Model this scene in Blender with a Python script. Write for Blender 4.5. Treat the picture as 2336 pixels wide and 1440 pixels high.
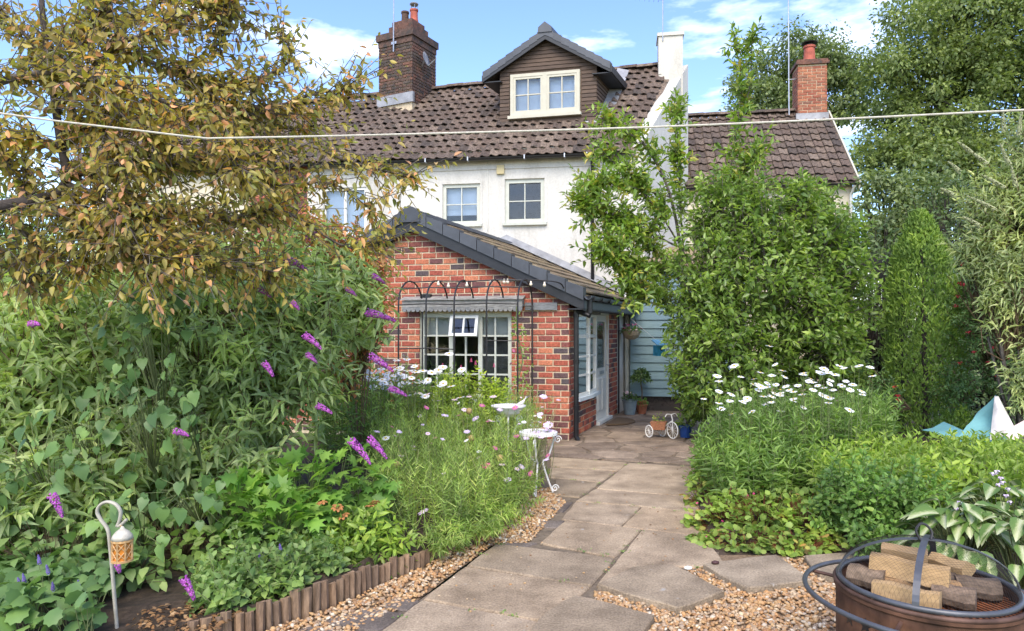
import bpy, math, random
import numpy as np
from mathutils import Vector, Matrix

# ------------------------------------------------------------------ camera, world, sun, exposure
FPX, CX, HY, CAMH = 1600.0, 1168.0, 750.0, 1.70     # photo pixels (2336 x 1440)
scene = bpy.context.scene
for o in list(bpy.data.objects):
    bpy.data.objects.remove(o)
R = math.radians
cam_d = bpy.data.cameras.new("camera")
cam = bpy.data.objects.new("camera", cam_d)
scene.collection.objects.link(cam)
cam.location = (0, 0, CAMH)
cam.rotation_euler = (R(90), 0, 0)
cam_d.sensor_width = 36.0
cam_d.lens = 36.0 * FPX / 2336.0
cam_d.shift_y = 30.0 / 2336.0
cam_d.clip_start = 0.05
cam_d.clip_end = 2000
scene.camera = cam

SUN_EL, SUN_AZ = R(50), R(188)       # azimuth clockwise from +Y (behind the camera, a little left)
world = bpy.data.worlds.new("World")
scene.world = world
world.use_nodes = True
wn, wl = world.node_tree.nodes, world.node_tree.links
wn.clear()
w_out = wn.new('ShaderNodeOutputWorld')
w_bg = wn.new('ShaderNodeBackground')
w_bg.inputs['Strength'].default_value = 0.15
sky = wn.new('ShaderNodeTexSky')
sky.sky_type = 'NISHITA'
sky.sun_disc = False
sky.sun_elevation = SUN_EL
sky.sun_rotation = SUN_AZ
sky.air_density = 1.0
sky.dust_density = 0.9
sky.ozone_density = 1.6
# a few soft fair-weather clouds: noise over the sky's own direction
tc = wn.new('ShaderNodeTexCoord')
mp = wn.new('ShaderNodeMapping')
mp.inputs['Scale'].default_value = (3.2, 3.2, 11.0)
mp.inputs['Location'].default_value = (1.37, 0.4, 0.55)
nz = wn.new('ShaderNodeTexNoise')
nz.inputs['Scale'].default_value = 1.15
nz.inputs['Detail'].default_value = 7
nz.inputs['Roughness'].default_value = 0.55
rp = wn.new('ShaderNodeValToRGB')
rp.color_ramp.elements[0].position = 0.54
rp.color_ramp.elements[1].position = 0.78
mx = wn.new('ShaderNodeMix')
mx.data_type = 'RGBA'
mx.inputs['B'].default_value = (7.6, 7.8, 8.2, 1)
wl.new(tc.outputs['Generated'], mp.inputs['Vector'])
wl.new(mp.outputs['Vector'], nz.inputs['Vector'])
wl.new(nz.outputs['Fac'], rp.inputs['Fac'])
wl.new(rp.outputs['Color'], mx.inputs['Factor'])
hs = wn.new('ShaderNodeHueSaturation')
hs.inputs['Saturation'].default_value = 1.15
hs.inputs['Hue'].default_value = 0.512
wl.new(sky.outputs['Color'], hs.inputs['Color'])
wl.new(hs.outputs['Color'], mx.inputs['A'])
wl.new(mx.outputs['Result'], w_bg.inputs['Color'])
wl.new(w_bg.outputs['Background'], w_out.inputs['Surface'])

sun_d = bpy.data.lights.new("sun", 'SUN')
sun_d.energy = 1.6
sun_d.angle = R(40)
sun_d.color = (1.0, 0.90, 0.74)
sun = bpy.data.objects.new("sun", sun_d)
scene.collection.objects.link(sun)
_sd = Vector((math.sin(SUN_AZ) * math.cos(SUN_EL), math.cos(SUN_AZ) * math.cos(SUN_EL), math.sin(SUN_EL)))
sun.rotation_euler = _sd.to_track_quat('Z', 'Y').to_euler()

scene.view_settings.view_transform = 'Standard'
scene.view_settings.look = 'None'
scene.view_settings.gamma = 1.0
scene.view_settings.use_curve_mapping = False
scene.view_settings.exposure = 1.38
scene.cycles.max_bounces = 12
scene.cycles.diffuse_bounces = 7
scene.cycles.transmission_bounces = 8
scene.cycles.transparent_max_bounces = 16

# ------------------------------------------------------------------ helpers
rng = np.random.RandomState(7)
random.seed(7)
COL = scene.collection
BASE = {}

def P(x, y, d):
    """photo pixel at depth d (metres from the camera) -> world point"""
    return Vector(((x - CX) / FPX * d, d, CAMH + (HY - y) / FPX * d))

def G(x, y, z=0.0):
    """photo pixel lying on the level ground z -> world point"""
    return P(x, y, (CAMH - z) * FPX / (y - HY))

def link(o, parent=None, kind=None):
    COL.objects.link(o)
    if parent is not None:
        o.parent = parent
        BASE[o] = BASE[parent]
    if kind:
        o['kind'] = kind
    return o

def thing(name, label, cat, base, group=None):
    o = bpy.data.objects.new(name, None)
    o.empty_display_size = 0.1
    o.location = base
    COL.objects.link(o)
    BASE[o] = Vector(base)
    o['label'] = label
    o['category'] = cat
    if group:
        o['group'] = group
    return o

def tag(o, label, cat, group=None):
    o['label'] = label
    o['category'] = cat
    if group:
        o['group'] = group
    return o

def mesh_np(name, V, F, mats, smooth=False, mi=None):
    """V (n,3) array, F list of index lists or (m,k) array"""
    me = bpy.data.meshes.new(name)
    V = np.asarray(V, dtype=np.float32)
    if isinstance(F, np.ndarray):
        m, k = F.shape
        me.vertices.add(len(V))
        me.vertices.foreach_set('co', V.ravel())
        me.loops.add(m * k)
        me.loops.foreach_set('vertex_index', F.astype(np.int32).ravel())
        me.polygons.add(m)
        me.polygons.foreach_set('loop_start', np.arange(0, m * k, k, dtype=np.int32))
        me.polygons.foreach_set('loop_total', np.full(m, k, dtype=np.int32))
    else:
        me.from_pydata([tuple(map(float, v)) for v in V], [], F)
    for m_ in (mats if isinstance(mats, (list, tuple)) else [mats]):
        me.materials.append(m_)
    if mi is not None:
        me.polygons.foreach_set('material_index', np.asarray(mi, dtype=np.int32))
    if smooth:
        me.polygons.foreach_set('use_smooth', np.ones(len(me.polygons), dtype=bool))
    me.update(calc_edges=True)
    return me

def obj(name, V, F, mats, parent=None, smooth=False, mi=None, kind=None, base=None):
    V = np.asarray([tuple(v) for v in V], dtype=np.float64) if not isinstance(V, np.ndarray) else V
    b = np.array(BASE[parent]) if parent is not None else np.array(base if base is not None else (0, 0, 0), dtype=float)
    me = mesh_np(name, V - b, F, mats, smooth, mi)
    o = bpy.data.objects.new(name, me)
    link(o, parent, kind)
    if parent is None:
        o.location = b
        BASE[o] = Vector(b)
    return o

def inst(name, me, M, parent=None, kind=None):
    """object sharing mesh me, placed by world matrix M"""
    o = bpy.data.objects.new(name, me)
    link(o, parent, kind)
    if parent is not None:
        o.matrix_basis = Matrix.Translation(-BASE[parent]) @ M
    else:
        o.matrix_basis = M
        BASE[o] = M.to_translation()
    return o

def basis(o, x, y, z):
    m = Matrix.Identity(4)
    for i in range(3):
        m[i][0], m[i][1], m[i][2], m[i][3] = x[i], y[i], z[i], o[i]
    return m

class Frame:
    """o + a*u + b*w + z*up ; w points out of the wall"""
    def __init__(s, o, u, w):
        s.o, s.u, s.w = Vector(o), Vector(u).normalized(), Vector(w).normalized()
    def p(s, a, b, z):
        return s.o + s.u * a + s.w * b + Vector((0, 0, z))
    def a_of(s, x):
        m = (x - CX) / FPX
        return (m * s.o.y - s.o.x) / (s.u.x - m * s.u.y)
    def z_of(s, x, y):
        q = s.p(s.a_of(x), 0, 0)
        return CAMH + (HY - y) / FPX * q.y
WF = Frame((0, 0, 0), (1, 0, 0), (0, 1, 0))

class MB:
    def __init__(s):
        s.v, s.f, s.m, s.cm = [], [], [], 0
    def add(s, vs, fs):
        n = len(s.v)
        s.v += [Vector(v) for v in vs]
        s.f += [[i + n for i in f] for f in fs]
        s.m += [s.cm] * len(fs)
        return s
    def box(s, fr, a0, a1, b0, b1, z0, z1):
        vs = [fr.p(a, b, z) for z in (z0, z1) for b in (b0, b1) for a in (a0, a1)]
        return s.add(vs, [[0, 1, 3, 2], [4, 6, 7, 5], [0, 4, 5, 1], [2, 3, 7, 6], [0, 2, 6, 4], [1, 5, 7, 3]])
    def prism(s, bot, top):
        n = len(bot)
        fs = [list(range(n - 1, -1, -1)), list(range(n, 2 * n))]
        fs += [[i, (i + 1) % n, n + (i + 1) % n, n + i] for i in range(n)]
        return s.add(list(bot) + list(top), fs)
    def loft(s, rings, cap=True, closed=True):
        n = len(rings[0])
        vs = [p for r in rings for p in r]
        fs = []
        for k in range(len(rings) - 1):
            for i in range(n if closed else n - 1):
                j = (i + 1) % n
                fs.append([k * n + i, k * n + j, (k + 1) * n + j, (k + 1) * n + i])
        if cap and closed:
            fs.append(list(range(n - 1, -1, -1)))
            fs.append([(len(rings) - 1) * n + i for i in range(n)])
        return s.add(vs, fs)
    def tube(s, pts, r, seg=6, cap=True, flat=None):
        pts = [Vector(p) for p in pts]
        rs = r if isinstance(r, (list, tuple)) else [r] * len(pts)
        rings, prev = [], None
        for i, p in enumerate(pts):
            t = (pts[min(i + 1, len(pts) - 1)] - pts[max(i - 1, 0)])
            if t.length < 1e-9:
                t = Vector((0, 0, 1))
            t.normalize()
            if prev is None:
                ref = Vector((0, 0, 1)) if abs(t.z) < 0.9 else Vector((1, 0, 0))
                x = t.cross(ref).normalized()
            else:
                x = prev - t * prev.dot(t)
                x = x.normalized() if x.length > 1e-6 else t.orthogonal().normalized()
            prev = x
            y = t.cross(x)
            fy = flat or 1.0
            rings.append([p + (x * math.cos(2 * math.pi * k / seg) + y * fy * math.sin(2 * math.pi * k / seg)) * rs[i] for k in range(seg)])
        return s.loft(rings, cap)
    def lathe(s, c, prof, seg=20, cap=True, ax=None):
        c = Vector(c)
        rings = []
        for r, z in prof:
            rings.append([c + Vector((r * math.cos(2 * math.pi * k / seg), r * math.sin(2 * math.pi * k / seg), z)) for k in range(seg)])
        return s.loft(rings, cap)
    def build(s, name, mats, parent=None, smooth=False, kind=None, base=None):
        return obj(name, s.v, s.f, mats, parent, smooth, s.m if isinstance(mats, (list, tuple)) else None, kind, base)

def smooth_line(pts, n=6):
    """Catmull-Rom through pts"""
    pts = [Vector(p) for p in pts]
    q = [pts[0] * 2 - pts[1]] + pts + [pts[-1] * 2 - pts[-2]]
    out = []
    for i in range(1, len(q) - 2):
        for k in range(n):
            t = k / n
            a, b, c, d = q[i - 1], q[i], q[i + 1], q[i + 2]
            out.append(0.5 * ((2 * b) + (c - a) * t + (2 * a - 5 * b + 4 * c - d) * t * t + (3 * b - a - 3 * c + d) * t ** 3))
    out.append(pts[-1])
    return out

def wall_cells(fr, a0, a1, z0, z1, holes, b0, b1):
    """wall with rectangular openings: faces and reveals only"""
    mb = MB()
    As = sorted({a0, a1} | {h[0] for h in holes} | {h[1] for h in holes})
    Zs = sorted({z0, z1} | {h[2] for h in holes} | {h[3] for h in holes})
    def solid(i, j):
        if i < 0 or j < 0 or i >= len(As) - 1 or j >= len(Zs) - 1:
            return False
        ca, cz = (As[i] + As[i + 1]) / 2, (Zs[j] + Zs[j + 1]) / 2
        return not any(h[0] < ca < h[1] and h[2] < cz < h[3] for h in holes)
    for i in range(len(As) - 1):
        for j in range(len(Zs) - 1):
            if not solid(i, j):
                continue
            A, B, Z, Y = As[i], As[i + 1], Zs[j], Zs[j + 1]
            for b, fl in ((b1, 1), (b0, 0)):
                q = [fr.p(A, b, Z), fr.p(B, b, Z), fr.p(B, b, Y), fr.p(A, b, Y)]
                mb.add(q if fl else q[::-1], [[0, 1, 2, 3]])
            for di, dj, e in ((-1, 0, ((A, Z), (A, Y))), (1, 0, ((B, Z), (B, Y))), (0, -1, ((A, Z), (B, Z))), (0, 1, ((A, Y), (B, Y)))):
                if not solid(i + di, j + dj):
                    (p, q), (r, t) = e
                    mb.add([fr.p(p, b0, q), fr.p(p, b1, q), fr.p(r, b1, t), fr.p(r, b0, t)], [[0, 1, 2, 3]])
    return mb

# ------------------------------------------------------------------ materials
MATS = {}
def newmat(name):
    m = bpy.data.materials.new(name)
    m.use_nodes = True
    nt = m.node_tree
    b = nt.nodes['Principled BSDF']
    MATS[name] = m
    return m, nt, b

def ramp_node(nt, cols, pos=None, interp='LINEAR'):
    r = nt.nodes.new('ShaderNodeValToRGB')
    e = r.color_ramp.elements
    n = len(cols)
    while len(e) < n:
        e.new(0.5)
    for i, c in enumerate(cols):
        e[i].position = pos[i] if pos else i / max(1, n - 1)
        e[i].color = (c[0], c[1], c[2], 1)
    r.color_ramp.interpolation = interp
    return r

def rand_node(nt):
    """one random number per piece, whether it is an object or an island of a joined mesh"""
    g = nt.nodes.new('ShaderNodeNewGeometry')
    oi = nt.nodes.new('ShaderNodeObjectInfo')
    a = nt.nodes.new('ShaderNodeMath'); a.operation = 'ADD'
    f = nt.nodes.new('ShaderNodeMath'); f.operation = 'FRACT'
    nt.links.new(g.outputs['Random Per Island'], a.inputs[0])
    nt.links.new(oi.outputs['Random'], a.inputs[1])
    nt.links.new(a.outputs[0], f.inputs[0])
    return f

def noise_node(nt, scale, detail=4, rough=0.55, coord='Object', stretch=None):
    t = nt.nodes.new('ShaderNodeTexCoord')
    n = nt.nodes.new('ShaderNodeTexNoise')
    n.inputs['Scale'].default_value = scale
    n.inputs['Detail'].default_value = detail
    n.inputs['Roughness'].default_value = rough
    if coord == 'World':
        g = nt.nodes.new('ShaderNodeNewGeometry')
        src = g.outputs['Position']
    else:
        src = t.outputs[coord]
    if stretch:
        mp_ = nt.nodes.new('ShaderNodeMapping')
        mp_.inputs['Scale'].default_value = stretch
        nt.links.new(src, mp_.inputs['Vector'])
        src = mp_.outputs['Vector']
    nt.links.new(src, n.inputs['Vector'])
    return n

def mixc(nt, fac, a, b, mode='MIX'):
    m = nt.nodes.new('ShaderNodeMix')
    m.data_type = 'RGBA'
    m.blend_type = mode
    for sock, val in (('Factor', fac), ('A', a), ('B', b)):
        if hasattr(val, 'is_linked') or hasattr(val, 'links'):
            nt.links.new(val, m.inputs[sock])
        elif isinstance(val, (int, float)):
            m.inputs[sock].default_value = val
        else:
            m.inputs[sock].default_value = (val[0], val[1], val[2], 1)
    return m.outputs['Result']

def bump(nt, b, height, dist=0.01, strength=0.6):
    bp = nt.nodes.new('ShaderNodeBump')
    bp.inputs['Distance'].default_value = dist
    bp.inputs['Strength'].default_value = strength
    nt.links.new(height, bp.inputs['Height'])
    nt.links.new(bp.outputs['Normal'], b.inputs['Normal'])

def mat_plain(name, col, rough=0.6, metal=0.0, var=0.25, scale=8.0, bmp=0.0, coord='World', stretch=None, spec=0.4):
    """one colour with uneven tone (dirt, weather)"""
    m, nt, b = newmat(name)
    n = noise_node(nt, scale, 6, 0.6, coord, stretch)
    lo = tuple(c * (1 - var) for c in col)
    hi = tuple(min(1, c * (1 + var)) for c in col)
    r = ramp_node(nt, [lo, hi], [0.3, 0.7])
    nt.links.new(n.outputs['Fac'], r.inputs['Fac'])
    nt.links.new(r.outputs['Color'], b.inputs['Base Color'])
    b.inputs['Roughness'].default_value = rough
    b.inputs['Metallic'].default_value = metal
    b.inputs['Specular IOR Level'].default_value = spec
    if bmp:
        bump(nt, b, n.outputs['Fac'], bmp)
    return m

def mat_pieces(name, cols, pos=None, rough=0.8, nscale=60, namt=0.35, bmp=0.004, spec=0.3, moss=None, moss_scale=3.0, moss_thr=0.56, coord='World', stretch=None):
    """each piece its own colour from cols, mottled; optional moss/lichen patches"""
    m, nt, b = newmat(name)
    rn = rand_node(nt)
    r = ramp_node(nt, cols, pos)
    nt.links.new(rn.outputs[0], r.inputs['Fac'])
    n = noise_node(nt, nscale, 5, 0.65, coord, stretch)
    v = ramp_node(nt, [(1 - namt,) * 3, (1 + namt * 0.6,) * 3], [0.3, 0.7])
    nt.links.new(n.outputs['Fac'], v.inputs['Fac'])
    c = mixc(nt, 1.0, r.outputs['Color'], v.outputs['Color'], 'MULTIPLY')
    if moss:
        n2 = noise_node(nt, moss_scale, 8, 0.7, 'World')
        r2 = ramp_node(nt, [(0, 0, 0), (1, 1, 1)], [moss_thr, moss_thr + 0.1])
        nt.links.new(n2.outputs['Fac'], r2.inputs['Fac'])
        c = mixc(nt, r2.outputs['Color'], c, moss)
    nt.links.new(c, b.inputs['Base Color'])
    b.inputs['Roughness'].default_value = rough
    b.inputs['Specular IOR Level'].default_value = spec
    if bmp:
        bump(nt, b, n.outputs['Fac'], bmp)
    return m

LEAF_GAIN = 2.0
def mat_leaf(name, cols, pos=None, trans=0.35, rough=0.45, back=1.25, spec=0.35, tipcol=None):
    """leaf: own colour per leaf, paler underside, light passing through"""
    m, nt, b = newmat(name)
    rn = rand_node(nt)
    cols = [(min(0.7, c[0] * LEAF_GAIN * 1.06), min(0.7, c[1] * LEAF_GAIN), min(0.7, c[2] * LEAF_GAIN * 1.0)) for c in cols]
    r = ramp_node(nt, cols, pos)
    nt.links.new(rn.outputs[0], r.inputs['Fac'])
    n = noise_node(nt, 3.0, 3, 0.5, 'World')
    v = ramp_node(nt, [(0.68, 0.70, 0.74), (1.0, 1.0, 1.0), (1.45, 1.36, 1.15)], [0.33, 0.5, 0.67])
    nt.links.new(n.outputs['Fac'], v.inputs['Fac'])
    c = mixc(nt, 1.0, r.outputs['Color'], v.outputs['Color'], 'MULTIPLY')
    g = nt.nodes.new('ShaderNodeNewGeometry')
    c2 = mixc(nt, 1.0, c, (back, back, back * 1.05), 'MULTIPLY')
    c3 = mixc(nt, g.outputs['Backfacing'], c, c2)
    nt.links.new(c3, b.inputs['Base Color'])
    b.inputs['Roughness'].default_value = rough
    b.inputs['Specular IOR Level'].default_value = spec
    if trans > 0:
        tr = nt.nodes.new('ShaderNodeBsdfTranslucent')
        tcol = mixc(nt, 1.0, c, (1.25, 1.35, 0.6), 'MULTIPLY')
        nt.links.new(tcol, tr.inputs['Color'])
        ms = nt.nodes.new('ShaderNodeMixShader')
        ms.inputs['Fac'].default_value = trans
        nt.links.new(b.outputs['BSDF'], ms.inputs[1])
        nt.links.new(tr.outputs['BSDF'], ms.inputs[2])
        nt.links.new(ms.outputs['Shader'], nt.nodes['Material Output'].inputs['Surface'])
    return m

def mat_glass(name, tint=(0.9, 0.95, 1.0)):
    m, nt, b = newmat(name)
    tr = nt.nodes.new('ShaderNodeBsdfTransparent')
    tr.inputs['Color'].default_value = (tint[0], tint[1], tint[2], 1)
    gl = nt.nodes.new('ShaderNodeBsdfGlossy')
    gl.inputs['Roughness'].default_value = 0.02
    fr_ = nt.nodes.new('ShaderNodeFresnel')
    fr_.inputs['IOR'].default_value = 1.6
    mul = nt.nodes.new('ShaderNodeMath'); mul.operation = 'MULTIPLY'; mul.inputs[1].default_value = 0.85
    nt.links.new(fr_.outputs[0], mul.inputs[0])
    ms = nt.nodes.new('ShaderNodeMixShader')
    nt.links.new(mul.outputs[0], ms.inputs['Fac'])
    nt.links.new(tr.outputs[0], ms.inputs[1])
    nt.links.new(gl.outputs[0], ms.inputs[2])
    nt.links.new(ms.outputs[0], nt.nodes['Material Output'].inputs['Surface'])
    return m

# white lime render with streaks and grey staining
def mat_render(name, col, stain=(0.38, 0.36, 0.31)):
    m, nt, b = newmat(name)
    n1 = noise_node(nt, 1.7, 8, 0.7, 'World', (1.0, 1.0, 0.30))
    r1 = ramp_node(nt, [(0, 0, 0), (1, 1, 1)], [0.47, 0.82])
    nt.links.new(n1.outputs['Fac'], r1.inputs['Fac'])
    c = mixc(nt, r1.outputs['Color'], col, stain)
    n2 = noise_node(nt, 26, 5, 0.6, 'World')
    r2 = ramp_node(nt, [(0.88,) * 3, (1.06,) * 3], [0.3, 0.7])
    nt.links.new(n2.outputs['Fac'], r2.inputs['Fac'])
    c = mixc(nt, 1.0, c, r2.outputs['Color'], 'MULTIPLY')
    nt.links.new(c, b.inputs['Base Color'])
    b.inputs['Roughness'].default_value = 0.85
    bump(nt, b, n2.outputs['Fac'], 0.01, 0.5)
    return m

M_RENDER = mat_render('lime_render', (0.60, 0.58, 0.53))
M_RENDER2 = mat_render('cream_render', (0.66, 0.59, 0.44))
M_MORTAR = mat_plain('mortar', (0.55, 0.45, 0.31), 0.9, var=0.25, scale=30, bmp=0.004)
M_BRICK = mat_pieces('brick', [(0.42, 0.115, 0.065), (0.33, 0.08, 0.055), (0.50, 0.17, 0.09), (0.27, 0.07, 0.06), (0.56, 0.21, 0.11), (0.40, 0.11, 0.075), (0.17, 0.065, 0.06), (0.09, 0.072, 0.075)],
                     [0, 0.13, 0.28, 0.39, 0.50, 0.63, 0.77, 1.0], nscale=38, namt=0.5, bmp=0.008, moss=(0.46, 0.30, 0.22), moss_scale=6.0, moss_thr=0.66)
M_BRICK_OLD = mat_pieces('weathered_brick', [(0.10, 0.062, 0.05), (0.14, 0.08, 0.06), (0.075, 0.06, 0.053), (0.20, 0.09, 0.06), (0.11, 0.09, 0.075)], nscale=20, namt=0.7,
                         moss=(0.055, 0.048, 0.043), moss_scale=5, moss_thr=0.50)
M_BRICK_ORANGE = mat_pieces('orange_brick', [(0.36, 0.13, 0.07), (0.28, 0.09, 0.055), (0.42, 0.17, 0.09), (0.20, 0.10, 0.07)], nscale=20, namt=0.4)
M_PANTILE = mat_pieces('pantile', [(0.105, 0.074, 0.056), (0.15, 0.106, 0.08), (0.075, 0.058, 0.048), (0.185, 0.135, 0.10), (0.125, 0.092, 0.073), (0.22, 0.165, 0.125)], nscale=24, namt=0.75,
                       moss=(0.045, 0.040, 0.03), moss_scale=4.5, moss_thr=0.58, bmp=0.01)
M_FLATTILE = mat_pieces('lichen_tile', [(0.27, 0.205, 0.12), (0.33, 0.25, 0.14), (0.20, 0.155, 0.10), (0.29, 0.20, 0.12)], nscale=12, namt=0.55, moss=(0.05, 0.04, 0.03), moss_scale=5, moss_thr=0.56, bmp=0.008)
M_SLATEGREY = mat_pieces('grey_verge_cap', [(0.052, 0.058, 0.070), (0.068, 0.074, 0.086), (0.045, 0.05, 0.06)], rough=0.45, nscale=9, namt=0.2, bmp=0.001, spec=0.5)
M_BARGE = mat_plain('dark_bargeboard', (0.022, 0.024, 0.028), 0.45, var=0.25, scale=6)
M_BLACK = mat_plain('black_plastic', (0.012, 0.012, 0.014), 0.35, var=0.3, scale=12, spec=0.5)
M_IRON = mat_plain('black_iron', (0.02, 0.018, 0.018), 0.5, var=0.4, scale=30, spec=0.5)
M_GREYPVC = mat_plain('dark_grey_plastic', (0.07, 0.08, 0.095), 0.35, var=0.15, scale=5, spec=0.5)
M_WINGREEN = mat_plain('sage_window_paint', (0.50, 0.51, 0.44), 0.45, var=0.10, scale=6)
M_WINWHITE = mat_plain('white_window_paint', (0.70, 0.70, 0.66), 0.4, var=0.08, scale=6)
M_CREAM = mat_plain('cream_window_paint', (0.50, 0.47, 0.37), 0.4, var=0.08, scale=6)
M_GLASS = mat_glass('window_glass')
M_BLIND = mat_plain('blind_cloth', (0.62, 0.58, 0.48), 0.9, var=0.08, scale=4)
M_BLINDW = mat_plain('white_blind', (0.70, 0.72, 0.74), 0.9, var=0.05, scale=4)
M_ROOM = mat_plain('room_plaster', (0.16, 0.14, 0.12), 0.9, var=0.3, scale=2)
M_CLAD = mat_pieces('brown_cladding', [(0.10, 0.068, 0.05), (0.125, 0.085, 0.062), (0.085, 0.06, 0.047)], nscale=5, namt=0.45, stretch=(1, 1, 12), bmp=0.003)
M_LEAD = mat_plain('lead_flashing', (0.30, 0.30, 0.31), 0.5, var=0.3, scale=5, metal=0.2)
M_BOARD = mat_pieces('blue_weatherboard', [(0.20, 0.30, 0.335), (0.22, 0.325, 0.355), (0.185, 0.28, 0.315)], nscale=5, namt=0.12, bmp=0.002, rough=0.6, stretch=(1, 1, 8))
M_OLDWOOD = mat_pieces('weathered_timber', [(0.30, 0.29, 0.27), (0.24, 0.235, 0.225), (0.20, 0.21, 0.22)], nscale=10, namt=0.5, stretch=(1, 1, 8), bmp=0.006)
M_TERRA = mat_plain('terracotta', (0.35, 0.12, 0.06), 0.8, var=0.25, scale=10)
M_PINKRED = mat_plain('red_chimney_pot', (0.38, 0.10, 0.065), 0.8, var=0.3, scale=6)
M_METALLIC = mat_plain('aerial_metal', (0.45, 0.46, 0.48), 0.4, metal=0.7, var=0.2)
M_WHITEP = mat_plain('white_painted_iron', (0.72, 0.70, 0.66), 0.5, var=0.15, scale=20)
# ------------------------------------------------------------------ ground
M_SOIL = mat_plain('soil', (0.055, 0.038, 0.026), 0.95, var=0.5, scale=18, bmp=0.03)
M_GRASS = mat_plain('lawn', (0.05, 0.075, 0.025), 0.95, var=0.4, scale=2.0, bmp=0.02)
mb = MB()
mb.add([(-260, -20, -0.05), (260, -20, -0.05), (260, 420, -0.05), (-260, 420, -0.05)], [[0, 1, 2, 3]])
g = mb.build('ground', M_GRASS); g['kind'] = 'structure'

def noise2(x, y, s=1.0):
    return (math.sin(x * 1.7 * s + 1.3) * math.cos(y * 2.1 * s - 0.7) + 0.5 * math.sin(x * 4.3 * s - y * 3.1 * s)) / 1.5

# ------------------------------------------------------------------ building helpers
def brick_mesh(name, l, d, h, ch, mat):
    x, y, z = l / 2, d, h / 2
    V = [(-x, 0, -z), (x, 0, -z), (x, 0, z), (-x, 0, z),
         (-x, y - ch, -z), (x, y - ch, -z), (x, y - ch, z), (-x, y - ch, z),
         (-x + ch, y, -z + ch), (x - ch, y, -z + ch), (x - ch, y, z - ch), (-x + ch, y, z - ch)]
    F = []
    for k in range(4):
        j = (k + 1) % 4
        F.append([k, j, 4 + j, 4 + k]); F.append([4 + k, 4 + j, 8 + j, 8 + k])
    F.append([8, 9, 10, 11])
    return mesh_np(name, V, F, mat)

def brick_list(z0, z1, course, length, joint, intervals, seed=1):
    """running bond: (a_centre, z_centre, brick_length)"""
    r = random.Random(seed)
    out = []
    k = 0
    z = z0
    while z + course * 0.5 < z1:
        zc = z + course / 2
        for (a, b) in intervals(zc, z, z + course):
            n = math.floor((a + (k % 2) * length / 2) / length) - 1
            while True:
                s = n * length - (k % 2) * length / 2
                e = s + length - joint
                n += 1
                if s > b:
                    break
                s2, e2 = max(s, a), min(e, b)
                if e2 - s2 > 0.035:
                    if r.random() < 0.10 and e2 - s2 > length * 0.8:     # two headers in place of a stretcher
                        mid = (s2 + e2) / 2
                        out.append(((s2 + mid - joint) / 2, zc, mid - joint - s2)); out.append(((mid + e2) / 2, zc, e2 - mid))
                    else:
                        out.append(((s2 + e2) / 2, zc, e2 - s2))
        z += course
        k += 1
    return out

def cut(iv, holes, zlo, zhi):
    """remove the holes that touch a course from its intervals"""
    for h in holes:
        if zhi > h[2] + 0.01 and zlo < h[3] - 0.01:
            n = []
            for a, b in iv:
                if h[1] <= a or h[0] >= b:
                    n.append((a, b))
                else:
                    if h[0] > a: n.append((a, h[0]))
                    if h[1] < b: n.append((h[1], b))
            iv = n
    return iv

def place_bricks(fr, lst, me, full, h, d, b0, parent, mat, singles=None, name='brick', seed=3):
    """bricks for which singles(px) is true are objects, the rest one joined part"""
    r = random.Random(seed)
    V0 = np.array([v.co[:] for v in me.vertices])
    F0 = [list(p.vertices) for p in me.polygons]
    VV, FF = [], []
    for (a, z, l) in lst:
        db = r.uniform(-0.003, 0.003)
        o = fr.p(a, b0 + db, z + r.uniform(-0.002, 0.002))
        if singles and singles(o):
            M = basis(o, fr.u * (l / full), fr.w, Vector((0, 0, 1)))
            inst(name, me, M, parent)
        else:
            n = len(VV) * len(V0)
            q = np.array(o)[None] + V0[:, :1] * (l / full) * np.array(fr.u)[None] + V0[:, 1:2] * np.array(fr.w)[None] + V0[:, 2:3] * np.array((0, 0, 1.0))[None]
            VV.append(q)
            FF += [[i + n for i in f] for f in F0]
    if VV:
        obj('brickwork', np.concatenate(VV), FF, mat, parent, kind='stuff')

def px(p):
    return CX + FPX * p[0] / p[1], HY - FPX * (p[2] - CAMH) / p[1]

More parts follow.
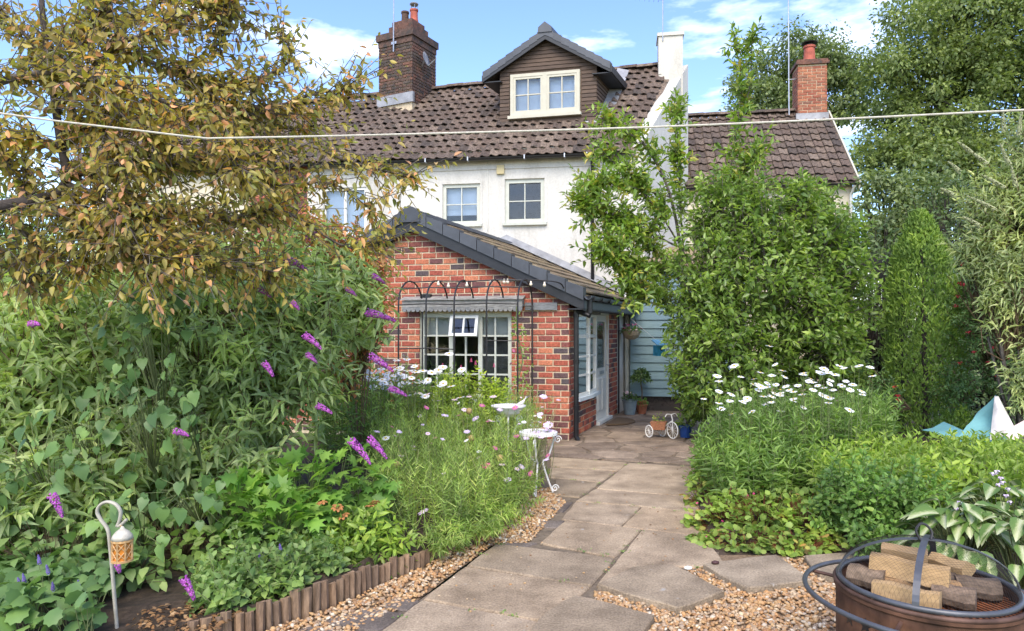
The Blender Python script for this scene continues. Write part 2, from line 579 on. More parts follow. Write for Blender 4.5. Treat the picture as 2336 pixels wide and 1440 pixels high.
def window(fr, a0, a1, z0, z1, lights, rows, parent, mat, b=-0.05, fw=0.06, bar=0.022, sill=True, sillmat=None, blinds=None, room=1.2, label=None, sill_out=0.07, rows_rel=None, skip=None):
    """lights: list of column counts, one per casement; the frame is the part, bars and panes are its pieces"""
    mb = MB()
    t = 0.06
    mb.box(fr, a0, a1, b - t, b, z0, z0 + fw); mb.box(fr, a0, a1, b - t, b, z1 - fw, z1)
    mb.box(fr, a0, a0 + fw, b - t, b, z0 + fw, z1 - fw); mb.box(fr, a1 - fw, a1, b - t, b, z0 + fw, z1 - fw)
    n = len(lights)
    wl_ = (a1 - a0 - fw * (n + 1)) / n
    xs = []
    for i in range(n):
        s = a0 + fw + i * (wl_ + fw)
        if i:
            mb.box(fr, s - fw, s, b - t, b - 0.001, z0 + fw, z1 - fw)
        xs.append((s, s + wl_))
    w = mb.build('window', mat, parent)
    if label: w['label'] = label
    zr = rows_rel or [j / rows for j in range(rows + 1)]
    Z0, Z1 = z0 + fw, z1 - fw
    for i, (s, e) in enumerate(xs):
        c = lights[i]
        for j in range(len(zr) - 1):
            za, zb = Z0 + (Z1 - Z0) * zr[j], Z0 + (Z1 - Z0) * zr[j + 1]
            if skip and (i, j) in skip:
                continue
            for k in range(c):
                pa, pb = s + (e - s) * k / c, s + (e - s) * (k + 1) / c
                MB().box(fr, pa + bar / 2, pb - bar / 2, b - 0.040, b - 0.034, za + bar / 2, zb - bar / 2).build('pane', M_GLASS, w)
            if j:
                MB().box(fr, s, e, b - 0.05, b - 0.012, za - bar / 2, za + bar / 2).build('glazing_bar', mat, w)
        for k in range(1, c):
            pa = s + (e - s) * k / c
            top = Z1
            if skip and (i, len(zr) - 2) in skip:
                top = Z0 + (Z1 - Z0) * zr[-2]
            MB().box(fr, pa - bar / 2, pa + bar / 2, b - 0.052, b - 0.010, Z0, top).build('glazing_bar', mat, w)
    if sill:
        MB().box(fr, a0 - 0.05, a1 + 0.05, b - t, sill_out, z0 - 0.06, z0 - 0.002).build('sill', sillmat or mat, w)
    for bl in (blinds or []):
        f0, f1, zz0, m_ = bl
        MB().box(fr, a0 + (a1 - a0) * f0, a0 + (a1 - a0) * f1, b - 0.16, b - 0.15, z0 + (z1 - z0) * zz0, z1).build('blind', m_, w)
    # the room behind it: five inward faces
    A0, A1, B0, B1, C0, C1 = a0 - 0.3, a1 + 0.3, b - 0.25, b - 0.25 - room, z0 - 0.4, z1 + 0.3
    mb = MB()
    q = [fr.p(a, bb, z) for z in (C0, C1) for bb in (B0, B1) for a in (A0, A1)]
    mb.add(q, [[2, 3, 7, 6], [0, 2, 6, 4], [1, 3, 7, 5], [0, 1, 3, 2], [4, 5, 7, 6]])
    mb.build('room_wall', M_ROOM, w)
    return w

def pantile_mesh(name, w, l, mat, roll=0.034, thick=0.014):
    xs = [0, 0.14, 0.30, 0.46, 0.62, 0.80, 1.0]
    zs = [0.55, 1.0, 0.95, 0.45, 0.06, 0.0, 0.30]
    V = []
    for y, dz in ((0, 0.03), (l, 0.0)):
        for x, z in zip(xs, zs):
            V.append((x * w, y, z * roll + dz))
    for x, z in zip(xs, zs):
        V.append((x * w, 0, z * roll + 0.03 - thick))
    n = len(xs)
    F = []
    for i in range(n - 1):
        F.append([i, i + 1, n + i + 1, n + i])
        F.append([2 * n + i, 2 * n + i + 1, i + 1, i])
    me = mesh_np(name, V, F, mat)
    return me

def tile_field(name, me, placements, parent, mat, is_single, limit=300, jitter=0.006, seed=5):
    """placements: list of (origin, ux, uy, n)"""
    r = random.Random(seed)
    V0 = np.array([v.co[:] for v in me.vertices]); F0 = [list(p.vertices) for p in me.polygons]
    pl = []
    for (o, ux, uy, n) in placements:
        o = o + n * r.uniform(-jitter, jitter) * 1.3 + ux * r.uniform(-jitter, jitter) * 0.6 + uy * r.uniform(-jitter, jitter) * 1.6
        tw = r.uniform(-0.03, 0.03)
        pl.append((o, (ux + uy * tw).normalized(), (uy - ux * tw).normalized(), n))
    pl.sort(key=lambda q: (not is_single(q[0]), q[0].y))
    VV, FF = [], []
    for i, (o, ux, uy, n) in enumerate(pl):
        if i < limit and is_single(o):
            inst(name, me, basis(o, ux, uy, n), parent)
        else:
            k = len(VV) * len(V0)
            VV.append(np.array(o)[None] + V0[:, :1] * np.array(ux)[None] + V0[:, 1:2] * np.array(uy)[None] + V0[:, 2:3] * np.array(n)[None])
            FF += [[j + k for j in f] for f in F0]
    if VV:
        obj('tiling', np.concatenate(VV), FF, mat, parent, kind='stuff')

def half_gutter(mb, p0, p1, out, r=0.055, seg=6):
    """half-round gutter from p0 to p1; out = outward unit vector"""
    up = Vector((0, 0, 1))
    rings = []
    for p in (p0, p1):
        ring = []
        for k in range(seg + 1):
            t = math.pi * k / seg
            ring.append(p + out * (-math.cos(t) * r) - up * (math.sin(t) * r))
        for k in range(seg, -1, -1):
            t = math.pi * k / seg
            ring.append(p + out * (-math.cos(t) * (r - 0.008)) - up * (math.sin(t) * (r - 0.008)))
        rings.append(ring)
    return mb.loft(rings)

# ------------------------------------------------------------------ main cottage
TH = R(9)
HU, HV = Vector((math.cos(TH), -math.sin(TH), 0)), Vector((math.sin(TH), math.cos(TH), 0))
W0 = Vector((2.40, 14.88, 0))
HF = Frame(W0, HU, -HV)                       # a along the front, b out towards the garden
ZE = 5.50                                      # eaves
RB, ZR = 2.55, 8.16                            # ridge: metres behind the front, height
def ridge_z(a): return ZR + (a - 1.11) * 0.05
aL = HF.a_of(703)                              # left end of the white front
aR = HF.a_of(1440)
cottage = thing('cottage', 'white rendered cottage with pantile roof and brown dormer', 'house', HF.p(-3, 0, 0))
# front wall with its openings
w1 = (HF.a_of(1010), HF.a_of(1095), HF.z_of(1050, 512), HF.z_of(1050, 420))
w2 = (HF.a_of(1152), HF.a_of(1242), HF.z_of(1200, 508), HF.z_of(1200, 408))
w0 = (HF.a_of(737), HF.a_of(836), HF.z_of(785, 535), HF.z_of(785, 428))
holes = [w1, w2, w0]
fw_ = wall_cells(HF, aL, aR, -0.05, ZE + 0.12, holes, -0.28, 0.0).build('wall', M_RENDER, cottage)
window(HF, *w1, [2], 2, cottage, M_WINGREEN, b=-0.03, fw=0.075, blinds=[(0, 1, 0.25, M_BLINDW)])
window(HF, *w2, [2], 2, cottage, M_WINGREEN, b=-0.03, fw=0.085, blinds=[(0, 1, 0.93, M_BLINDW)])
window(HF, *w0, [1, 1], 1, cottage, M_WINWHITE, b=-0.03, fw=0.06, blinds=[(0, 1, 0.0, M_BLINDW)])
for (h, m_) in ((w1, 0), (w2, 0)):             # raised render bands around the two windows
    MB().box(HF, h[0] - 0.06, h[0] - 0.005, -0.02, 0.012, h[2], h[3] + 0.06).build('window_surround', M_RENDER, cottage)
    MB().box(HF, h[1] + 0.005, h[1] + 0.06, -0.02, 0.012, h[2], h[3] + 0.06).build('window_surround', M_RENDER, cottage)
    MB().box(HF, h[0] - 0.004, h[1] + 0.004, -0.02, 0.014, h[3] + 0.003, h[3] + 0.062).build('window_surround', M_RENDER, cottage)
MB().box(HF, aL + 0.02, aR - 0.02, -0.01, 0.025, ZE - 0.32, ZE - 0.24).build('eaves_band', M_RENDER, cottage)
vb = MB(); vb.box(HF, HF.a_of(1134), HF.a_of(1151), 0.001, 0.06, HF.z_of(1142, 398), HF.z_of(1142, 378))
vb.build('vent_box', mat_plain('yellowed_plastic', (0.55, 0.46, 0.25), 0.6, var=0.1), cottage)
# back and party walls
bk = MB()
bk.box(HF, -11.5, aR + 1.0, -5.4, -5.15, -0.05, 5.5)
bk.box(HF, -11.5, -11.25, -5.15, -0.28, -0.05, 5.5)
bk.build('back_wall', M_RENDER, cottage)
# skewed gable end on the right, rendered white
def roof_amax(t): return aR + 0.0 + t * (HF.a_of(1440) * 0 + 1.03)
gA, gB = HF.p(aR, 0, 0), HF.p(aR + 1.13, -RB - 0.18, 0)
gd = (gB - gA).normalized()
gn = Vector((gd.y, -gd.x, 0))
GL = (gB - gA).length
ge = MB()
prof = [(0, -0.05), (GL, -0.05), (GL, ridge_z(aR + 1.1) + 0.02), (0, ZE + 0.16)]
ge.prism([gA + gd * l + gn * 0.001 + Vector((0, 0, z)) for l, z in prof], [gA + gd * l + gn * 0.30 + Vector((0, 0, z)) for l, z in prof])
ge.build('gable_wall', M_RENDER, cottage)
# rendered chimney at the gable
cc = gB - gd * 0.42
cm = MB()
cfr = Frame(cc, HU, -HV)
cm.box(cfr, -0.30, 0.27, -0.35, 0.22, 7.2, 8.72)
cm.box(cfr, -0.33, 0.30, -0.38, 0.25, 8.722, 8.80)
cm.build('rendered_chimney', mat_render('chimney_render', (0.60, 0.57, 0.50)), cottage)
# roof deck and pantiles
E0 = -0.22                                       # eaves overhang (b = +0.22)
def roof_pt(a, t, lift=0.0):
    b = 0.22 + t * (-RB - 0.22)
    z0 = ZE - 0.10
    z = z0 + t * (ridge_z(a) - z0)
    return HF.p(a, b, z + lift)
ROOF_L = -13.6
dk = MB()
front = [roof_pt(ROOF_L, 0), roof_pt(aR + 0.05, 0), roof_pt(aR + 1.08, 1), roof_pt(ROOF_L, 1)]
backp = [HF.p(ROOF_L, -5.4, 5.4), HF.p(aR + 1.0, -5.4, 5.4)]
NS = 24
for k in range(NS):
    f0, f1 = k / NS, (k + 1) / NS
    l0, l1 = front[0].lerp(front[1], f0), front[0].lerp(front[1], f1)
    h0_, h1_ = front[3].lerp(front[2], f0), front[3].lerp(front[2], f1)
    g0, g1 = backp[0].lerp(backp[1], f0), backp[0].lerp(backp[1], f1)
    dk.add([v - Vector((0, 0, 0.06)) for v in (l0, l1, h1_, h0_, g1, g0)], [[0, 1, 2, 3], [3, 2, 4, 5]])
roof = dk.build('roof', M_PANTILE, cottage)
PT_W, PT_G = 0.200, 0.270
me_pt = pantile_mesh('pantile', PT_W * 1.04, PT_G * 1.12, M_PANTILE)
pls = []
slope_len = (roof_pt(-3, 1) - roof_pt(-3, 0)).length
nrow = int(slope_len / PT_G)
# dormer foot print, used to leave its tiles out
DU, DV = Vector((math.cos(R(13)), -math.sin(R(13)), 0)), Vector((math.sin(R(24)), math.cos(R(24)), 0))
DO = Vector((P(1250, 275, 16.0).x, 16.0, 0))
DF = Frame(DO, DU, -DV)
def in_dormer(p):
    q = p - DO
    det = DU.x * DV.y - DU.y * DV.x
    a = (q.x * DV.y - q.y * DV.x) / det
    v = (DU.x * q.y - DU.y * q.x) / det
    return -1.15 < a < 1.12 and v > 0.1
for i in range(nrow + 1):
    t = i * PT_G / slope_len
    if t > 0.985: break
    amax = aR - 0.02 + 1.03 * t
    n = int((amax - ROOF_L) / PT_W)
    for k in range(n):
        a = amax - (k + 1) * PT_W
        o = roof_pt(a, t, 0.0)
        ux = (roof_pt(a + 0.1, t) - o).normalized()
        uy = (roof_pt(a, t + 0.1) - o).normalized()
        if in_dormer(o + ux * 0.11 + uy * 0.15): continue
        sag = 0.02 * noise2(a * 0.5, t * 3)
        pls.append((o + Vector((0, 0, sag)), ux, uy, ux.cross(uy).normalized()))
tile_field('roof_tile', me_pt, pls, roof, M_PANTILE, lambda o: 830 < px(o)[0] < 1500 and px(o)[1] > 150, 300, 0.010)
# ridge tiles
me_rt = MB()
rings = []
for x in (0.0, 0.42):
    rings.append([Vector((x, 0.14 * math.cos(math.pi * k / 6), 0.10 * math.sin(math.pi * k / 6) + (0.012 if x else 0))) for k in range(7)])
me_rt.loft(rings, cap=False, closed=False)
me_rt.add(rings[0] + [Vector((0, 0.0, -0.0))], [[k, k + 1, 7] for k in range(6)])
me_ridge = mesh_np('ridge_tile', [tuple(v) for v in me_rt.v], me_rt.f, M_PANTILE, smooth=False)
a = aR + 0.95
while a > ROOF_L:
    p0, p1 = roof_pt(a - 0.4, 1, 0.015), roof_pt(a, 1, 0.015)
    ux = (p1 - p0).normalized()
    inst('ridge_tile', me_ridge, basis(p0 + Vector((0, 0, random.uniform(-0.012, 0.012))), ux, HV, Vector((0, 0, 1))), roof)
    a -= 0.4
# gutter, brackets, downpipe
gt = MB(); half_gutter(gt, HF.p(aL - 4, 0.22, ZE - 0.11), HF.p(aR, 0.22, ZE - 0.11), -HV, 0.055)
gut = gt.build('gutter', M_BLACK, cottage)
for xx in (978, 1073, 1200, 1290, 1340):
    aa = HF.a_of(xx)
    MB().box(HF, aa - 0.012, aa + 0.012, 0.155, 0.288, ZE - 0.175, ZE - 0.09).build('gutter_bracket', M_METALLIC, gut)
ad = HF.a_of(1352)
MB().tube([HF.p(ad, 0.21, ZE - 0.15), HF.p(ad, 0.19, ZE - 0.22), HF.p(ad, 0.06, ZE - 0.38), HF.p(ad, 0.05, ZE - 0.5), HF.p(ad, 0.05, 2.75)], 0.037, 8).build('downpipe', M_BLACK, cottage, smooth=True)
cb = MB()
cb.tube([HF.p(HF.a_of(1113), 0.012, ZE - 0.1), HF.p(HF.a_of(1113), 0.012, 3.9), HF.p(HF.a_of(1106), 0.015, 3.72), HF.p(HF.a_of(1096), 0.012, 3.66)], 0.006, 4)
cb.build('cable', M_WINWHITE, cottage)

# ---- dormer (a part of the cottage)
D = {}
dz0, dz1, dzr = 6.42, 7.62, 8.50
aw0, aw1 = DF.a_of(1166), DF.a_of(1324)
wz0, wz1 = DF.z_of(1245, 262), DF.z_of(1245, 166)
dm = wall_cells(DF, -1.12, 1.10, dz0 - 0.9, dz1, [(aw0, aw1, wz0, wz1)], -0.08, 0.0)
dm.add([DF.p(-1.12, -0.001, dz1), DF.p(1.10, -0.001, dz1), DF.p(0, -0.001, dzr - 0.14)], [[0, 1, 2]])
for s in (-1.12, 1.10):                                  # cheeks
    dm.add([DF.p(s, 0, dz0 - 0.9), DF.p(s, -2.6, dz0 - 0.9), DF.p(s, -2.6, dz1), DF.p(s, 0, dz1)], [[0, 1, 2, 3]])
dormer = dm.build('dormer', M_CLAD, cottage)
# horizontal boards on the front and the right cheek, each its own piece
bh = 0.088
z = dz0 - 0.30
apex = dzr - 0.15
while z < apex - 0.02:
    zt = min(z + bh - 0.008, apex)
    def half(zz):
        return (1.12 if zz <= dz1 else max(0.0, 1.12 * (apex - zz) / (apex - dz1)))
    h0, h1 = half(z), half(zt)
    segs = [(-h0, h0, -h1, h1)]
    if z < wz1 + 0.07 and zt > wz0 - 0.07:
        segs = [(-h0, aw0 - 0.035, -h1, aw0 - 0.035), (aw1 + 0.035, h0, aw1 + 0.035, h1)]
    for (b0_, b1_, t0_, t1_) in segs:
        if b1_ - b0_ < 0.05: continue
        q = [DF.p(b0_, 0.002, z), DF.p(b1_, 0.002, z), DF.p(t1_, 0.002, zt), DF.p(t0_, 0.002, zt)]
        q2 = [DF.p(b0_, 0.028, z), DF.p(b1_, 0.028, z), DF.p(t1_, 0.014, zt), DF.p(t0_, 0.014, zt)]
        MB().prism(q, q2).build('board', M_CLAD, dormer)
    if z < dz1 - 0.02:
        cf = Frame(DF.p(1.10, 0, 0), DV, Vector((DV.y, -DV.x, 0)))
        q = [cf.p(0, 0.002, z), cf.p(2.3, 0.002, z), cf.p(2.3, 0.002, zt), cf.p(0, 0.002, zt)]
        q2 = [cf.p(-0.03, 0.028, z), cf.p(2.3, 0.028, z), cf.p(2.3, 0.014, zt), cf.p(-0.03, 0.014, zt)]
        MB().prism(q, q2).build('board', M_CLAD, dormer)
    z += bh
# dormer window: frame, two casements of two by two
wf = MB()
fwd = 0.07
for (A, B, Z, Y) in ((aw0, aw1, wz0, wz0 + fwd), (aw0, aw1, wz1 - fwd, wz1), (aw0, aw0 + fwd, wz0 + fwd, wz1 - fwd), (aw1 - fwd, aw1, wz0 + fwd, wz1 - fwd),
                     ((aw0 + aw1) / 2 - 0.05, (aw0 + aw1) / 2 + 0.05, wz0 + fwd, wz1 - fwd)):
    wf.box(DF, A, B, -0.03, 0.05, Z, Y)
wf.box(DF, aw0 - 0.04, aw1 + 0.04, -0.02, 0.11, wz0 - 0.07, wz0 - 0.002)
wf.build('dormer_window_frame', M_CREAM, dormer)
mid = (aw0 + aw1) / 2
for (s, e) in ((aw0 + fwd, mid - 0.05), (mid + 0.05, aw1 - fwd)):
    cs = MB()
    for (A, B, Z, Y) in ((s, e, wz0 + fwd, wz0 + fwd + 0.05), (s, e, wz1 - fwd - 0.05, wz1 - fwd), (s, s + 0.05, wz0 + fwd + 0.05, wz1 - fwd - 0.05), (e - 0.05, e, wz0 + fwd + 0.05, wz1 - fwd - 0.05)):
        cs.box(DF, A, B, -0.02, 0.04, Z, Y)
    m2, zm = (s + e) / 2, (wz0 + wz1) / 2
    cs.box(DF, m2 - 0.012, m2 + 0.012, -0.01, 0.032, wz0 + fwd + 0.05, wz1 - fwd - 0.05)
    cs.box(DF, s + 0.05, e - 0.05, -0.012, 0.030, zm - 0.012, zm + 0.012)
    cs.build('casement', M_CREAM, dormer)
    for (A, B) in ((s + 0.05, m2 - 0.012), (m2 + 0.012, e - 0.05)):
        for (Z, Y) in ((wz0 + fwd + 0.05, zm - 0.012), (zm + 0.012, wz1 - fwd - 0.05)):
            MB().box(DF, A, B, 0.004, 0.010, Z, Y).build('pane', M_GLASS, dormer)
MB().box(DF, aw0 + 0.02, aw1 - 0.02, -0.16, -0.15, wz0, wz1).build('curtain', M_BLINDW, dormer)
# dormer roof: deck, tiles seen along the verge, verge caps, bargeboards, soffits
hw, ov, fo = 1.46, 0.30, 0.16
def droof(s, t, b, lift=0.0):     # s = -1 left / +1 right slope, t 0 eaves .. 1 ridge
    return DF.p(s * hw * (1 - t), b, (dz1 - 0.08) + t * (dzr - dz1 + 0.02) + lift)
for s in (-1, 1):
    top = [droof(s, 0, fo), droof(s, 1, fo), droof(s, 1, -2.9), droof(s, 0, -2.0)]
    MB().prism([v - Vector((0, 0, 0.07)) for v in top], top).build('dormer_roof', M_PANTILE, dormer)
    # bargeboard
    q = [droof(s, 0, fo - 0.01, -0.16), droof(s, 1, fo - 0.01, -0.20), droof(s, 1, fo - 0.01, 0.0), droof(s, 0, fo - 0.01, 0.0)]
    MB().prism(q, [v - DV * 0.03 for v in q]).build('bargeboard', M_BARGE, dormer)
    q = [droof(s, 0, fo, -0.15), droof(s, 0, -1.9, -0.15), droof(s, 0, -1.9, -0.0), droof(s, 0, fo, -0.0)]
    MB().prism(q, [v + DU * (s * 0.03) for v in q]).build('fascia', M_BARGE, dormer)
    q = [DF.p(s * hw, fo - 0.02, dz1 - 0.245), DF.p(s * 1.05, fo - 0.02, dz1 - 0.245), DF.p(s * 1.05, -1.9, dz1 - 0.245), DF.p(s * hw, -1.9, dz1 - 0.245)]
    MB().prism(q, [v + Vector((0, 0, 0.02)) for v in q]).build('soffit', M_BARGE, dormer)
    nv = 8
    for k in range(nv):
        t0, t1 = k / nv, (k + 1) / nv
        l0, l1 = 0.075, 0.05
        q = [droof(s, t0, fo + 0.03, -0.09), droof(s, t1, fo + 0.03, -0.11), droof(s, t1, fo + 0.03, l1), droof(s, t0, fo + 0.03, l0)]
        q2 = [droof(s, t0, fo - 0.16, -0.02), droof(s, t1, fo - 0.16, -0.02), droof(s, t1, fo - 0.16, l1), droof(s, t0, fo - 0.16, l0)]
        MB().prism(q, q2).build('verge_cap', M_SLATEGREY, dormer)
    for b_ in np.arange(fo - 0.2, -2.3, -0.32):
        for k in range(6):
            t0 = k / 6
            q = [droof(s, t0, b_, 0.045), droof(s, t0 + 0.18, b_, 0.02), droof(s, t0 + 0.18, b_ - 0.31, 0.02), droof(s, t0, b_ - 0.31, 0.045)]
            MB().prism([v - Vector((0, 0, 0.02)) for v in q], q).build('roof_tile', M_PANTILE, dormer)
# round ridge end piece
rr = MB()
q = [DF.p(-0.16, fo + 0.05, dzr - 0.11), DF.p(0.16, fo + 0.05, dzr - 0.11), DF.p(0.15, fo + 0.05, dzr + 0.01), DF.p(0.0, fo + 0.05, dzr + 0.13), DF.p(-0.15, fo + 0.05, dzr + 0.01)]
rr.prism(q, [v + DV * 2.9 for v in q]); rr.build('ridge_cap', M_SLATEGREY, dormer)
# lead flashing under and beside the dormer
q = [DF.p(-1.28, 0.16, 6.16), DF.p(1.32, 0.16, 6.16), DF.p(1.20, 0.03, 6.34), DF.p(-1.16, 0.03, 6.34)]
fl_m = MB().prism(q, [v + Vector((0, -0.012, 0.03)) for v in q])
for s_, e_ in ((0.0, 1.9),):
    q = [DF.p(1.12, 0.0, 6.36), DF.p(1.40, 0.0, 6.30), DF.p(1.40, -1.7, 8.02), DF.p(1.12, -1.7, 8.10)]
    fl_m.prism(q, [v + Vector((0, -0.01, 0.03)) for v in q])
fl_m.build('flashing', M_LEAD, dormer)

# ---- old brick chimney on the ridge
CU = Vector((math.cos(R(28)), -math.sin(R(28)), 0)); CV = Vector((math.sin(R(28)), math.cos(R(28)), 0))
cpos = P(930, 200, 18.0); cpos.z = 0
CF = Frame(cpos, CU, -CV)
ch = MB()
hw_c, dp_c = 0.50, 0.50
ch.box(CF, -hw_c, hw_c, -dp_c, dp_c, 6.9, 8.95)
chim = ch.build('chimney', M_MORTAR, cottage)
me_cb = brick_mesh('chimney_brick', 0.225, 0.05, 0.066, 0.006, M_BRICK_OLD)
for fr_, ext in ((Frame(CF.p(0, dp_c, 0), CU, -CV), hw_c), (Frame(CF.p(hw_c, 0, 0), CV, CU), dp_c)):
    lst = brick_list(7.3, 8.95, 0.078, 0.235, 0.010, lambda zc, z0, z1, e=ext: [(-e - 0.02, e + 0.02)], 4)
    place_bricks(fr_, lst, me_cb, 0.225, 0.066, 0.05, -0.03, chim, M_BRICK_OLD)
cr = MB()
cr.box(CF, -hw_c - 0.07, hw_c + 0.07, -dp_c - 0.07, dp_c + 0.07, 8.951, 9.12)
cr.box(CF, -hw_c - 0.03, hw_c + 0.03, -dp_c - 0.03, dp_c + 0.03, 8.80, 8.949)
cr.box(CF, -0.34, 0.40, -0.34, 0.34, 9.121, 9.36)
cr.box(CF, -0.28, 0.33, -0.28, 0.28, 9.361, 9.50)
cr.build('corbel', M_BRICK_OLD, chim)
fl2 = MB(); fl2.box(CF, -hw_c - 0.06, hw_c + 0.06, dp_c - 0.02, dp_c + 0.05, 7.30, 7.55); fl2.build('flashing', M_LEAD, chim)
for (aa, zz, m_, r_) in ((-0.08, 9.5, M_BRICK_OLD, 0.10), (0.2, 9.5, M_PINKRED, 0.105)):
    MB().lathe(CF.p(aa, 0, 0), [(r_ * 1.1, zz), (r_ * 1.05, zz + 0.06), (r_ * 0.95, zz + 0.10), (r_ * 0.9, zz + 0.28), (r_ * 1.05, zz + 0.30), (r_ * 1.05, zz + 0.34), (r_ * 0.7, zz + 0.34)], 14).build('chimney_pot', m_, chim, smooth=False)
cw = MB(); cc_ = CF.p(0.2, 0, 0)
for k in range(5):
    t = 2 * math.pi * k / 5
    cw.tube([cc_ + Vector((0.09 * math.cos(t), 0.09 * math.sin(t), 9.84)), cc_ + Vector((0.09 * math.cos(t), 0.09 * math.sin(t), 9.96))], 0.008, 4)
cw.lathe(cc_, [(0.11, 9.96), (0.12, 9.98), (0.10, 10.0)], 12)
cw.build('cowl', M_METALLIC, chim)
aerial = thing('aerial_mast', 'thin aerial mast standing beside the old brick chimney', 'aerial', CF.p(0.0, dp_c + 0.07, 8.6))
MB().tube([CF.p(0.0, dp_c + 0.09, 8.6), CF.p(0.02, dp_c + 0.09, 11.6)], 0.016, 6).build('mast', M_METALLIC, aerial)
MB().box(CF, -0.08, 0.08, dp_c + 0.068, dp_c + 0.078, 8.80, 8.86).build('bracket', M_METALLIC, aerial)
dish = thing('satellite_dish', 'small grey satellite dish on the side of the old chimney', 'satellite dish', CF.p(hw_c, 0.1, 8.3))
dm_ = MB(); dc = CF.p(hw_c + 0.22, 0.20, 8.42); dn = Vector((0.93, -0.30, 0.25)).normalized()
dx = dn.cross(Vector((0, 0, 1))).normalized(); dy = dx.cross(dn)
dm_.loft([[dc + dn * h + (dx * math.cos(2 * math.pi * k / 16) + dy * 1.1 * math.sin(2 * math.pi * k / 16)) * r_ for k in range(16)] for r_, h in ((0.02, -0.05), (0.10, -0.038), (0.17, 0.0), (0.174, 0.006), (0.10, -0.026), (0.015, -0.038))])
dm_.build('reflector', mat_plain('dish_grey', (0.22, 0.22, 0.23), 0.6), dish, smooth=True)
MB().tube([dc - dy * 0.18, dc + dn * 0.26 - dy * 0.08], 0.012, 6).build('feed_arm', M_METALLIC, dish)
MB().tube([CF.p(hw_c + 0.01, 0.1, 8.3), dc - dn * 0.05], 0.02, 6).build('bracket', M_METALLIC, dish)
a2 = thing('yagi_aerial', 'television aerial on a short pole at the white rendered chimney', 'aerial', cfr.p(-0.2, 0.24, 8.6))
ya = MB(); ya.tube([cfr.p(-0.2, 0.24, 8.6), cfr.p(-0.2, 0.24, 9.65)], 0.014, 6); ya.build('mast', M_METALLIC, a2)
yb = MB(); yb.tube([cfr.p(-0.18, 0.24, 9.58), cfr.p(-1.25, 0.4, 9.68)], 0.009, 4); yb.build('boom', M_METALLIC, a2)
for k in range(9):
    c = cfr.p(-0.3 - 0.11 * k, 0.255 + 0.016 * k, 9.59 + 0.0105 * k)
    MB().tube([c - HV * 0.14, c + HV * 0.14], 0.005, 4).build('element', M_METALLIC, a2)

# ------------------------------------------------------------------ brick neighbour on the left
nbr = thing('brick_cottage', 'brick and cream terraced cottage half hidden behind the bronze leaved tree', 'house', HF.p(-9.5, 0, 0))
NF = Frame(HF.p(aL, 0, 0), HU, -HV)
nh = [(-2.9, -1.95, 3.2, 4.4), (-4.6, -3.6, 3.2, 4.4), (-2.9, -1.9, 0.9, 2.1)]
nw = wall_cells(NF, -5.5, -0.002, -0.05, ZE + 0.1, nh, -0.28, -0.012).build('wall', M_MORTAR, nbr)
lst = brick_list(1.5, ZE + 0.05, 0.08, 0.235, 0.012, lambda zc, z0, z1: cut([(-1.45, -0.03)], nh, z0, z1), 9)
me_nb = brick_mesh('neighbour_brick', 0.223, 0.05, 0.068, 0.006, M_BRICK)
place_bricks(NF, lst, me_nb, 0.223, 0.068, 0.05, -0.04, nw, M_BRICK)
wall_cells(NF, -5.5, -1.47, -0.05, ZE + 0.09, nh, -0.011, 0.012).build('rendered_front', M_RENDER2, nbr)
for h in nh:
    window(NF, *h, [1, 1], 2, nbr, M_WINWHITE, b=-0.04)
MB().tube([NF.p(-0.28, 0.05, ZE - 0.2), NF.p(-0.28, 0.05, 0)], 0.035, 8).build('downpipe', M_BLACK, nbr)

# ------------------------------------------------------------------ end cottage on the right
RF = Frame(P(1945, 400, 16.6) * 1.0, HU, -HV); RF.o.z = 0
endc = thing('end_cottage', 'lower end cottage with brown pantile roof behind the green shrub', 'house', RF.p(-2.2, 0, 0))
RW = 5.2
zE2, zR2, rb2 = 5.25, 7.55, 2.3
wall_cells(RF, -RW, 0, -0.05, zE2, [(-2.6, -1.7, 3.3, 4.3)], -0.28, 0.0).build('wall', M_RENDER2, endc)
window(RF, -2.6, -1.7, 3.3, 4.3, [2], 2, endc, M_WINWHITE, b=-0.04)
sg = MB()
q = [(0, -0.05), (-2 * rb2, -0.05), (-2 * rb2, zE2), (-rb2, zR2 - 0.05), (0, zE2)]
for s in (-0.28, -RW + 0.0):
    sg.prism([RF.p(s, b, z) for b, z in q], [RF.p(s + 0.28, b - 0.0005, z) for b, z in q])
sg.build('gable_wall', M_RENDER2, endc)
def rp2(a, t, lift=0): return RF.p(a, 0.2 + t * (-rb2 - 0.2), zE2 - 0.1 + t * (zR2 - zE2 + 0.1) + lift)
dk2 = MB()
q = [rp2(-RW, 0), rp2(0.08, 0), rp2(0.08, 1), rp2(-RW, 1), RF.p(-RW, -2 * rb2 - 0.2, zE2 - 0.1), RF.p(0.08, -2 * rb2 - 0.2, zE2 - 0.1)]
dk2.add([v - Vector((0, 0, 0.04)) for v in q], [[0, 1, 2, 3], [3, 2, 5, 4]])
roof2 = dk2.build('roof', M_PANTILE, endc)
pls = []
sl2 = (rp2(0, 1) - rp2(0, 0)).length
for i in range(int(sl2 / 0.32) + 1):
    t = i * 0.32 / sl2
    if t > 0.96: break
    for k in range(int((RW + 0.05) / 0.222)):
        o = rp2(0.06 - (k + 1) * 0.222, t)
        ux = HU; uy = (rp2(0, t + 0.1) - rp2(0, t)).normalized()
        pls.append((o, ux, uy, ux.cross(uy).normalized()))
tile_field('roof_tile', me_pt, pls, roof2, M_PANTILE, lambda o: True, 260, 0.006, 8)
a = 0.0
while a > -RW:
    p0 = rp2(a - 0.4, 1, 0.01)
    inst('ridge_tile', me_ridge, basis(p0, HU, HV, Vector((0, 0, 1))), roof2); a -= 0.4
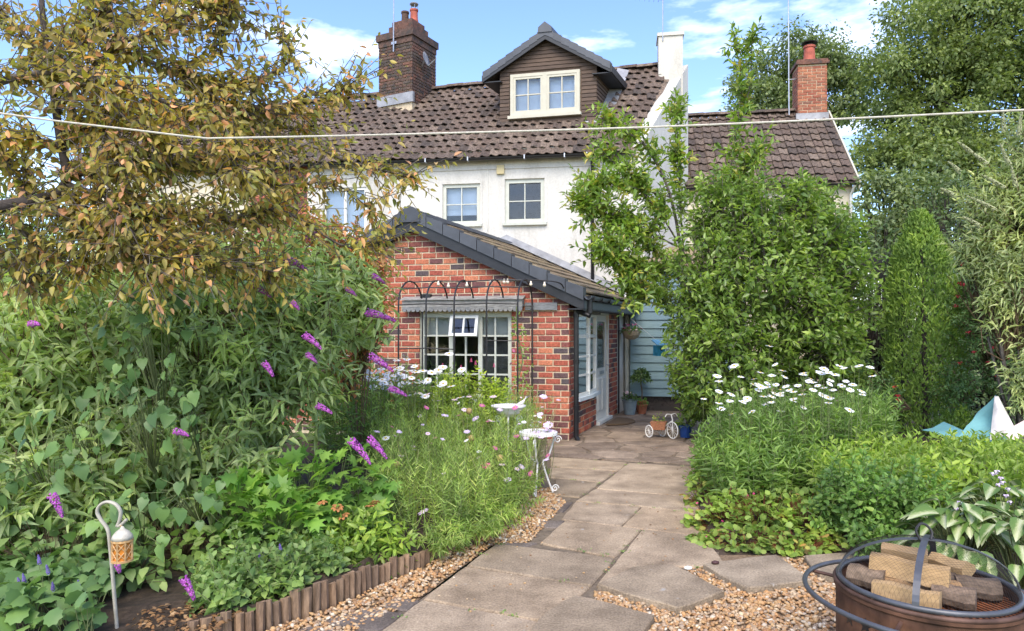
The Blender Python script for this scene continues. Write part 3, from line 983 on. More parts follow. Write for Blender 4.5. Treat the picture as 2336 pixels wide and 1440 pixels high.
q = [rp2(0.08, 0, -0.18), rp2(0.08, 1, -0.18), rp2(0.08, 1, 0.02), rp2(0.08, 0, 0.02)]
MB().prism(q, [v + HU * 0.04 for v in q]).build('verge_board', M_CREAM, endc)
gt = MB(); half_gutter(gt, RF.p(-RW, 0.2, zE2 - 0.14), RF.p(0.08, 0.2, zE2 - 0.14), -HV, 0.05); gt.build('gutter', M_BLACK, endc)
MB().tube([RF.p(0.0, 0.19, zE2 - 0.18), RF.p(-0.05, 0.05, zE2 - 0.4), RF.p(-0.05, 0.05, 0)], 0.035, 8).build('downpipe', M_WINWHITE, endc)
c2 = Frame(RF.p(-0.40, -rb2, 0), HU, -HV)
cm2 = MB().box(c2, -0.36, 0.36, -0.3, 0.3, 7.1, 8.72).build('chimney', M_MORTAR, endc)
me_ob = brick_mesh('end_chimney_brick', 0.223, 0.05, 0.068, 0.006, M_BRICK_ORANGE)
for fr_, ext in ((Frame(c2.p(0, 0.3, 0), HU, -HV), 0.36), (Frame(c2.p(-0.36, 0, 0), -HV, -HU), 0.3), (Frame(c2.p(0.36, 0, 0), HV, HU), 0.3)):
    lst = brick_list(7.2, 8.72, 0.078, 0.235, 0.012, lambda zc, z0, z1, e=ext: [(-e - 0.01, e + 0.01)], 6)
    place_bricks(fr_, lst, me_ob, 0.223, 0.068, 0.05, -0.04, cm2, M_BRICK_ORANGE)
cp = MB(); cp.box(c2, -0.42, 0.42, -0.36, 0.36, 8.722, 8.80); cp.box(c2, -0.39, 0.39, -0.33, 0.33, 8.802, 8.86); cp.build('corbel', M_BRICK_OLD, cm2)
MB().lathe(c2.p(0, 0, 0), [(0.17, 8.86), (0.15, 8.95), (0.135, 9.25), (0.16, 9.27), (0.16, 9.32), (0.10, 9.32)], 14).build('chimney_pot', M_PINKRED, cm2)
MB().lathe(c2.p(0, 0, 0), [(0.10, 9.321), (0.10, 9.38), (0.21, 9.385), (0.22, 9.41), (0.08, 9.46)], 14).build('cowl', M_BLACK, cm2)
MB().box(c2, -0.42, 0.40, 0.3, 0.36, 7.20, 7.42).build('flashing', M_LEAD, cm2)
mast = thing('radio_mast', 'tall thin radio mast rising beside the end cottage chimney', 'mast', RF.p(-0.95, -rb2 + 0.15, 7.4))
MB().tube([RF.p(-0.95, -rb2 + 0.15, 7.4), RF.p(-0.98, -rb2 + 0.15, 11.8)], [0.02, 0.014], 6).build('pole', M_METALLIC, mast)
MB().tube([RF.p(-0.98, -rb2 + 0.15, 8.4), RF.p(-0.75, -rb2 + 0.15, 8.4)], 0.015, 6).build('bracket', M_METALLIC, mast)

# ------------------------------------------------------------------ blue weatherboarded lean-to and white porch pier
BF = Frame(HF.p(0.02, 0.30, 0), HU, -HV)
bl0, bl1 = BF.a_of(1438), BF.a_of(1438) + 2.3
lean = thing('weatherboard_lean_to', 'pale blue weatherboarded lean-to wall beside the brick extension', 'lean-to', BF.p(1, 0, 0))
lw = MB().box(BF, bl0, bl1, -1.6, -0.03, 0.30, 2.95).build('wall', M_BOARD, lean)
z = 0.30; bh_ = 0.176
while z < 2.9:
    q = [BF.p(bl0, -0.028, z), BF.p(bl1, -0.028, z), BF.p(bl1, -0.028, z + bh_ - 0.004), BF.p(bl0, -0.028, z + bh_ - 0.004)]
    q2 = [BF.p(bl0, 0.006, z), BF.p(bl1, 0.006, z), BF.p(bl1, -0.016, z + bh_ - 0.004), BF.p(bl0, -0.016, z + bh_ - 0.004)]
    MB().prism(q, q2).build('weatherboard', M_BOARD, lean)
    z += bh_
MB().box(BF, bl0 + 0.01, bl1 - 0.01, -1.55, -0.06, -0.05, 0.298).build('plinth', M_BRICK_OLD, lean)
q = [BF.p(bl0 - 0.05, 0.15, 2.93), BF.p(bl1 + 0.1, 0.15, 2.93), BF.p(bl1 + 0.1, -1.6, 3.5), BF.p(bl0 - 0.05, -1.6, 3.5)]
MB().prism(q, [v + Vector((0, 0, 0.07)) for v in q]).build('roof', M_FLATTILE, lean)

# ------------------------------------------------------------------ brick extension
C0 = P(1298, 1005, CAMH * FPX / 255.0); C0.z = 0
T14, T20 = R(14), R(20)
GU = Vector((math.cos(T14), -math.sin(T14), 0))
GN = Vector((-math.sin(T14), -math.cos(T14), 0))
EV = Vector((math.sin(T20), math.cos(T20), 0))
EN = Vector((math.cos(T20), -math.sin(T20), 0))
FF_ = Frame(C0, GU, GN)             # front gable wall, a runs from -5.03 to 0
SF = Frame(C0, EV, EN)              # right side wall, a runs into the depth
AP = -2.514                         # ridge position along the front
SLOPE = 0.473
ZTOP = 3.547
def roofz(a): return ZTOP - SLOPE * abs(a - AP)
ext = thing('brick_extension', 'red brick single storey extension with dark grey verge and lichen tiled roof', 'extension', C0 + GU * -2.5)
wa0, wa1 = FF_.a_of(957), FF_.a_of(1167)
wz0e, wz1e = 0.60, 1.945
EXW = 2 * AP
fh = [(wa0, wa1, wz0e, wz1e)]
wall_f = wall_cells(FF_, EXW, 0, -0.05, 2.16, fh, -0.25, -0.006)
q = [(EXW, 2.16), (0, 2.16), (AP, roofz(AP) - 0.16)]
wall_f.prism([FF_.p(a, -0.25, z) for a, z in q], [FF_.p(a, -0.006, z) for a, z in q])
wall_f = wall_f.build('front_wall', M_MORTAR, ext)
COURSE, BLEN, BJ = 14.1 * C0.y / FPX, 0.237, 0.017
BH = COURSE - BJ
me_br = brick_mesh('brick', BLEN - BJ, 0.05, BH, 0.006, M_BRICK)
def iv_front(zc, z0, z1):
    zt = z1 + 0.10
    if zt <= 2.2:
        iv = [(EXW, -0.001)]
    else:
        hwid = (ZTOP - 0.06 - zt) / SLOPE
        if hwid <= 0.05: return []
        iv = [(max(EXW, AP - hwid), min(0, AP + hwid))]
    return cut(iv, fh, z0, z1)
lst = brick_list(0.0, 3.45, COURSE, BLEN, BJ, iv_front, 11)
cnt = [0]
def sing(o):
    x, y = px(o)
    if x > 858 and cnt[0] < 300 and (y < 900 or x > 1160):
        cnt[0] += 1
        return True
    return False
place_bricks(FF_, lst, me_br, BLEN - BJ, BH, 0.05, -0.044, wall_f, M_BRICK, sing)
# side wall: openings for the bow window and the door, white pier at the far end
s_w0, s_w1 = 0.33, 1.62
s_d0, s_d1 = 1.80, 2.86
S_END, S_PIER = 3.62, 4.46
sh = [(s_w0, s_w1, 0.60, 1.95), (s_d0, s_d1, -0.04, 2.03)]
wall_s = wall_cells(SF, 0.0, S_END, -0.05, 2.16, sh, -0.25, -0.006).build('side_wall', M_MORTAR, ext)
lst = brick_list(0.0, 2.16, COURSE, BLEN, BJ, lambda zc, z0, z1: cut([(0.002, S_END)], sh, z0, z1), 12)
place_bricks(SF, lst, me_br, BLEN - BJ, BH, 0.05, -0.044, wall_s, M_BRICK)
MB().box(SF, S_END + 0.05, S_PIER, -0.25, 0.0, -0.05, 2.3).build('rendered_pier', M_RENDER, ext)
MB().tube([SF.p(S_END + 0.03, 0.03, 2.2), SF.p(S_END + 0.03, 0.03, 0.0)], 0.018, 6).build('corner_trim', M_BLACK, ext)
MB().tube([SF.p(S_PIER - 0.12, 0.07, 2.5), SF.p(S_PIER - 0.12, 0.07, 0.0)], 0.055, 8).build('soil_pipe', M_WINWHITE, ext, smooth=True)
# left and rear walls, kept simple, close the room
lw_ = MB()
Lb = C0 + GU * EXW
lw_.prism([Lb, Lb + GU * 0.25, Lb + GU * 0.25 + EV * 4.0, Lb + EV * 4.0], [v + Vector((0, 0, 2.2)) for v in (Lb, Lb + GU * 0.25, Lb + GU * 0.25 + EV * 4.0, Lb + EV * 4.0)])
lw_.build('left_wall', M_BRICK, ext)
# front window: three lights of two columns, the middle top light open
rr_ = [0, 0.26, 0.51, 0.76, 1.0]
fw = window(FF_, wa0, wa1, wz0e, wz1e, [2, 2, 2], 4, ext, M_WINGREEN, b=-0.035, fw=0.065, bar=0.026, rows_rel=rr_, skip={(1, 3)}, sillmat=mat_plain('pale_sill', (0.45, 0.50, 0.48), 0.6), sill_out=0.12,
            blinds=[(0.02, 0.33, 0.74, M_BLIND), (0.67, 0.98, 0.72, M_BLIND)], room=2.4)
n3 = (wa1 - wa0 - 0.065 * 4) / 3
fa0, fa1 = wa0 + 0.065 * 2 + n3 - 0.02, wa0 + 0.065 * 2 + 2 * n3 + 0.02
fz1 = wz1e - 0.05; fz0 = wz0e + 0.065 + (wz1e - wz0e - 0.13) * 0.76 - 0.03
tilt = R(17)
hinge = FF_.p(0, -0.02, fz1)
class TiltF(Frame):
    def p(s, a, b, z):
        dz = z - fz1
        return FF_.p(a, -0.02 + b * math.cos(tilt) - dz * math.sin(tilt), fz1 + dz * math.cos(tilt) + b * math.sin(tilt))
TF = TiltF(C0, GU, GN)
fl = MB()
for (A, B, Z, Y) in ((fa0, fa1, fz0, fz0 + 0.045), (fa0, fa1, fz1 - 0.045, fz1), (fa0, fa0 + 0.045, fz0 + 0.045, fz1 - 0.045), (fa1 - 0.045, fa1, fz0 + 0.045, fz1 - 0.045), ((fa0 + fa1) / 2 - 0.013, (fa0 + fa1) / 2 + 0.013, fz0 + 0.045, fz1 - 0.045)):
    fl.box(TF, A, B, 0, 0.05, Z, Y)
fl.build('open_top_light', M_WINWHITE, fw)
for (A, B) in ((fa0 + 0.045, (fa0 + fa1) / 2 - 0.013), ((fa0 + fa1) / 2 + 0.013, fa1 - 0.045)):
    MB().box(TF, A, B, 0.02, 0.026, fz0 + 0.045, fz1 - 0.045).build('pane', M_GLASS, fw)
# weathered hood with scalloped edge over the window, old timber plate beside it
hd0, hd1 = FF_.a_of(925), FF_.a_of(1196)
hood = MB(); hood.box(FF_, hd0, hd1, 0.008, 0.14, 2.04, 2.145)
hz = [FF_.p(hd0 - 0.02, 0.010, 2.20), FF_.p(hd1 + 0.02, 0.010, 2.20), FF_.p(hd1 + 0.02, 0.17, 2.148), FF_.p(hd0 - 0.02, 0.17, 2.148)]
hood.prism(hz, [v + Vector((0, 0, 0.014)) for v in hz])
hood = hood.build('window_hood', M_OLDWOOD, ext)
sc = MB(); n = 26; st = (hd1 - hd0) / n
for k in range(n):
    a_ = hd0 + st * k
    pts = [(a_, 2.038)] + [(a_ + st * (0.5 - 0.5 * math.cos(math.pi * j / 6)), 2.01 - 0.045 * math.sin(math.pi * j / 6)) for j in range(7)] + [(a_ + st, 2.038)]
    sc.prism([FF_.p(x, 0.125, z) for x, z in pts], [FF_.p(x, 0.139, z) for x, z in pts])
sc.build('scalloped_trim', M_OLDWOOD, hood)
MB().box(FF_, FF_.a_of(1199), FF_.a_of(1272), 0.008, 0.05, 1.985, 2.10).build('timber_plate', M_OLDWOOD, ext)
MB().box(FF_, FF_.a_of(963), FF_.a_of(986), 0.009, 0.09, 2.17, 2.25).build('wall_light', M_BLACK, ext)
# bow window on the side
zb0, zb1 = 0.62, 1.94
nseg = 2
bow = [(s_w0 + (s_w1 - s_w0) * k / nseg, 0.015 + 0.065 * math.sin(math.pi * (0.12 + 0.76 * k / nseg))) for k in range(nseg + 1)]
bowp = MB()
for (s, b) in bow:
    bowp.box(SF, s - 0.028, s + 0.028, b - 0.05, b + 0.012, zb0, zb1)
nb_ = None
zl = [zb0, zb0 + 0.05, zb1 - 0.05, zb1]
for k in range(nseg):
    (s0, b0_), (s1, b1_) = bow[k], bow[k + 1]
    for zz, hh in ((zb0, 0.05), (zb1 - 0.05, 0.05), (zb0 + 0.93, 0.055)):
        q = [SF.p(s0, b0_ - 0.05, zz), SF.p(s1, b1_ - 0.05, zz), SF.p(s1, b1_ + 0.004, zz), SF.p(s0, b0_ + 0.004, zz)]
        bowp.prism(q, [v + Vector((0, 0, hh)) for v in q])
bw = bowp.build('bow_window', M_WINWHITE, ext)
for k in range(nseg):
    (s0, b0_), (s1, b1_) = bow[k], bow[k + 1]
    for zz in (zb0 + 0.32, zb0 + 0.62):
        q = [SF.p(s0, b0_ - 0.045, zz), SF.p(s1, b1_ - 0.045, zz), SF.p(s1, b1_, zz), SF.p(s0, b0_, zz)]
        MB().prism(q, [v + Vector((0, 0, 0.028)) for v in q]).build('glazing_bar', M_WINWHITE, bw)
    for (za, zb_) in ((zb0 + 0.05, zb0 + 0.32), (zb0 + 0.348, zb0 + 0.62), (zb0 + 0.648, zb0 + 0.93), (zb0 + 0.985, zb1 - 0.05)):
        q = [SF.p(s0 + 0.028, b0_ - 0.024, za), SF.p(s1 - 0.028, b1_ - 0.024, za), SF.p(s1 - 0.028, b1_ - 0.018, za), SF.p(s0 + 0.028, b0_ - 0.018, za)]
        MB().prism(q, [v + Vector((0, 0, zb_ - za)) for v in q]).build('pane', M_GLASS, bw)
sl = [SF.p(s_w0 - 0.07, -0.05, 0)] + [SF.p(s + (-0.07 if k == 0 else 0.07 if k == nseg else 0), b + 0.07, 0) for k, (s, b) in enumerate(bow)] + [SF.p(s_w1 + 0.07, -0.05, 0)]
MB().prism([v + Vector((0, 0, zb0 - 0.055)) for v in sl], [v + Vector((0, 0, zb0 - 0.002)) for v in sl]).build('sill', mat_plain('blue_white_sill', (0.55, 0.62, 0.66), 0.5, var=0.1), bw)
MB().prism([v + Vector((0, 0, zb1 + 0.003)) for v in sl], [v + Vector((0, 0, zb1 + 0.075)) for v in sl]).build('head', M_OLDWOOD, bw)
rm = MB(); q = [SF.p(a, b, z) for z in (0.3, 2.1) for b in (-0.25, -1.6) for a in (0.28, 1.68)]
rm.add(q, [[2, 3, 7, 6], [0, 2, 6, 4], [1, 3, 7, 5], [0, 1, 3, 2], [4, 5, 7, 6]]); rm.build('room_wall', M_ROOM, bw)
# door: frame, leaf, glazed panel, two lower panels, handle, threshold
M_DOOR = mat_plain('ivory_door_paint', (0.74, 0.70, 0.62), 0.4, var=0.06, scale=5)
df = MB(); df.box(SF, s_d0, s_d0 + 0.07, -0.12, 0.0, 0.02, 2.02); df.box(SF, s_d1 - 0.07, s_d1, -0.12, 0.0, 0.02, 2.02); df.box(SF, s_d0 + 0.07, s_d1 - 0.07, -0.12, 0.0, 1.95, 2.02)
df.build('door_frame', M_DOOR, ext)
d0, d1 = s_d0 + 0.075, s_d1 - 0.075
dl = wall_cells(SF, d0, d1, 0.06, 1.945, [(d0 + 0.13, d1 - 0.13, 0.98, 1.83)], -0.075, -0.03)
door = dl.build('door', M_DOOR, ext)
MB().box(SF, d0 + 0.13, d1 - 0.13, -0.055, -0.048, 0.98, 1.83).build('pane', M_GLASS, door)
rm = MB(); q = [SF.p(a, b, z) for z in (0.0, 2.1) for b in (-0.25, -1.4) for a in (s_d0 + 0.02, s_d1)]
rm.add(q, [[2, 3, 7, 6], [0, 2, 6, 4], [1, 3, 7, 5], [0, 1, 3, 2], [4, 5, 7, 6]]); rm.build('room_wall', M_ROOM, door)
for (A, B) in ((d0 + 0.13, (d0 + d1) / 2 - 0.03), ((d0 + d1) / 2 + 0.03, d1 - 0.13)):
    q = [SF.p(A, -0.031, 0.2), SF.p(B, -0.031, 0.2), SF.p(B, -0.031, 0.82), SF.p(A, -0.031, 0.82)]
    q2 = [SF.p(A + 0.03, -0.012, 0.23), SF.p(B - 0.03, -0.012, 0.23), SF.p(B - 0.03, -0.012, 0.79), SF.p(A + 0.03, -0.012, 0.79)]
    MB().prism(q, q2).build('panel', M_DOOR, door)
hn = MB(); hn.box(SF, d1 - 0.075, d1 - 0.045, -0.03, -0.022, 0.90, 1.12); hn.tube([SF.p(d1 - 0.06, -0.02, 1.02), SF.p(d1 - 0.06, 0.03, 1.02), SF.p(d1 - 0.17, 0.035, 1.015)], 0.009, 6)
hn.build('handle', M_METALLIC, door)
MB().box(SF, d0 + 0.28, d1 - 0.28, -0.03, -0.018, 0.87, 0.93).build('letterbox', M_METALLIC, door)
MB().box(SF, s_d0 - 0.02, s_d1 + 0.02, -0.1, 0.07, 0.0, 0.055).build('threshold', M_WINWHITE, ext)
# roof: deck, tiles, verge caps, bargeboards, fascia, gutter, downpipe, flashing
RLEN = 4.55
def er(side, t, s, lift=0.0):   # side +1 right; t 0 eaves..1 ridge; s metres back from the verge line
    hwid = -AP + 0.26
    a = AP + side * hwid * (1 - t)
    p = C0 + GU * a + EV * s
    p.z = ZTOP - SLOPE * hwid * (1 - t) + lift
    return p
FO = -0.14
ER = None
for side in (1, -1):
    top = [er(side, 0, FO), er(side, 1, FO), er(side, 1, RLEN), er(side, 0, RLEN)]
    m_ = MB().prism([v - Vector((0, 0, 0.09)) for v in top], [v - Vector((0, 0, 0.03)) for v in top])
    o_ = m_.build('roof', M_FLATTILE, ext)
    if side == 1: ER = o_
    else: EL = o_
nr, TW = 9, 0.30
tm = {}
pls = []
for i in range(nr):
    t0, t1 = i / nr, min(1.0, (i + 1.15) / nr)
    for side in (1, -1):
        off = (i % 2) * 0.15
        k = 0
        s = FO + 0.16 - off
        while s < RLEN - 0.05:
            s0, s1 = max(s, FO + 0.14), min(s + TW - 0.006, RLEN)
            if s1 - s0 > 0.03:
                jz = random.uniform(-0.004, 0.006)
                # tiles stop at the house wall, which cuts the roof at an angle
                q = [er(side, t0, s0, 0.035 + jz), er(side, t0, s1, 0.035 + jz), er(side, t1, s1, 0.006), er(side, t1, s0, 0.006)]
                mid = sum(q, Vector()) / 4
                if (mid - W0).dot(HV) < 0.05:
                    MB().prism([v - Vector((0, 0, 0.026)) for v in q], q).build('roof_tile', M_FLATTILE, ER if side == 1 else EL)
            s += TW
nv = 10
for side in (1, -1):
    for k in range(nv):
        t0, t1 = k / nv, (k + 1) / nv - 0.004
        l0, l1 = 0.085, 0.055
        q = [er(side, t0, FO - 0.03, -0.11), er(side, t1, FO - 0.03, -0.11), er(side, t1, FO - 0.03, l1), er(side, t0, FO - 0.03, l0)]
        q2 = [er(side, t0, FO + 0.15, -0.02), er(side, t1, FO + 0.15, -0.02), er(side, t1, FO + 0.15, l1), er(side, t0, FO + 0.15, l0)]
        MB().prism(q, q2).build('verge_cap', M_SLATEGREY, ext)
    q = [er(side, 0, FO - 0.0, -0.26), er(side, 1, FO - 0.0, -0.29), er(side, 1, FO - 0.0, -0.03), er(side, 0, FO - 0.0, -0.03)]
    MB().prism(q, [v + EV * 0.025 for v in q]).build('bargeboard', M_BARGE, ext)
    q = [er(side, 0, FO + 0.03, -0.27), er(side, 1, FO + 0.03, -0.27), er(side, 1, 0.0, -0.27), er(side, 0, 0.0, -0.27)]
    MB().prism(q, [v + Vector((0, 0, 0.02)) for v in q]).build('soffit', M_BARGE, ext)
q = [C0 + GU * (AP + x) + EV * (FO - 0.05) + Vector((0, 0, z)) for x, z in ((-0.19, ZTOP - 0.16), (0.19, ZTOP - 0.16), (0.17, ZTOP + 0.01), (0.0, ZTOP + 0.105), (-0.17, ZTOP + 0.01))]
MB().prism(q, [v + EV * 0.16 for v in q]).build('ridge_end_cap', M_SLATEGREY, ext)
s = FO + 0.11
while s < RLEN:
    q = [C0 + GU * (AP + x) + EV * s + Vector((0, 0, z)) for x, z in ((-0.15, ZTOP - 0.03), (-0.13, ZTOP + 0.03), (0.0, ZTOP + 0.085), (0.13, ZTOP + 0.03), (0.15, ZTOP - 0.03))]
    if (q[2] - W0).dot(HV) < 0: MB().prism(q, [v + EV * 0.41 + Vector((0, 0, -0.006)) for v in q]).build('ridge_tile', M_SLATEGREY, ext)
    s += 0.42
# fascia, soffit and gutter along the right eaves
e0, e1 = er(1, 0, FO), er(1, 0, RLEN - 0.12)
q = [e0 + Vector((0, 0, -0.24)), e1 + Vector((0, 0, -0.24)), e1 + Vector((0, 0, -0.05)), e0 + Vector((0, 0, -0.05))]
MB().prism(q, [v - EN * 0.025 for v in q]).build('fascia', M_GREYPVC, ext)
q = [e0 + Vector((0, 0, -0.25)), e1 + Vector((0, 0, -0.25)), e1 - GU * 0.25 + Vector((0, 0, -0.25)), e0 - GU * 0.25 + Vector((0, 0, -0.25))]
MB().prism(q, [v + Vector((0, 0, 0.02)) for v in q]).build('soffit', M_BARGE, ext)
gt = MB(); half_gutter(gt, e0 + EN * 0.065 + Vector((0, 0, -0.045)), e1 + EN * 0.065 + Vector((0, 0, -0.06)), EN, 0.058)
gg = gt.build('gutter', M_GREYPVC, ext)
for k in range(8):
    p_ = e0.lerp(e1, (k + 0.3) / 8) + EN * 0.065 + Vector((0, 0, -0.05))
    MB().box(Frame(p_, EV, EN), -0.02, 0.02, -0.068, 0.068, -0.064, 0.012).build('gutter_clip', M_BLACK, gg)
dp0 = e0 + EV * 0.12 + EN * 0.065
bt = SF.p(0.05, 0.10, 0)
dpl = [dp0 + Vector((0, 0, -0.09)), dp0 + Vector((0, 0, -0.30)), dp0 + Vector((0, 0, -0.34)), Vector((bt.x, bt.y, 1.98)), Vector((bt.x, bt.y, 1.92)), Vector((bt.x, bt.y, 0.06)), Vector((bt.x, bt.y, 0.0)) + EN * 0.03]
dpo = MB().tube(dpl, 0.040, 10).build('downpipe', M_BLACK, ext)
for zz in (0.5, 1.2, 1.9):
    MB().tube([bt + Vector((0, 0, zz - 0.03)), bt + Vector((0, 0, zz + 0.03))], 0.047, 10).build('pipe_clip', M_BLACK, dpo)
# lead flashing where the roof meets the house
fl = MB()
for side in (1, -1):
    pts = []
    for t in np.linspace(0.02, 1, 10):
        lo, hi = er(side, t, 0), er(side, t, 1)
        d_ = (hi - lo)
        s_ = (W0 - lo).dot(HV) / d_.dot(HV)
        pts.append(lo + d_ * s_)
    for k in range(9):
        q = [pts[k] + Vector((0, 0, 0.04)) - HV * 0.16, pts[k + 1] + Vector((0, 0, 0.04)) - HV * 0.16, pts[k + 1] + Vector((0, 0, 0.06)) - HV * 0.012, pts[k] + Vector((0, 0, 0.06)) - HV * 0.012,]
        fl.prism(q, [v + Vector((0, 0, 0.012)) for v in q])
        q = [pts[k] + Vector((0, 0, 0.05)) - HV * 0.014, pts[k + 1] + Vector((0, 0, 0.05)) - HV * 0.014, pts[k + 1] + Vector((0, 0, 0.20)) - HV * 0.006, pts[k] + Vector((0, 0, 0.20)) - HV * 0.006]
        fl.prism(q, [v - HV * 0.012 for v in q])
fl.build('flashing', M_LEAD, ext)
# things just inside the bow window
# ------------------------------------------------------------------ path, patio, stepping slabs
def mat_slab(name, cols, bs=0.012):
    m, nt, b = newmat(name)
    rn = rand_node(nt)
    r = ramp_node(nt, cols)
    nt.links.new(rn.outputs[0], r.inputs['Fac'])
    n1 = noise_node(nt, 2.6, 7, 0.62, 'World')
    v1 = ramp_node(nt, [(0.55, 0.52, 0.49), (1.26, 1.24, 1.2)], [0.30, 0.66])
    nt.links.new(n1.outputs['Fac'], v1.inputs['Fac'])
    n2 = noise_node(nt, 70, 4, 0.7, 'World')
    v2 = ramp_node(nt, [(0.55, 0.54, 0.53), (1.32, 1.32, 1.32)], [0.3, 0.7])
    nt.links.new(n2.outputs['Fac'], v2.inputs['Fac'])
    c = mixc(nt, 1.0, r.outputs['Color'], v1.outputs['Color'], 'MULTIPLY')
    c = mixc(nt, 1.0, c, v2.outputs['Color'], 'MULTIPLY')
    n3 = noise_node(nt, 11, 3, 0.5, 'World')           # pale lichen spots
    r3 = ramp_node(nt, [(0, 0, 0), (1, 1, 1)], [0.70, 0.76])
    nt.links.new(n3.outputs['Fac'], r3.inputs['Fac'])
    c = mixc(nt, r3.outputs['Color'], c, (0.36, 0.33, 0.29))
    nt.links.new(c, b.inputs['Base Color'])
    b.inputs['Roughness'].default_value = 0.85
    b.inputs['Specular IOR Level'].default_value = 0.3
    add = nt.nodes.new('ShaderNodeMath'); add.operation = 'ADD'
    nt.links.new(n1.outputs['Fac'], add.inputs[0]); nt.links.new(n2.outputs['Fac'], add.inputs[1])
    bump(nt, b, add.outputs[0], bs, 0.55)
    return m
M_SLAB = mat_slab('buff_concrete_slab', [(0.34, 0.262, 0.182), (0.42, 0.33, 0.235), (0.37, 0.292, 0.212), (0.39, 0.295, 0.20)])
M_SLABG = mat_slab('grey_concrete_slab', [(0.32, 0.255, 0.182), (0.295, 0.232, 0.165), (0.34, 0.275, 0.20)])
M_SLATE = mat_slab('grey_stone_set', [(0.15, 0.125, 0.11), (0.18, 0.15, 0.13)])
M_CRAZY = mat_slab('crazy_paving_stone', [(0.26, 0.20, 0.15), (0.20, 0.155, 0.12), (0.33, 0.26, 0.20), (0.24, 0.19, 0.15), (0.29, 0.22, 0.17)])

def poly_slab(pts, top, thick, mat, parent, name='paving_slab', rough=0.006, ch=0.010, seed=0, inset=0.0):
    r = random.Random(seed)
    pts = [Vector((p[0], p[1], 0)) for p in pts]
    c = sum(pts, Vector()) / len(pts)
    area = sum(pts[i].x * pts[(i + 1) % len(pts)].y - pts[(i + 1) % len(pts)].x * pts[i].y for i in range(len(pts)))
    if area < 0: pts = pts[::-1]
    ring = []
    for i, p in enumerate(pts):
        q = pts[(i + 1) % len(pts)]
        L = (q - p).length
        n = max(1, int(L / 0.11))
        for k in range(n):
            v = p.lerp(q, k / n)
            v = v + (c - v).normalized() * (inset + (r.uniform(-rough, rough) if k else rough * 1.2))
            ring.append(v)
    mb = MB()
    tz = [r.uniform(-0.002, 0.002) for _ in ring]
    R3 = [[Vector((v.x, v.y, top - thick)) for v in ring],
          [Vector((v.x, v.y, top - ch)) for v in ring],
          [Vector((v.x, v.y, top + tz[i])) + (c - v).normalized() * ch for i, v in enumerate(ring)]]
    mb.loft(R3, cap=True)
    return mb.build(name, mat, parent)

# beds of the paths (structure), slabs are their pieces
gm = MB()
def flat_poly(name, pts, z, mat, kind='structure', parent=None):
    m_ = MB(); m_.add([Vector((p[0], p[1], z)) for p in pts], [list(range(len(pts)))])
    o = m_.build(name, mat, parent)
    if kind: o['kind'] = kind
    return o
M_BED = mat_plain('sandy_joint', (0.15, 0.115, 0.08), 0.95, var=0.4, scale=25, bmp=0.01)
M_GRAVELBED = mat_plain('gravel_bed', (0.20, 0.135, 0.08), 0.95, var=0.5, scale=60, bmp=0.02)
path = flat_poly('path', [G(800, 1470), G(1480, 1470), G(1640, 1300), G(1640, 1180), G(1600, 1060), G(1235, 1040), G(1215, 1180), G(1080, 1280)], -0.016, M_BED)
patio = flat_poly('patio', [G(1200, 1036), G(1640, 1062), (4.6, 11.0), (4.6, 15.3), (2.0, 15.3), (0.1, 10.9)], -0.014, M_BED)

S = lambda *q: [G(x, y) for x, y in q]
slabs = [
    (S((1064, 1289), (1349, 1335), (1401, 1272), (1131, 1240)), M_SLABG),
    (S((1232, 1238), (1402, 1270), (1463, 1206), (1290, 1187)), M_SLAB),
    (S((965, 1365), (1238, 1415), (1346, 1338), (1061, 1292)), M_SLAB),
    (S((962, 1368), (1236, 1419), (1130, 1500), (790, 1500)), M_SLAB),
    (S((1280, 1185), (1416, 1199), (1461, 1156), (1313, 1144)), M_SLAB),
    (S((1419, 1200), (1600, 1222), (1600, 1172), (1464, 1156)), M_SLAB),
    (S((1313, 1142), (1462, 1154), (1600, 1170), (1600, 1136), (1359, 1115)), M_SLAB),
    (S((1361, 1114), (1600, 1134), (1600, 1066), (1434, 1056)), M_SLAB),
    (S((1256, 1063), (1407, 1074), (1432, 1055), (1256, 1042)), M_SLAB),
    (S((1252, 1088), (1369, 1099), (1405, 1075), (1255, 1065)), M_SLAB),
    (S((1262, 1128), (1322, 1134), (1367, 1101), (1268, 1091)), M_SLABG),
    (S((1360, 1336), (1467, 1207), (1604, 1224), (1660, 1292), (1530, 1291), (1440, 1298)), M_SLAB),
]
for i, (q, m_) in enumerate(slabs):
    poly_slab(q, 0.0, 0.045, m_, path, seed=20 + i, inset=-0.004)
# small dark stone setts closing the left edge
setts = [((1225, 1187), (1290, 1186), (1278, 1203), (1215, 1200)), ((1272, 1142), (1308, 1144), (1284, 1168), (1252, 1160)), ((1160, 1236), (1228, 1236), (1190, 1250), (1135, 1243)),
         ((905, 1360), (960, 1366), (935, 1392), (860, 1380)), ((840, 1385), (925, 1396), (870, 1440), (720, 1420)), ((700, 1425), (860, 1444), (800, 1490), (600, 1480))]
for i, q in enumerate(setts):
    poly_slab(S(*q), -0.004, 0.04, M_SLATE, path, name='stone_sett', seed=60 + i, rough=0.008)

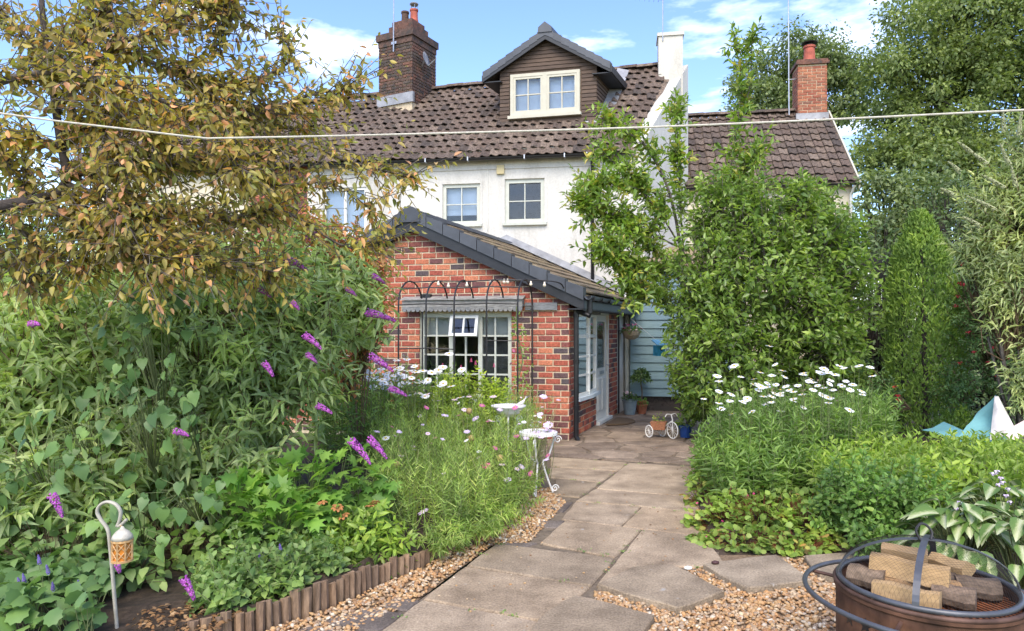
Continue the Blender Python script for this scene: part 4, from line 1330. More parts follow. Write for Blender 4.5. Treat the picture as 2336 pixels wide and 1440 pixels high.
# stepping slabs lying in the gravel
step = flat_poly('gravel_ground', [(0.35, 3.0), (4.6, 3.0), (4.6, 5.3), (1.0, 5.35), G(1360, 1345)], -0.024, M_GRAVELBED)
M_STEP = M_SLABG
steps = [((1359, 1341), (1440, 1300), (1530, 1293), (1657, 1357), (1547, 1398)), ((1310, 1366), (1497, 1412), (1440, 1490), (1190, 1490), (1225, 1420)),
         ((1600, 1294), (1772, 1272), (1856, 1332), (1702, 1351)), ((1832, 1274), (1960, 1268), (1990, 1300), (1902, 1326), (1868, 1318))]
for i, q in enumerate(steps):
    poly_slab(S(*q), 0.028, 0.05, M_STEP, step, name='stepping_slab', seed=80 + i, rough=0.010, ch=0.007)

# crazy paving: voronoi cells
def clip(poly, p, n):
    out = []
    for i in range(len(poly)):
        a, b = poly[i], poly[(i + 1) % len(poly)]
        da, db = (a[0] - p[0]) * n[0] + (a[1] - p[1]) * n[1], (b[0] - p[0]) * n[0] + (b[1] - p[1]) * n[1]
        if da <= 0: out.append(a)
        if (da < 0) != (db < 0) and abs(da - db) > 1e-9:
            t = da / (da - db)
            out.append((a[0] + (b[0] - a[0]) * t, a[1] + (b[1] - a[1]) * t))
    return out
reg = [tuple(G(1210, 1037))[:2], tuple(G(1620, 1061))[:2], (4.2, 11.0), (4.2, 14.9), (2.5, 14.9), (0.5, 10.6)]
rr2 = random.Random(12)
sites = []
y = 8.6
while y < 15:
    x = -0.2
    while x < 4.5:
        sites.append((x + rr2.uniform(-0.2, 0.2), y + rr2.uniform(-0.19, 0.19)))
        x += 0.52
    y += 0.44
for i, s in enumerate(sites):
    poly = list(reg)
    for j, t in enumerate(sites):
        if i == j or (s[0] - t[0]) ** 2 + (s[1] - t[1]) ** 2 > 2.5: continue
        m_ = ((s[0] + t[0]) / 2, (s[1] + t[1]) / 2)
        n_ = (t[0] - s[0], t[1] - s[1])
        poly = clip(poly, m_, n_)
        if len(poly) < 3: break
    if len(poly) < 3: continue
    c = (sum(p[0] for p in poly) / len(poly), sum(p[1] for p in poly) / len(poly))
    q = Vector((c[0], c[1], 0)) - C0
    if q.dot(EN) < -0.12 and q.dot(GN) < -0.05: continue           # under the extension
    xs = [Vector((p[0], p[1], 0)) for p in poly]
    if max((a - b).length for a in xs for b in xs) < 0.15: continue
    poly_slab(poly, rr2.uniform(-0.007, 0.002), 0.04, M_CRAZY, patio, name='paving_stone', seed=200 + i, rough=0.012, inset=0.012)

# ------------------------------------------------------------------ planting beds
def bed(name, pts, z, label_mat):
    cx_ = sum(p[0] for p in pts) / len(pts); cy_ = sum(p[1] for p in pts) / len(pts)
    mb = MB()
    rings = []
    for k in range(7):
        f = 1 - k / 6.5
        rings.append([Vector((cx_ + (p[0] - cx_) * f, cy_ + (p[1] - cy_) * f, z + (0.05 * noise2(p[0] * f * 3, p[1] * f * 3) if k else -0.02) + (0.02 if k else -0.12))) for p in pts])
    mb.loft(rings, cap=True)
    o = mb.build(name, label_mat); o['kind'] = 'structure'
    return o
edge_px = [(430, 1470), (570, 1440), (680, 1402), (760, 1375), (860, 1330), (950, 1292), (1010, 1262), (1060, 1240), (1110, 1216)]
edge = smooth_line([G(x, y) for x, y in edge_px], 8)
leftbed_pts = [tuple(p)[:2] for p in edge] + [tuple(G(1180, 1170))[:2], tuple(G(1212, 1110))[:2], tuple(G(1225, 1045))[:2], (0.2, 10.4), (-4.8, 11.6), (-6.5, 8.0), (-4.5, 3.0), (-2.4, 3.0)]
lb = bed('left_flower_bed', leftbed_pts, 0.07, M_SOIL)
rightbed_pts = [tuple(G(1590, 1275))[:2], tuple(G(1565, 1200))[:2], tuple(G(1560, 1130))[:2], tuple(G(1575, 1060))[:2], tuple(G(1585, 1000))[:2], (4.0, 13.0), (9.0, 13.5), (8.5, 5.5), (4.0, 4.9), (2.6, 5.1), tuple(G(1900, 1268))[:2]]
rbed = bed('right_flower_bed', rightbed_pts, 0.05, M_SOIL)

# log roll edging
M_LOG = mat_pieces('edging_log', [(0.27, 0.17, 0.10), (0.20, 0.13, 0.085), (0.32, 0.21, 0.13), (0.23, 0.155, 0.10), (0.17, 0.115, 0.08)], nscale=16, namt=0.5, stretch=(3, 3, 0.6), bmp=0.004)
edging = thing('log_edging', 'low half log roll edging along the gravel strip', 'edging', edge[20])
d_acc, prev = 0.0, edge[0]
pts_e = []
for p in edge[1:]:
    seg = (p - prev).length
    pts_e.append((d_acc, prev, p, seg)); d_acc += seg; prev = p
s, i = 0.02, 0
re = random.Random(5)
while s < d_acc - 0.02:
    while pts_e[i][0] + pts_e[i][3] < s: i += 1
    d0_, a_, b_, L_ = pts_e[i]
    c = a_.lerp(b_, (s - d0_) / L_); t = (b_ - a_).normalized(); n_ = Vector((-t.y, t.x, 0))
    w = re.uniform(0.045, 0.066); h = 0.110 + re.uniform(-0.018, 0.022) + 0.03 * math.sin(s * 2.1)
    lean_ = re.uniform(-0.07, 0.07)
    prof = [(-w / 2, 0.012), (-w / 2 * 0.75, -0.012), (0, -0.026), (w / 2 * 0.75, -0.012), (w / 2, 0.012)]
    mb = MB()
    mb.prism([c + t * x + n_ * y + Vector((0, 0, -0.04)) for x, y in prof], [c + t * (x + lean_ * h) + n_ * y + Vector((0, 0, h + (0.004 if abs(x) < 0.01 else -0.004))) for x, y in prof])
    mb.build('log', M_LOG, edging)
    s += w + 0.003

# ------------------------------------------------------------------ gravel pebbles
M_PEBBLE = mat_pieces('pebble', [(0.40, 0.22, 0.09), (0.50, 0.32, 0.15), (0.32, 0.155, 0.06), (0.60, 0.45, 0.28), (0.36, 0.26, 0.17), (0.52, 0.28, 0.11), (0.24, 0.15, 0.09), (0.70, 0.60, 0.46)],
                      nscale=120, namt=0.25, bmp=0.0, rough=0.6, spec=0.4)
t_ = (1 + 5 ** 0.5) / 2
ICO_V = np.array([(-1, t_, 0), (1, t_, 0), (-1, -t_, 0), (1, -t_, 0), (0, -1, t_), (0, 1, t_), (0, -1, -t_), (0, 1, -t_), (t_, 0, -1), (t_, 0, 1), (-t_, 0, -1), (-t_, 0, 1)]) / math.sqrt(1 + t_ * t_)
ICO_F = np.array([(0, 11, 5), (0, 5, 1), (0, 1, 7), (0, 7, 10), (0, 10, 11), (1, 5, 9), (5, 11, 4), (11, 10, 2), (10, 7, 6), (7, 1, 8), (3, 9, 4), (3, 4, 2), (3, 2, 6), (3, 6, 8), (3, 8, 9), (4, 9, 5), (2, 4, 11), (6, 2, 10), (8, 6, 7), (9, 8, 1)])
def inside(poly, x, y):
    c = False
    j = len(poly) - 1
    for i in range(len(poly)):
        if (poly[i][1] > y) != (poly[j][1] > y) and x < (poly[j][0] - poly[i][0]) * (y - poly[i][1]) / (poly[j][1] - poly[i][1]) + poly[i][0]:
            c = not c
        j = i
    return c
def pebbles(name, poly, density, size, label, holes=(), z=-0.018, parent=None):
    xs = [p[0] for p in poly]; ys = [p[1] for p in poly]
    A = (max(xs) - min(xs)) * (max(ys) - min(ys))
    n = int(A * density)
    X = rng.uniform(min(xs), max(xs), n); Y = rng.uniform(min(ys), max(ys), n)
    keep = [i for i in range(n) if inside(poly, X[i], Y[i]) and not any(inside(h, X[i], Y[i]) for h in holes)]
    X, Y = X[keep], Y[keep]; n = len(X)
    sc = size * rng.uniform(0.55, 1.35, (n, 1)) * np.stack([rng.uniform(0.8, 1.3, n), rng.uniform(0.6, 1.0, n), rng.uniform(0.45, 0.75, n)], 1)
    ang = rng.uniform(0, 6.283, n); tl = rng.uniform(-0.5, 0.5, (n, 2))
    V = ICO_V[None] * (1 + rng.uniform(-0.14, 0.14, (n, 12, 1))) * sc[:, None, :]
    x = V[..., 0] * np.cos(ang)[:, None] - V[..., 1] * np.sin(ang)[:, None]
    y = V[..., 0] * np.sin(ang)[:, None] + V[..., 1] * np.cos(ang)[:, None]
    zz = V[..., 2] + x * tl[:, :1] + y * tl[:, 1:]
    V = np.stack([x + X[:, None], y + Y[:, None], zz + z + rng.uniform(0, 0.012, (n, 1))], -1).reshape(-1, 3)
    F = (ICO_F[None] + (np.arange(n) * 12)[:, None, None]).reshape(-1, 3)
    o = obj(name, V, F, M_PEBBLE, parent, smooth=True, kind='stuff')
    tag(o, label, 'gravel')
    return o
st_polys = [[tuple(G(x, y))[:2] for x, y in q] for q in steps]
pebbles('gravel', [tuple(G(1360, 1345))[:2], tuple(G(1640, 1283))[:2], tuple(G(1900, 1262))[:2], (3.2, 4.75), (3.4, 3.3), (0.45, 3.55), (0.40, 3.9)], 2600, 0.0150, 'golden gravel around the fire pit and stepping slabs', st_polys)
lstrip = [(p[0] + 0.02, p[1] - 0.03) for p in [tuple(q)[:2] for q in edge]] + [tuple(G(1180, 1165))[:2], tuple(G(1213, 1112))[:2], tuple(G(1265, 1112))[:2], tuple(G(1290, 1145))[:2], tuple(G(1240, 1200))[:2], tuple(G(1205, 1236))[:2], tuple(G(1120, 1240))[:2], tuple(G(1050, 1290))[:2], tuple(G(950, 1365))[:2], tuple(G(800, 1440))[:2], tuple(G(740, 1480))[:2]]
flat_poly('gravel_strip_ground', lstrip, -0.0215, M_GRAVELBED)
pebbles('gravel', lstrip, 2300, 0.0150, 'strip of golden gravel between log edging and path', [], -0.014)
bigs = [((1570, 1309), (0.80, 0.78, 0.72), 0.03, 'white pebble lying on the stepping slab'), ((1632, 1296), (0.07, 0.03, 0.03), 0.03, 'dark red pebble lying beside the white one')]
for (q, col, s_, lab) in bigs:
    c = G(*q); c.z = 0.028 + s_ * 0.42
    V = ICO_V * np.array([s_ * 1.1, s_ * 0.8, s_ * 0.45]) * (1 + rng.uniform(-0.1, 0.1, (12, 1))) + np.array(c)[None]
    o = obj('pebble', V, ICO_F, mat_plain('pebble_' + lab.split()[0], col, 0.6, var=0.1), smooth=True, base=tuple(c))
    tag(o, lab, 'pebble')

# stray stones, weeds and moss in the joints of the path
sx = []
for _ in range(110):
    x, y = random.uniform(1000, 1620), random.uniform(1060, 1436)
    g_ = G(x, y)
    sx.append((g_.x, g_.y))
sx = np.array(sx); n = len(sx)
sc_ = rng.uniform(0.004, 0.010, (n, 1, 1)) * np.array((1.2, 0.9, 0.6))
V = (ICO_V[None] * sc_ + np.stack([sx[:, 0], sx[:, 1], np.full(n, 0.004)], 1)[:, None]).reshape(-1, 3)
so_ = obj('scattered_stones', V, (ICO_F[None] + (np.arange(n) * 12)[:, None, None]).reshape(-1, 3), M_PEBBLE, smooth=True, kind='stuff', base=(0.5, 6, 0))
tag(so_, 'stray gravel stones scattered over the path slabs', 'gravel')

# ------------------------------------------------------------------ metal rose arch in front of the gable
M_WIRE = M_IRON
arch = thing('metal_arch_tunnel', 'black metal hooped rose arch standing against the brick gable', 'arch', FF_.p(-1.5, 0.6, 0))
NB, FB = 1.05, 0.10
NFr = Frame(FF_.p(0, NB, 0), GU, GN)
hoops = [NFr.a_of(x) for x in (909, 972, 1036, 1110, 1181)]
zs, zt = 2.06, 2.42
tops = []
for i, a in enumerate(hoops):
    pts = [FF_.p(a, NB, 0.0), FF_.p(a, NB, 1.2), FF_.p(a, NB, zs)]
    for k in range(1, 12):
        t = math.pi * k / 12
        pts.append(FF_.p(a, FB + (NB - FB) * (0.5 + 0.5 * math.cos(t)), zs + (zt - zs) * math.sin(t)))
    pts.append(FF_.p(a, FB, zs))
    if i in (0, 4): pts.append(FF_.p(a, FB, 0.0))
    MB().tube(pts, 0.0135, 6).build('hoop', M_WIRE, arch)
    tops.append(FF_.p(a, (NB + FB) / 2, zt))
for (b, z) in ((NB, zs), (FB, zs), ((NB + FB) / 2, zt), (NB, 1.42), (NB - 0.13, 2.30)):
    m_ = 4 if z != 1.42 else 1
    pts = [FF_.p(h + (0.02 if z == zt and i % 2 else 0), b, z + (0.0 if i % 2 else -0.015)) for i, h in enumerate(hoops)]
    if z == 1.42: pts = pts[:3]
    MB().tube(pts, 0.0105, 6).build('rail', M_WIRE, arch)
MB().tube([FF_.p(hoops[3], NB, 1.53), FF_.p(hoops[4], NB, 1.53)], 0.008, 6).build('rail', M_WIRE, arch)
# sixth hoop end at the right carries on to the wall
pts = [FF_.p(hoops[4], (NB + FB) / 2, zt), FF_.p(hoops[4] + 0.42, 0.35, zt - 0.03), FF_.p(hoops[4] + 0.50, 0.15, zt - 0.12), FF_.p(hoops[4] + 0.52, 0.10, zs + 0.12)]
MB().tube(smooth_line(pts, 4), 0.010, 6).build('rail', M_WIRE, arch)
M_BULB = mat_plain('frosted_bulb', (0.75, 0.66, 0.52), 0.25, var=0.1, scale=30, spec=0.6)
sl_ = thing('string_lights', 'string of round bulbs hung along the top of the metal arch', 'string lights', FF_.p(-1.5, 0.6, 2.3))
bul = [(1000, 648), (1023, 652), (1065, 650), (1119, 645), (1150, 643), (1158, 643), (1211, 648), (1242, 650)]
cab = []
for (x, y) in bul:
    p = P(x, y, tops[2].y - 0.05)
    cab.append(p + Vector((0, 0, 0.04)))
    MB().lathe(p, [(0.004, 0.045), (0.012, 0.040), (0.013, 0.018), (0.020, 0.010), (0.026, -0.008), (0.020, -0.024), (0.004, -0.032)], 10).build('bulb', M_BULB, sl_, smooth=True)
MB().tube(smooth_line(cab, 4), 0.004, 4).build('cable', M_WIRE, sl_)

# ------------------------------------------------------------------ things by the door
M_ZINC = mat_plain('blue_grey_zinc', (0.23, 0.29, 0.32), 0.5, var=0.2, scale=8)
M_WICKER = mat_plain('wicker', (0.42, 0.35, 0.26), 0.85, var=0.4, scale=60, bmp=0.01)
M_COMPOST = mat_plain('compost', (0.03, 0.022, 0.016), 0.95, var=0.4, scale=60)
def pot(name, label, cat, c, r0, r1, h, mat, seg=22, rimh=0.03, bulge=0.0):
    t = thing(name, label, cat, c)
    prof = [(r0 * 0.9, 0.0), (r0, 0.004), ((r0 + r1) / 2 + bulge, h * 0.5), (r1, h - rimh), (r1 * 1.08, h - rimh + 0.004), (r1 * 1.1, h), (r1 * 0.98, h), (r1 * 0.95, h - 0.025)]
    MB().lathe(c, prof, seg, cap=True).build('pot', mat, t, smooth=False)
    MB().lathe(c, [(r1 * 0.94, h - 0.028), (r1 * 0.5, h - 0.016), (0.01, h - 0.012)], seg, cap=True).build('compost', M_COMPOST, t)
    return t
bk_c = SF.p(3.55, 0.27, 0); bucket = pot('bucket_planter', 'blue grey zinc bucket of flowers beside the door', 'planter', bk_c, 0.105, 0.145, 0.29, M_ZINC)
tp_c = SF.p(3.75, 0.48, 0); tpot = pot('terracotta_pot', 'small terracotta pot beside the zinc bucket', 'plant pot', tp_c, 0.075, 0.105, 0.19, M_TERRA)
bb_c = G(1563, 998); bb = pot('blue_bucket', 'bright blue glazed plant pot under the green shrub', 'plant pot', bb_c, 0.075, 0.105, 0.19, mat_plain('bright_blue_glaze', (0.02, 0.07, 0.26), 0.3, var=0.2, scale=10, spec=0.6))
hb = thing('topiary_pot', 'leggy round headed bay shrub in a pot behind the zinc bucket', 'potted shrub', SF.p(4.0, 0.42, 0))
MB().lathe(SF.p(4.0, 0.42, 0), [(0.08, 0), (0.11, 0.2), (0.12, 0.2), (0.12, 0.23), (0.10, 0.23), (0.02, 0.215)], 18).build('pot', M_TERRA, hb)
TOPI = SF.p(4.0, 0.42, 0)
MB().tube(smooth_line([TOPI + Vector((0, 0, 0.2)), TOPI + Vector((0.02, 0, 0.4)), TOPI + Vector((-0.01, 0, 0.62)), TOPI + Vector((0.01, 0, 0.8))], 4), 0.013, 6).build('trunk', mat_plain('young_bark', (0.16, 0.12, 0.08), 0.9, var=0.3, scale=20), hb)
# half round coir mat
dmt = thing('doormat', 'half round brown coir mat on the patio below the door', 'doormat', SF.p(2.35, 0.4, 0))
q = [SF.p(1.85, 0.16, 0.003)] + [SF.p(2.35 - 0.52 * math.cos(math.pi * k / 14), 0.16 + 0.42 * math.sin(math.pi * k / 14), 0.003) for k in range(15)] + [SF.p(2.87, 0.16, 0.003)]
MB().prism(q, [v + Vector((0, 0, 0.02)) for v in q]).build('mat', mat_plain('coir', (0.13, 0.085, 0.05), 0.98, var=0.4, scale=80, bmp=0.01), dmt)
# hanging basket on a scroll bracket at the white pier
hbk = thing('hanging_basket', 'woven hanging basket of flowers on a bracket at the white pier', 'hanging basket', SF.p(3.9, 0.32, 1.28))
bc = P(1440, 775, SF.p(3.9, 0.32, 0).y)
MB().lathe(bc, [(0.06, 0.0), (0.12, 0.03), (0.17, 0.09), (0.20, 0.17), (0.205, 0.18), (0.19, 0.18), (0.15, 0.165), (0.02, 0.16)], 22).build('basket', M_WICKER, hbk)
bh_c = bc + Vector((0, 0, 0.62))
for k in range(3):
    t = 2 * math.pi * k / 3 + 0.4
    MB().tube([bc + Vector((0.195 * math.cos(t), 0.195 * math.sin(t), 0.175)), bh_c], 0.004, 4).build('chain', M_IRON, hbk)
wallp = SF.p(S_PIER - 0.3, 0.0, bh_c.z + 0.06)
br = MB(); br.tube([wallp + Vector((0, 0, -0.22)), wallp + Vector((0, 0, 0.04))], 0.010, 6)
br.tube(smooth_line([wallp, wallp.lerp(bh_c, 0.6) + Vector((0, 0, 0.05)), bh_c + Vector((0.0, 0, 0.03)), bh_c], 5), 0.008, 6)
br.tube(smooth_line([wallp + Vector((0, 0, -0.2)), wallp.lerp(bh_c, 0.35) + Vector((0, 0, -0.10)), wallp.lerp(bh_c, 0.75) + Vector((0, 0, 0.02))], 5), 0.007, 6)
br.build('bracket', M_IRON, hbk)
BASKET = bc
# blue bird box hanging at the shrub's edge
bx = thing('bird_box', 'bright blue wooden bird box hanging at the shrub edge', 'bird box', P(1503, 812, 12.6))
BXF = Frame(Vector((P(1503, 800, 12.6).x, 12.6, 0)), (0.93, 0.36, 0), (0.36, -0.93, 0))
zc0 = P(1503, 812, 12.6).z
M_BB = mat_plain('sky_blue_paint', (0.04, 0.30, 0.46), 0.55, var=0.2, scale=14)
MB().box(BXF, -0.075, 0.085, -0.07, 0.07, zc0, zc0 + 0.19).build('box', M_BB, bx)
q = [BXF.p(-0.10, 0.11, zc0 + 0.185), BXF.p(0.11, 0.11, zc0 + 0.185), BXF.p(0.11, -0.09, zc0 + 0.275), BXF.p(-0.10, -0.09, zc0 + 0.275)]
MB().prism(q, [v + Vector((0, 0, 0.018)) for v in q]).build('lid', mat_plain('pale_blue_paint', (0.20, 0.48, 0.62), 0.5, var=0.1), bx)
hl = MB(); hl.loft([[BXF.p(0.005 + 0.026 * math.cos(2 * math.pi * k / 14), b, zc0 + 0.12 + 0.026 * math.sin(2 * math.pi * k / 14)) for k in range(14)] for b in (0.071, 0.0725)]); hl.build('entrance_hole', M_BLACK, bx)
MB().tube([BXF.p(0, -0.06, zc0 + 0.27), P(1440, 728, 13.4)], 0.003, 4).build('hanging_cord', M_WHITEP, bx)
# toy bicycle planter
bike = thing('bicycle_planter', 'small white ornamental tricycle planter with wicker box on the patio', 'planter', G(1520, 998))
bo = G(1520, 1000); BK = Frame(bo, Vector((0.85, -0.30, 0)).normalized(), Vector((-0.33, -0.94, 0)))
def wheel(name, c, r, fr, parent, ux):
    m_ = MB()
    ring = [c + ux * (r * math.cos(2 * math.pi * k / 18)) + Vector((0, 0, r * math.sin(2 * math.pi * k / 18))) for k in range(19)]
    m_.tube(ring, 0.009, 6)
    for k in range(6):
        t = math.pi * k / 6
        d_ = ux * (r * math.cos(t)) + Vector((0, 0, r * math.sin(t)))
        m_.tube([c - d_, c + d_], 0.003, 4)
    return m_.build(name, M_WHITEP, parent)
wdir = Vector((0.45, -0.89, 0)).normalized()
f_c = BK.p(0.10, 0.05, 0.135)
wheel('wheel', f_c, 0.125, BK, bike, wdir)
for s_ in (-0.02, -0.20):
    wheel('wheel', BK.p(s_ - 0.06, -0.12 if s_ > -0.1 else 0.03, 0.10), 0.09, BK, bike, wdir)
fm = MB(); top_ = f_c + Vector((0, 0, 0.24)) - wdir * 0.03
fm.tube([f_c, f_c + Vector((0, 0, 0.16)), top_], 0.009, 6)
hx = Vector((0.86, 0.45, 0)).normalized()
fm.tube(smooth_line([top_ - hx * 0.12 + Vector((0, 0, -0.03)), top_ - hx * 0.08 + Vector((0, 0, 0.01)), top_, top_ + hx * 0.08 + Vector((0, 0, 0.01)), top_ + hx * 0.12 + Vector((0, 0, -0.03))], 3), 0.007, 6)
fm.tube(smooth_line([f_c + Vector((0, 0, 0.15)), BK.p(0.0, -0.02, 0.20), BK.p(-0.08, -0.03, 0.10), BK.p(-0.18, -0.05, 0.10)], 4), 0.008, 6)
fm.build('frame', M_WHITEP, bike)
bxm = MB(); bxm.prism([BK.p(-0.21, -0.10, 0.13), BK.p(-0.02, -0.13, 0.13), BK.p(-0.02, 0.06, 0.13), BK.p(-0.21, 0.06, 0.13)], [BK.p(-0.24, -0.12, 0.25), BK.p(0.0, -0.15, 0.25), BK.p(0.0, 0.08, 0.25), BK.p(-0.24, 0.08, 0.25)])
bxm.build('wicker_box', mat_plain('red_wicker', (0.33, 0.14, 0.07), 0.85, var=0.45, scale=70, bmp=0.01), bike)
sb = MB(); sb.box(Frame(G(1545, 995), HU, -HV), -0.14, 0.16, -0.1, 0.1, 0.0, 0.11); stn = sb.build('stone_block', M_SLABG, base=tuple(G(1545, 995))); tag(stn, 'low stone block between the tricycle planter and blue pot', 'stone')

# ------------------------------------------------------------------ bird bath and small iron table in the flower bed
bbx = thing('bird_bath', 'white bird bath with a small bird figure in front of the window', 'bird bath', Vector((P(1160, 930, 8.2).x, 8.2, 0.05)))
bq = Vector((P(1160, 930, 8.2).x, 8.2, 0))
zt_ = P(1160, 925, 8.2).z
MB().lathe(bq, [(0.06, zt_ - 0.13), (0.13, zt_ - 0.09), (0.19, zt_ - 0.015), (0.205, zt_ - 0.012), (0.205, zt_), (0.185, zt_ + 0.002), (0.12, zt_ - 0.03), (0.02, zt_ - 0.045)], 24).build('bowl', M_WHITEP, bbx)
for k in range(3):
    t = 2 * math.pi * k / 3 + 0.5
    e = Vector((math.cos(t), math.sin(t), 0))
    MB().tube(smooth_line([bq + e * 0.05 + Vector((0, 0, zt_ - 0.11)), bq + e * 0.12 + Vector((0, 0, zt_ - 0.2)), bq + e * 0.06 + Vector((0, 0, zt_ - 0.35)), bq + e * 0.07 + Vector((0, 0, 0.3)), bq + e * 0.18 + Vector((0, 0, 0.05))], 5), 0.011, 6).build('leg', M_WHITEP, bbx)
    c_ = bq + e * 0.14 + Vector((0, 0, zt_ - 0.17))
    MB().tube([c_ + e * (0.045 * (1 - j / 26) * math.cos(j * 0.45)) + Vector((0, 0, 0.045 * (1 - j / 26) * math.sin(j * 0.45))) for j in range(22)], 0.007, 5).build('scroll', M_WHITEP, bbx)
bd = thing('bird_figure', 'little white bird figure perched on the bird bath rim', 'figurine', bq + Vector((0.15, -0.05, zt_)))
bp = bq + Vector((0.155, -0.06, zt_))
rings = []
for (x, z, r_) in ((-0.06, 0.02, 0.004), (-0.035, 0.025, 0.017), (0.0, 0.035, 0.027), (0.025, 0.055, 0.021), (0.035, 0.075, 0.016), (0.042, 0.092, 0.017), (0.052, 0.100, 0.011), (0.070, 0.098, 0.002)):
    rings.append([bp + Vector((x, r_ * math.cos(2 * math.pi * k / 10), z + r_ * math.sin(2 * math.pi * k / 10))) for k in range(10)])
MB().loft(rings).build('body', M_WHITEP, bd, smooth=True)
tb = thing('iron_table', 'small round white iron table with scrolled legs by the path', 'table', G(1240, 1120))
tq = Vector((P(1228, 985, 7.2).x, 7.2, 0)); tz = P(1228, 985, 7.2).z
MB().lathe(tq, [(0.19, tz - 0.03), (0.197, tz - 0.028), (0.197, tz), (0.185, tz + 0.006), (0.18, tz - 0.004), (0.02, tz - 0.004)], 28).build('top', M_WHITEP, tb)
for k in range(3):
    t = 2 * math.pi * k / 3 + 0.3
    e = Vector((math.cos(t), math.sin(t), 0))
    pts = [tq + e * 0.17 + Vector((0, 0, tz - 0.03)), tq + e * 0.16 + Vector((0, 0, tz - 0.12)), tq + e * 0.10 + Vector((0, 0, tz - 0.28)), tq + e * 0.05 + Vector((0, 0, 0.33)), tq + e * 0.10 + Vector((0, 0, 0.16)), tq + e * 0.16 + Vector((0, 0, 0.01))]
    MB().tube(smooth_line(pts, 5), 0.010, 6).build('leg', M_WHITEP, tb)
    for (rr_, zz) in ((0.215, tz - 0.09), (0.185, 0.05)):
        c_ = tq + e * rr_ + Vector((0, 0, zz))
        MB().tube([c_ + e * (0.04 * (1 - j / 26) * math.cos(j * 0.45)) + Vector((0, 0, 0.04 * (1 - j / 26) * math.sin(j * 0.45))) for j in range(22)], 0.006, 5).build('scroll', M_WHITEP, tb)

# ------------------------------------------------------------------ crook and lantern, lower left
HD = 3.85
hk = thing('shepherd_crook', 'pale metal shepherd crook standing in the left flower bed', 'garden hook', Vector((P(268, 1440, HD).x, HD, 0.05)))
hp = [P(x, y, HD) for x, y in ((276, 1500), (268, 1440), (257, 1311), (251, 1244), (246, 1209), (231, 1187), (222, 1169), (228, 1153), (245, 1145), (264, 1151), (275, 1167), (273, 1187), (268, 1200), (278, 1196), (289, 1185))]
hp[0].z = 0.04
MB().tube(smooth_line(hp, 5), 0.0135, 8, flat=0.65).build('crook', mat_plain('pale_painted_iron', (0.40, 0.37, 0.30), 0.5, var=0.2, scale=25), hk, smooth=True)
ln = thing('lantern', 'small domed orange filigree lantern hanging from the pale crook', 'lantern', P(279, 1278, HD - 0.02))
lc = Vector((P(279, 1278, HD - 0.02).x, HD - 0.02, 0)); lz = P(279, 1275, HD).z
M_LAN = mat_plain('gilt_tin', (0.50, 0.30, 0.13), 0.5, var=0.35, scale=40)
M_LGL = mat_plain('amber_glass', (0.55, 0.20, 0.03), 0.3, var=0.3, scale=40)
MB().lathe(lc, [(0.045, lz), (0.047, lz + 0.105), (0.01, lz + 0.106)], 8).build('glass', M_LGL, ln)
cg = MB()
for k in range(8):
    t = 2 * math.pi * k / 8
    e = Vector((math.cos(t), math.sin(t), 0)) * 0.051
    cg.tube([lc + e + Vector((0, 0, lz)), lc + e + Vector((0, 0, lz + 0.11))], 0.0055, 4)
    e2 = Vector((math.cos(t + math.pi / 4), math.sin(t + math.pi / 4), 0)) * 0.051
    for (za, zb) in ((0.01, 0.055), (0.055, 0.01), (0.055, 0.1), (0.1, 0.055)):
        cg.tube([lc + e + Vector((0, 0, lz + za)), lc + e2 + Vector((0, 0, lz + zb))], 0.003, 4)
for zz in (0.0, 0.108):
    cg.lathe(lc, [(0.044, lz + zz - 0.005), (0.056, lz + zz - 0.005), (0.056, lz + zz + 0.006), (0.044, lz + zz + 0.006)], 16)
cg.build('cage', M_LAN, ln)
MB().lathe(lc, [(0.056, lz + 0.115), (0.050, lz + 0.135), (0.035, lz + 0.155), (0.014, lz + 0.170), (0.005, lz + 0.185)], 12).build('dome', mat_plain('pale_tin', (0.48, 0.44, 0.36), 0.5, var=0.3, scale=30), ln, smooth=True)
MB().tube([lc + Vector((0, 0, lz + 0.18)), P(270, 1196, HD)], 0.003, 4).build('loop', M_LAN, ln)

# ------------------------------------------------------------------ fire pit with split logs under a mesh dome
M_RUST = mat_plain('rusty_steel', (0.115, 0.055, 0.032), 0.8, var=0.6, scale=7, bmp=0.004, metal=0.2)
M_RIM = mat_plain('scorched_steel', (0.10, 0.055, 0.04), 0.65, var=0.6, scale=9, metal=0.3)
M_STEEL = mat_plain('grey_steel_ring', (0.095, 0.098, 0.108), 0.42, var=0.25, scale=9, metal=0.4, spec=0.5)
PZ, PD = 0.47, 3.33
pc = Vector((P(2115, 1341, PD).x, PD, 0))
pit = thing('fire_pit', 'round rusty steel fire pit with star cut outs on the gravel', 'fire pit', pc + Vector((0, 0, -0.02)))
PR = 0.405
MB().lathe(pc, [(PR - 0.02, -0.02), (PR - 0.012, 0.0), (PR - 0.01, PZ - 0.03), (PR, PZ - 0.02), (PR, PZ), (PR - 0.022, PZ), (PR - 0.024, PZ - 0.03), (PR - 0.03, 0.20), (0.05, 0.19)], 56).build('drum', M_RUST, pit, smooth=False)
def ring(c, r, z, tr, mat, name, parent, tilt=(0, 0), seg=60):
    m_ = MB()
    pts = [c + Vector((r * math.cos(2 * math.pi * k / seg), r * math.sin(2 * math.pi * k / seg), z + tilt[0] * r * math.cos(2 * math.pi * k / seg) + tilt[1] * r * math.sin(2 * math.pi * k / seg))) for k in range(seg)]
    rings = []
    for k in range(seg):
        t = 2 * math.pi * k / seg
        e = Vector((math.cos(t), math.sin(t), 0))
        rings.append([pts[k] + (e * math.cos(2 * math.pi * j / 8) + Vector((0, 0, math.sin(2 * math.pi * j / 8)))) * tr for j in range(8)])
    rings.append(rings[0])
    m_.loft(rings, cap=False)
    return m_.build(name, mat, parent, smooth=True)
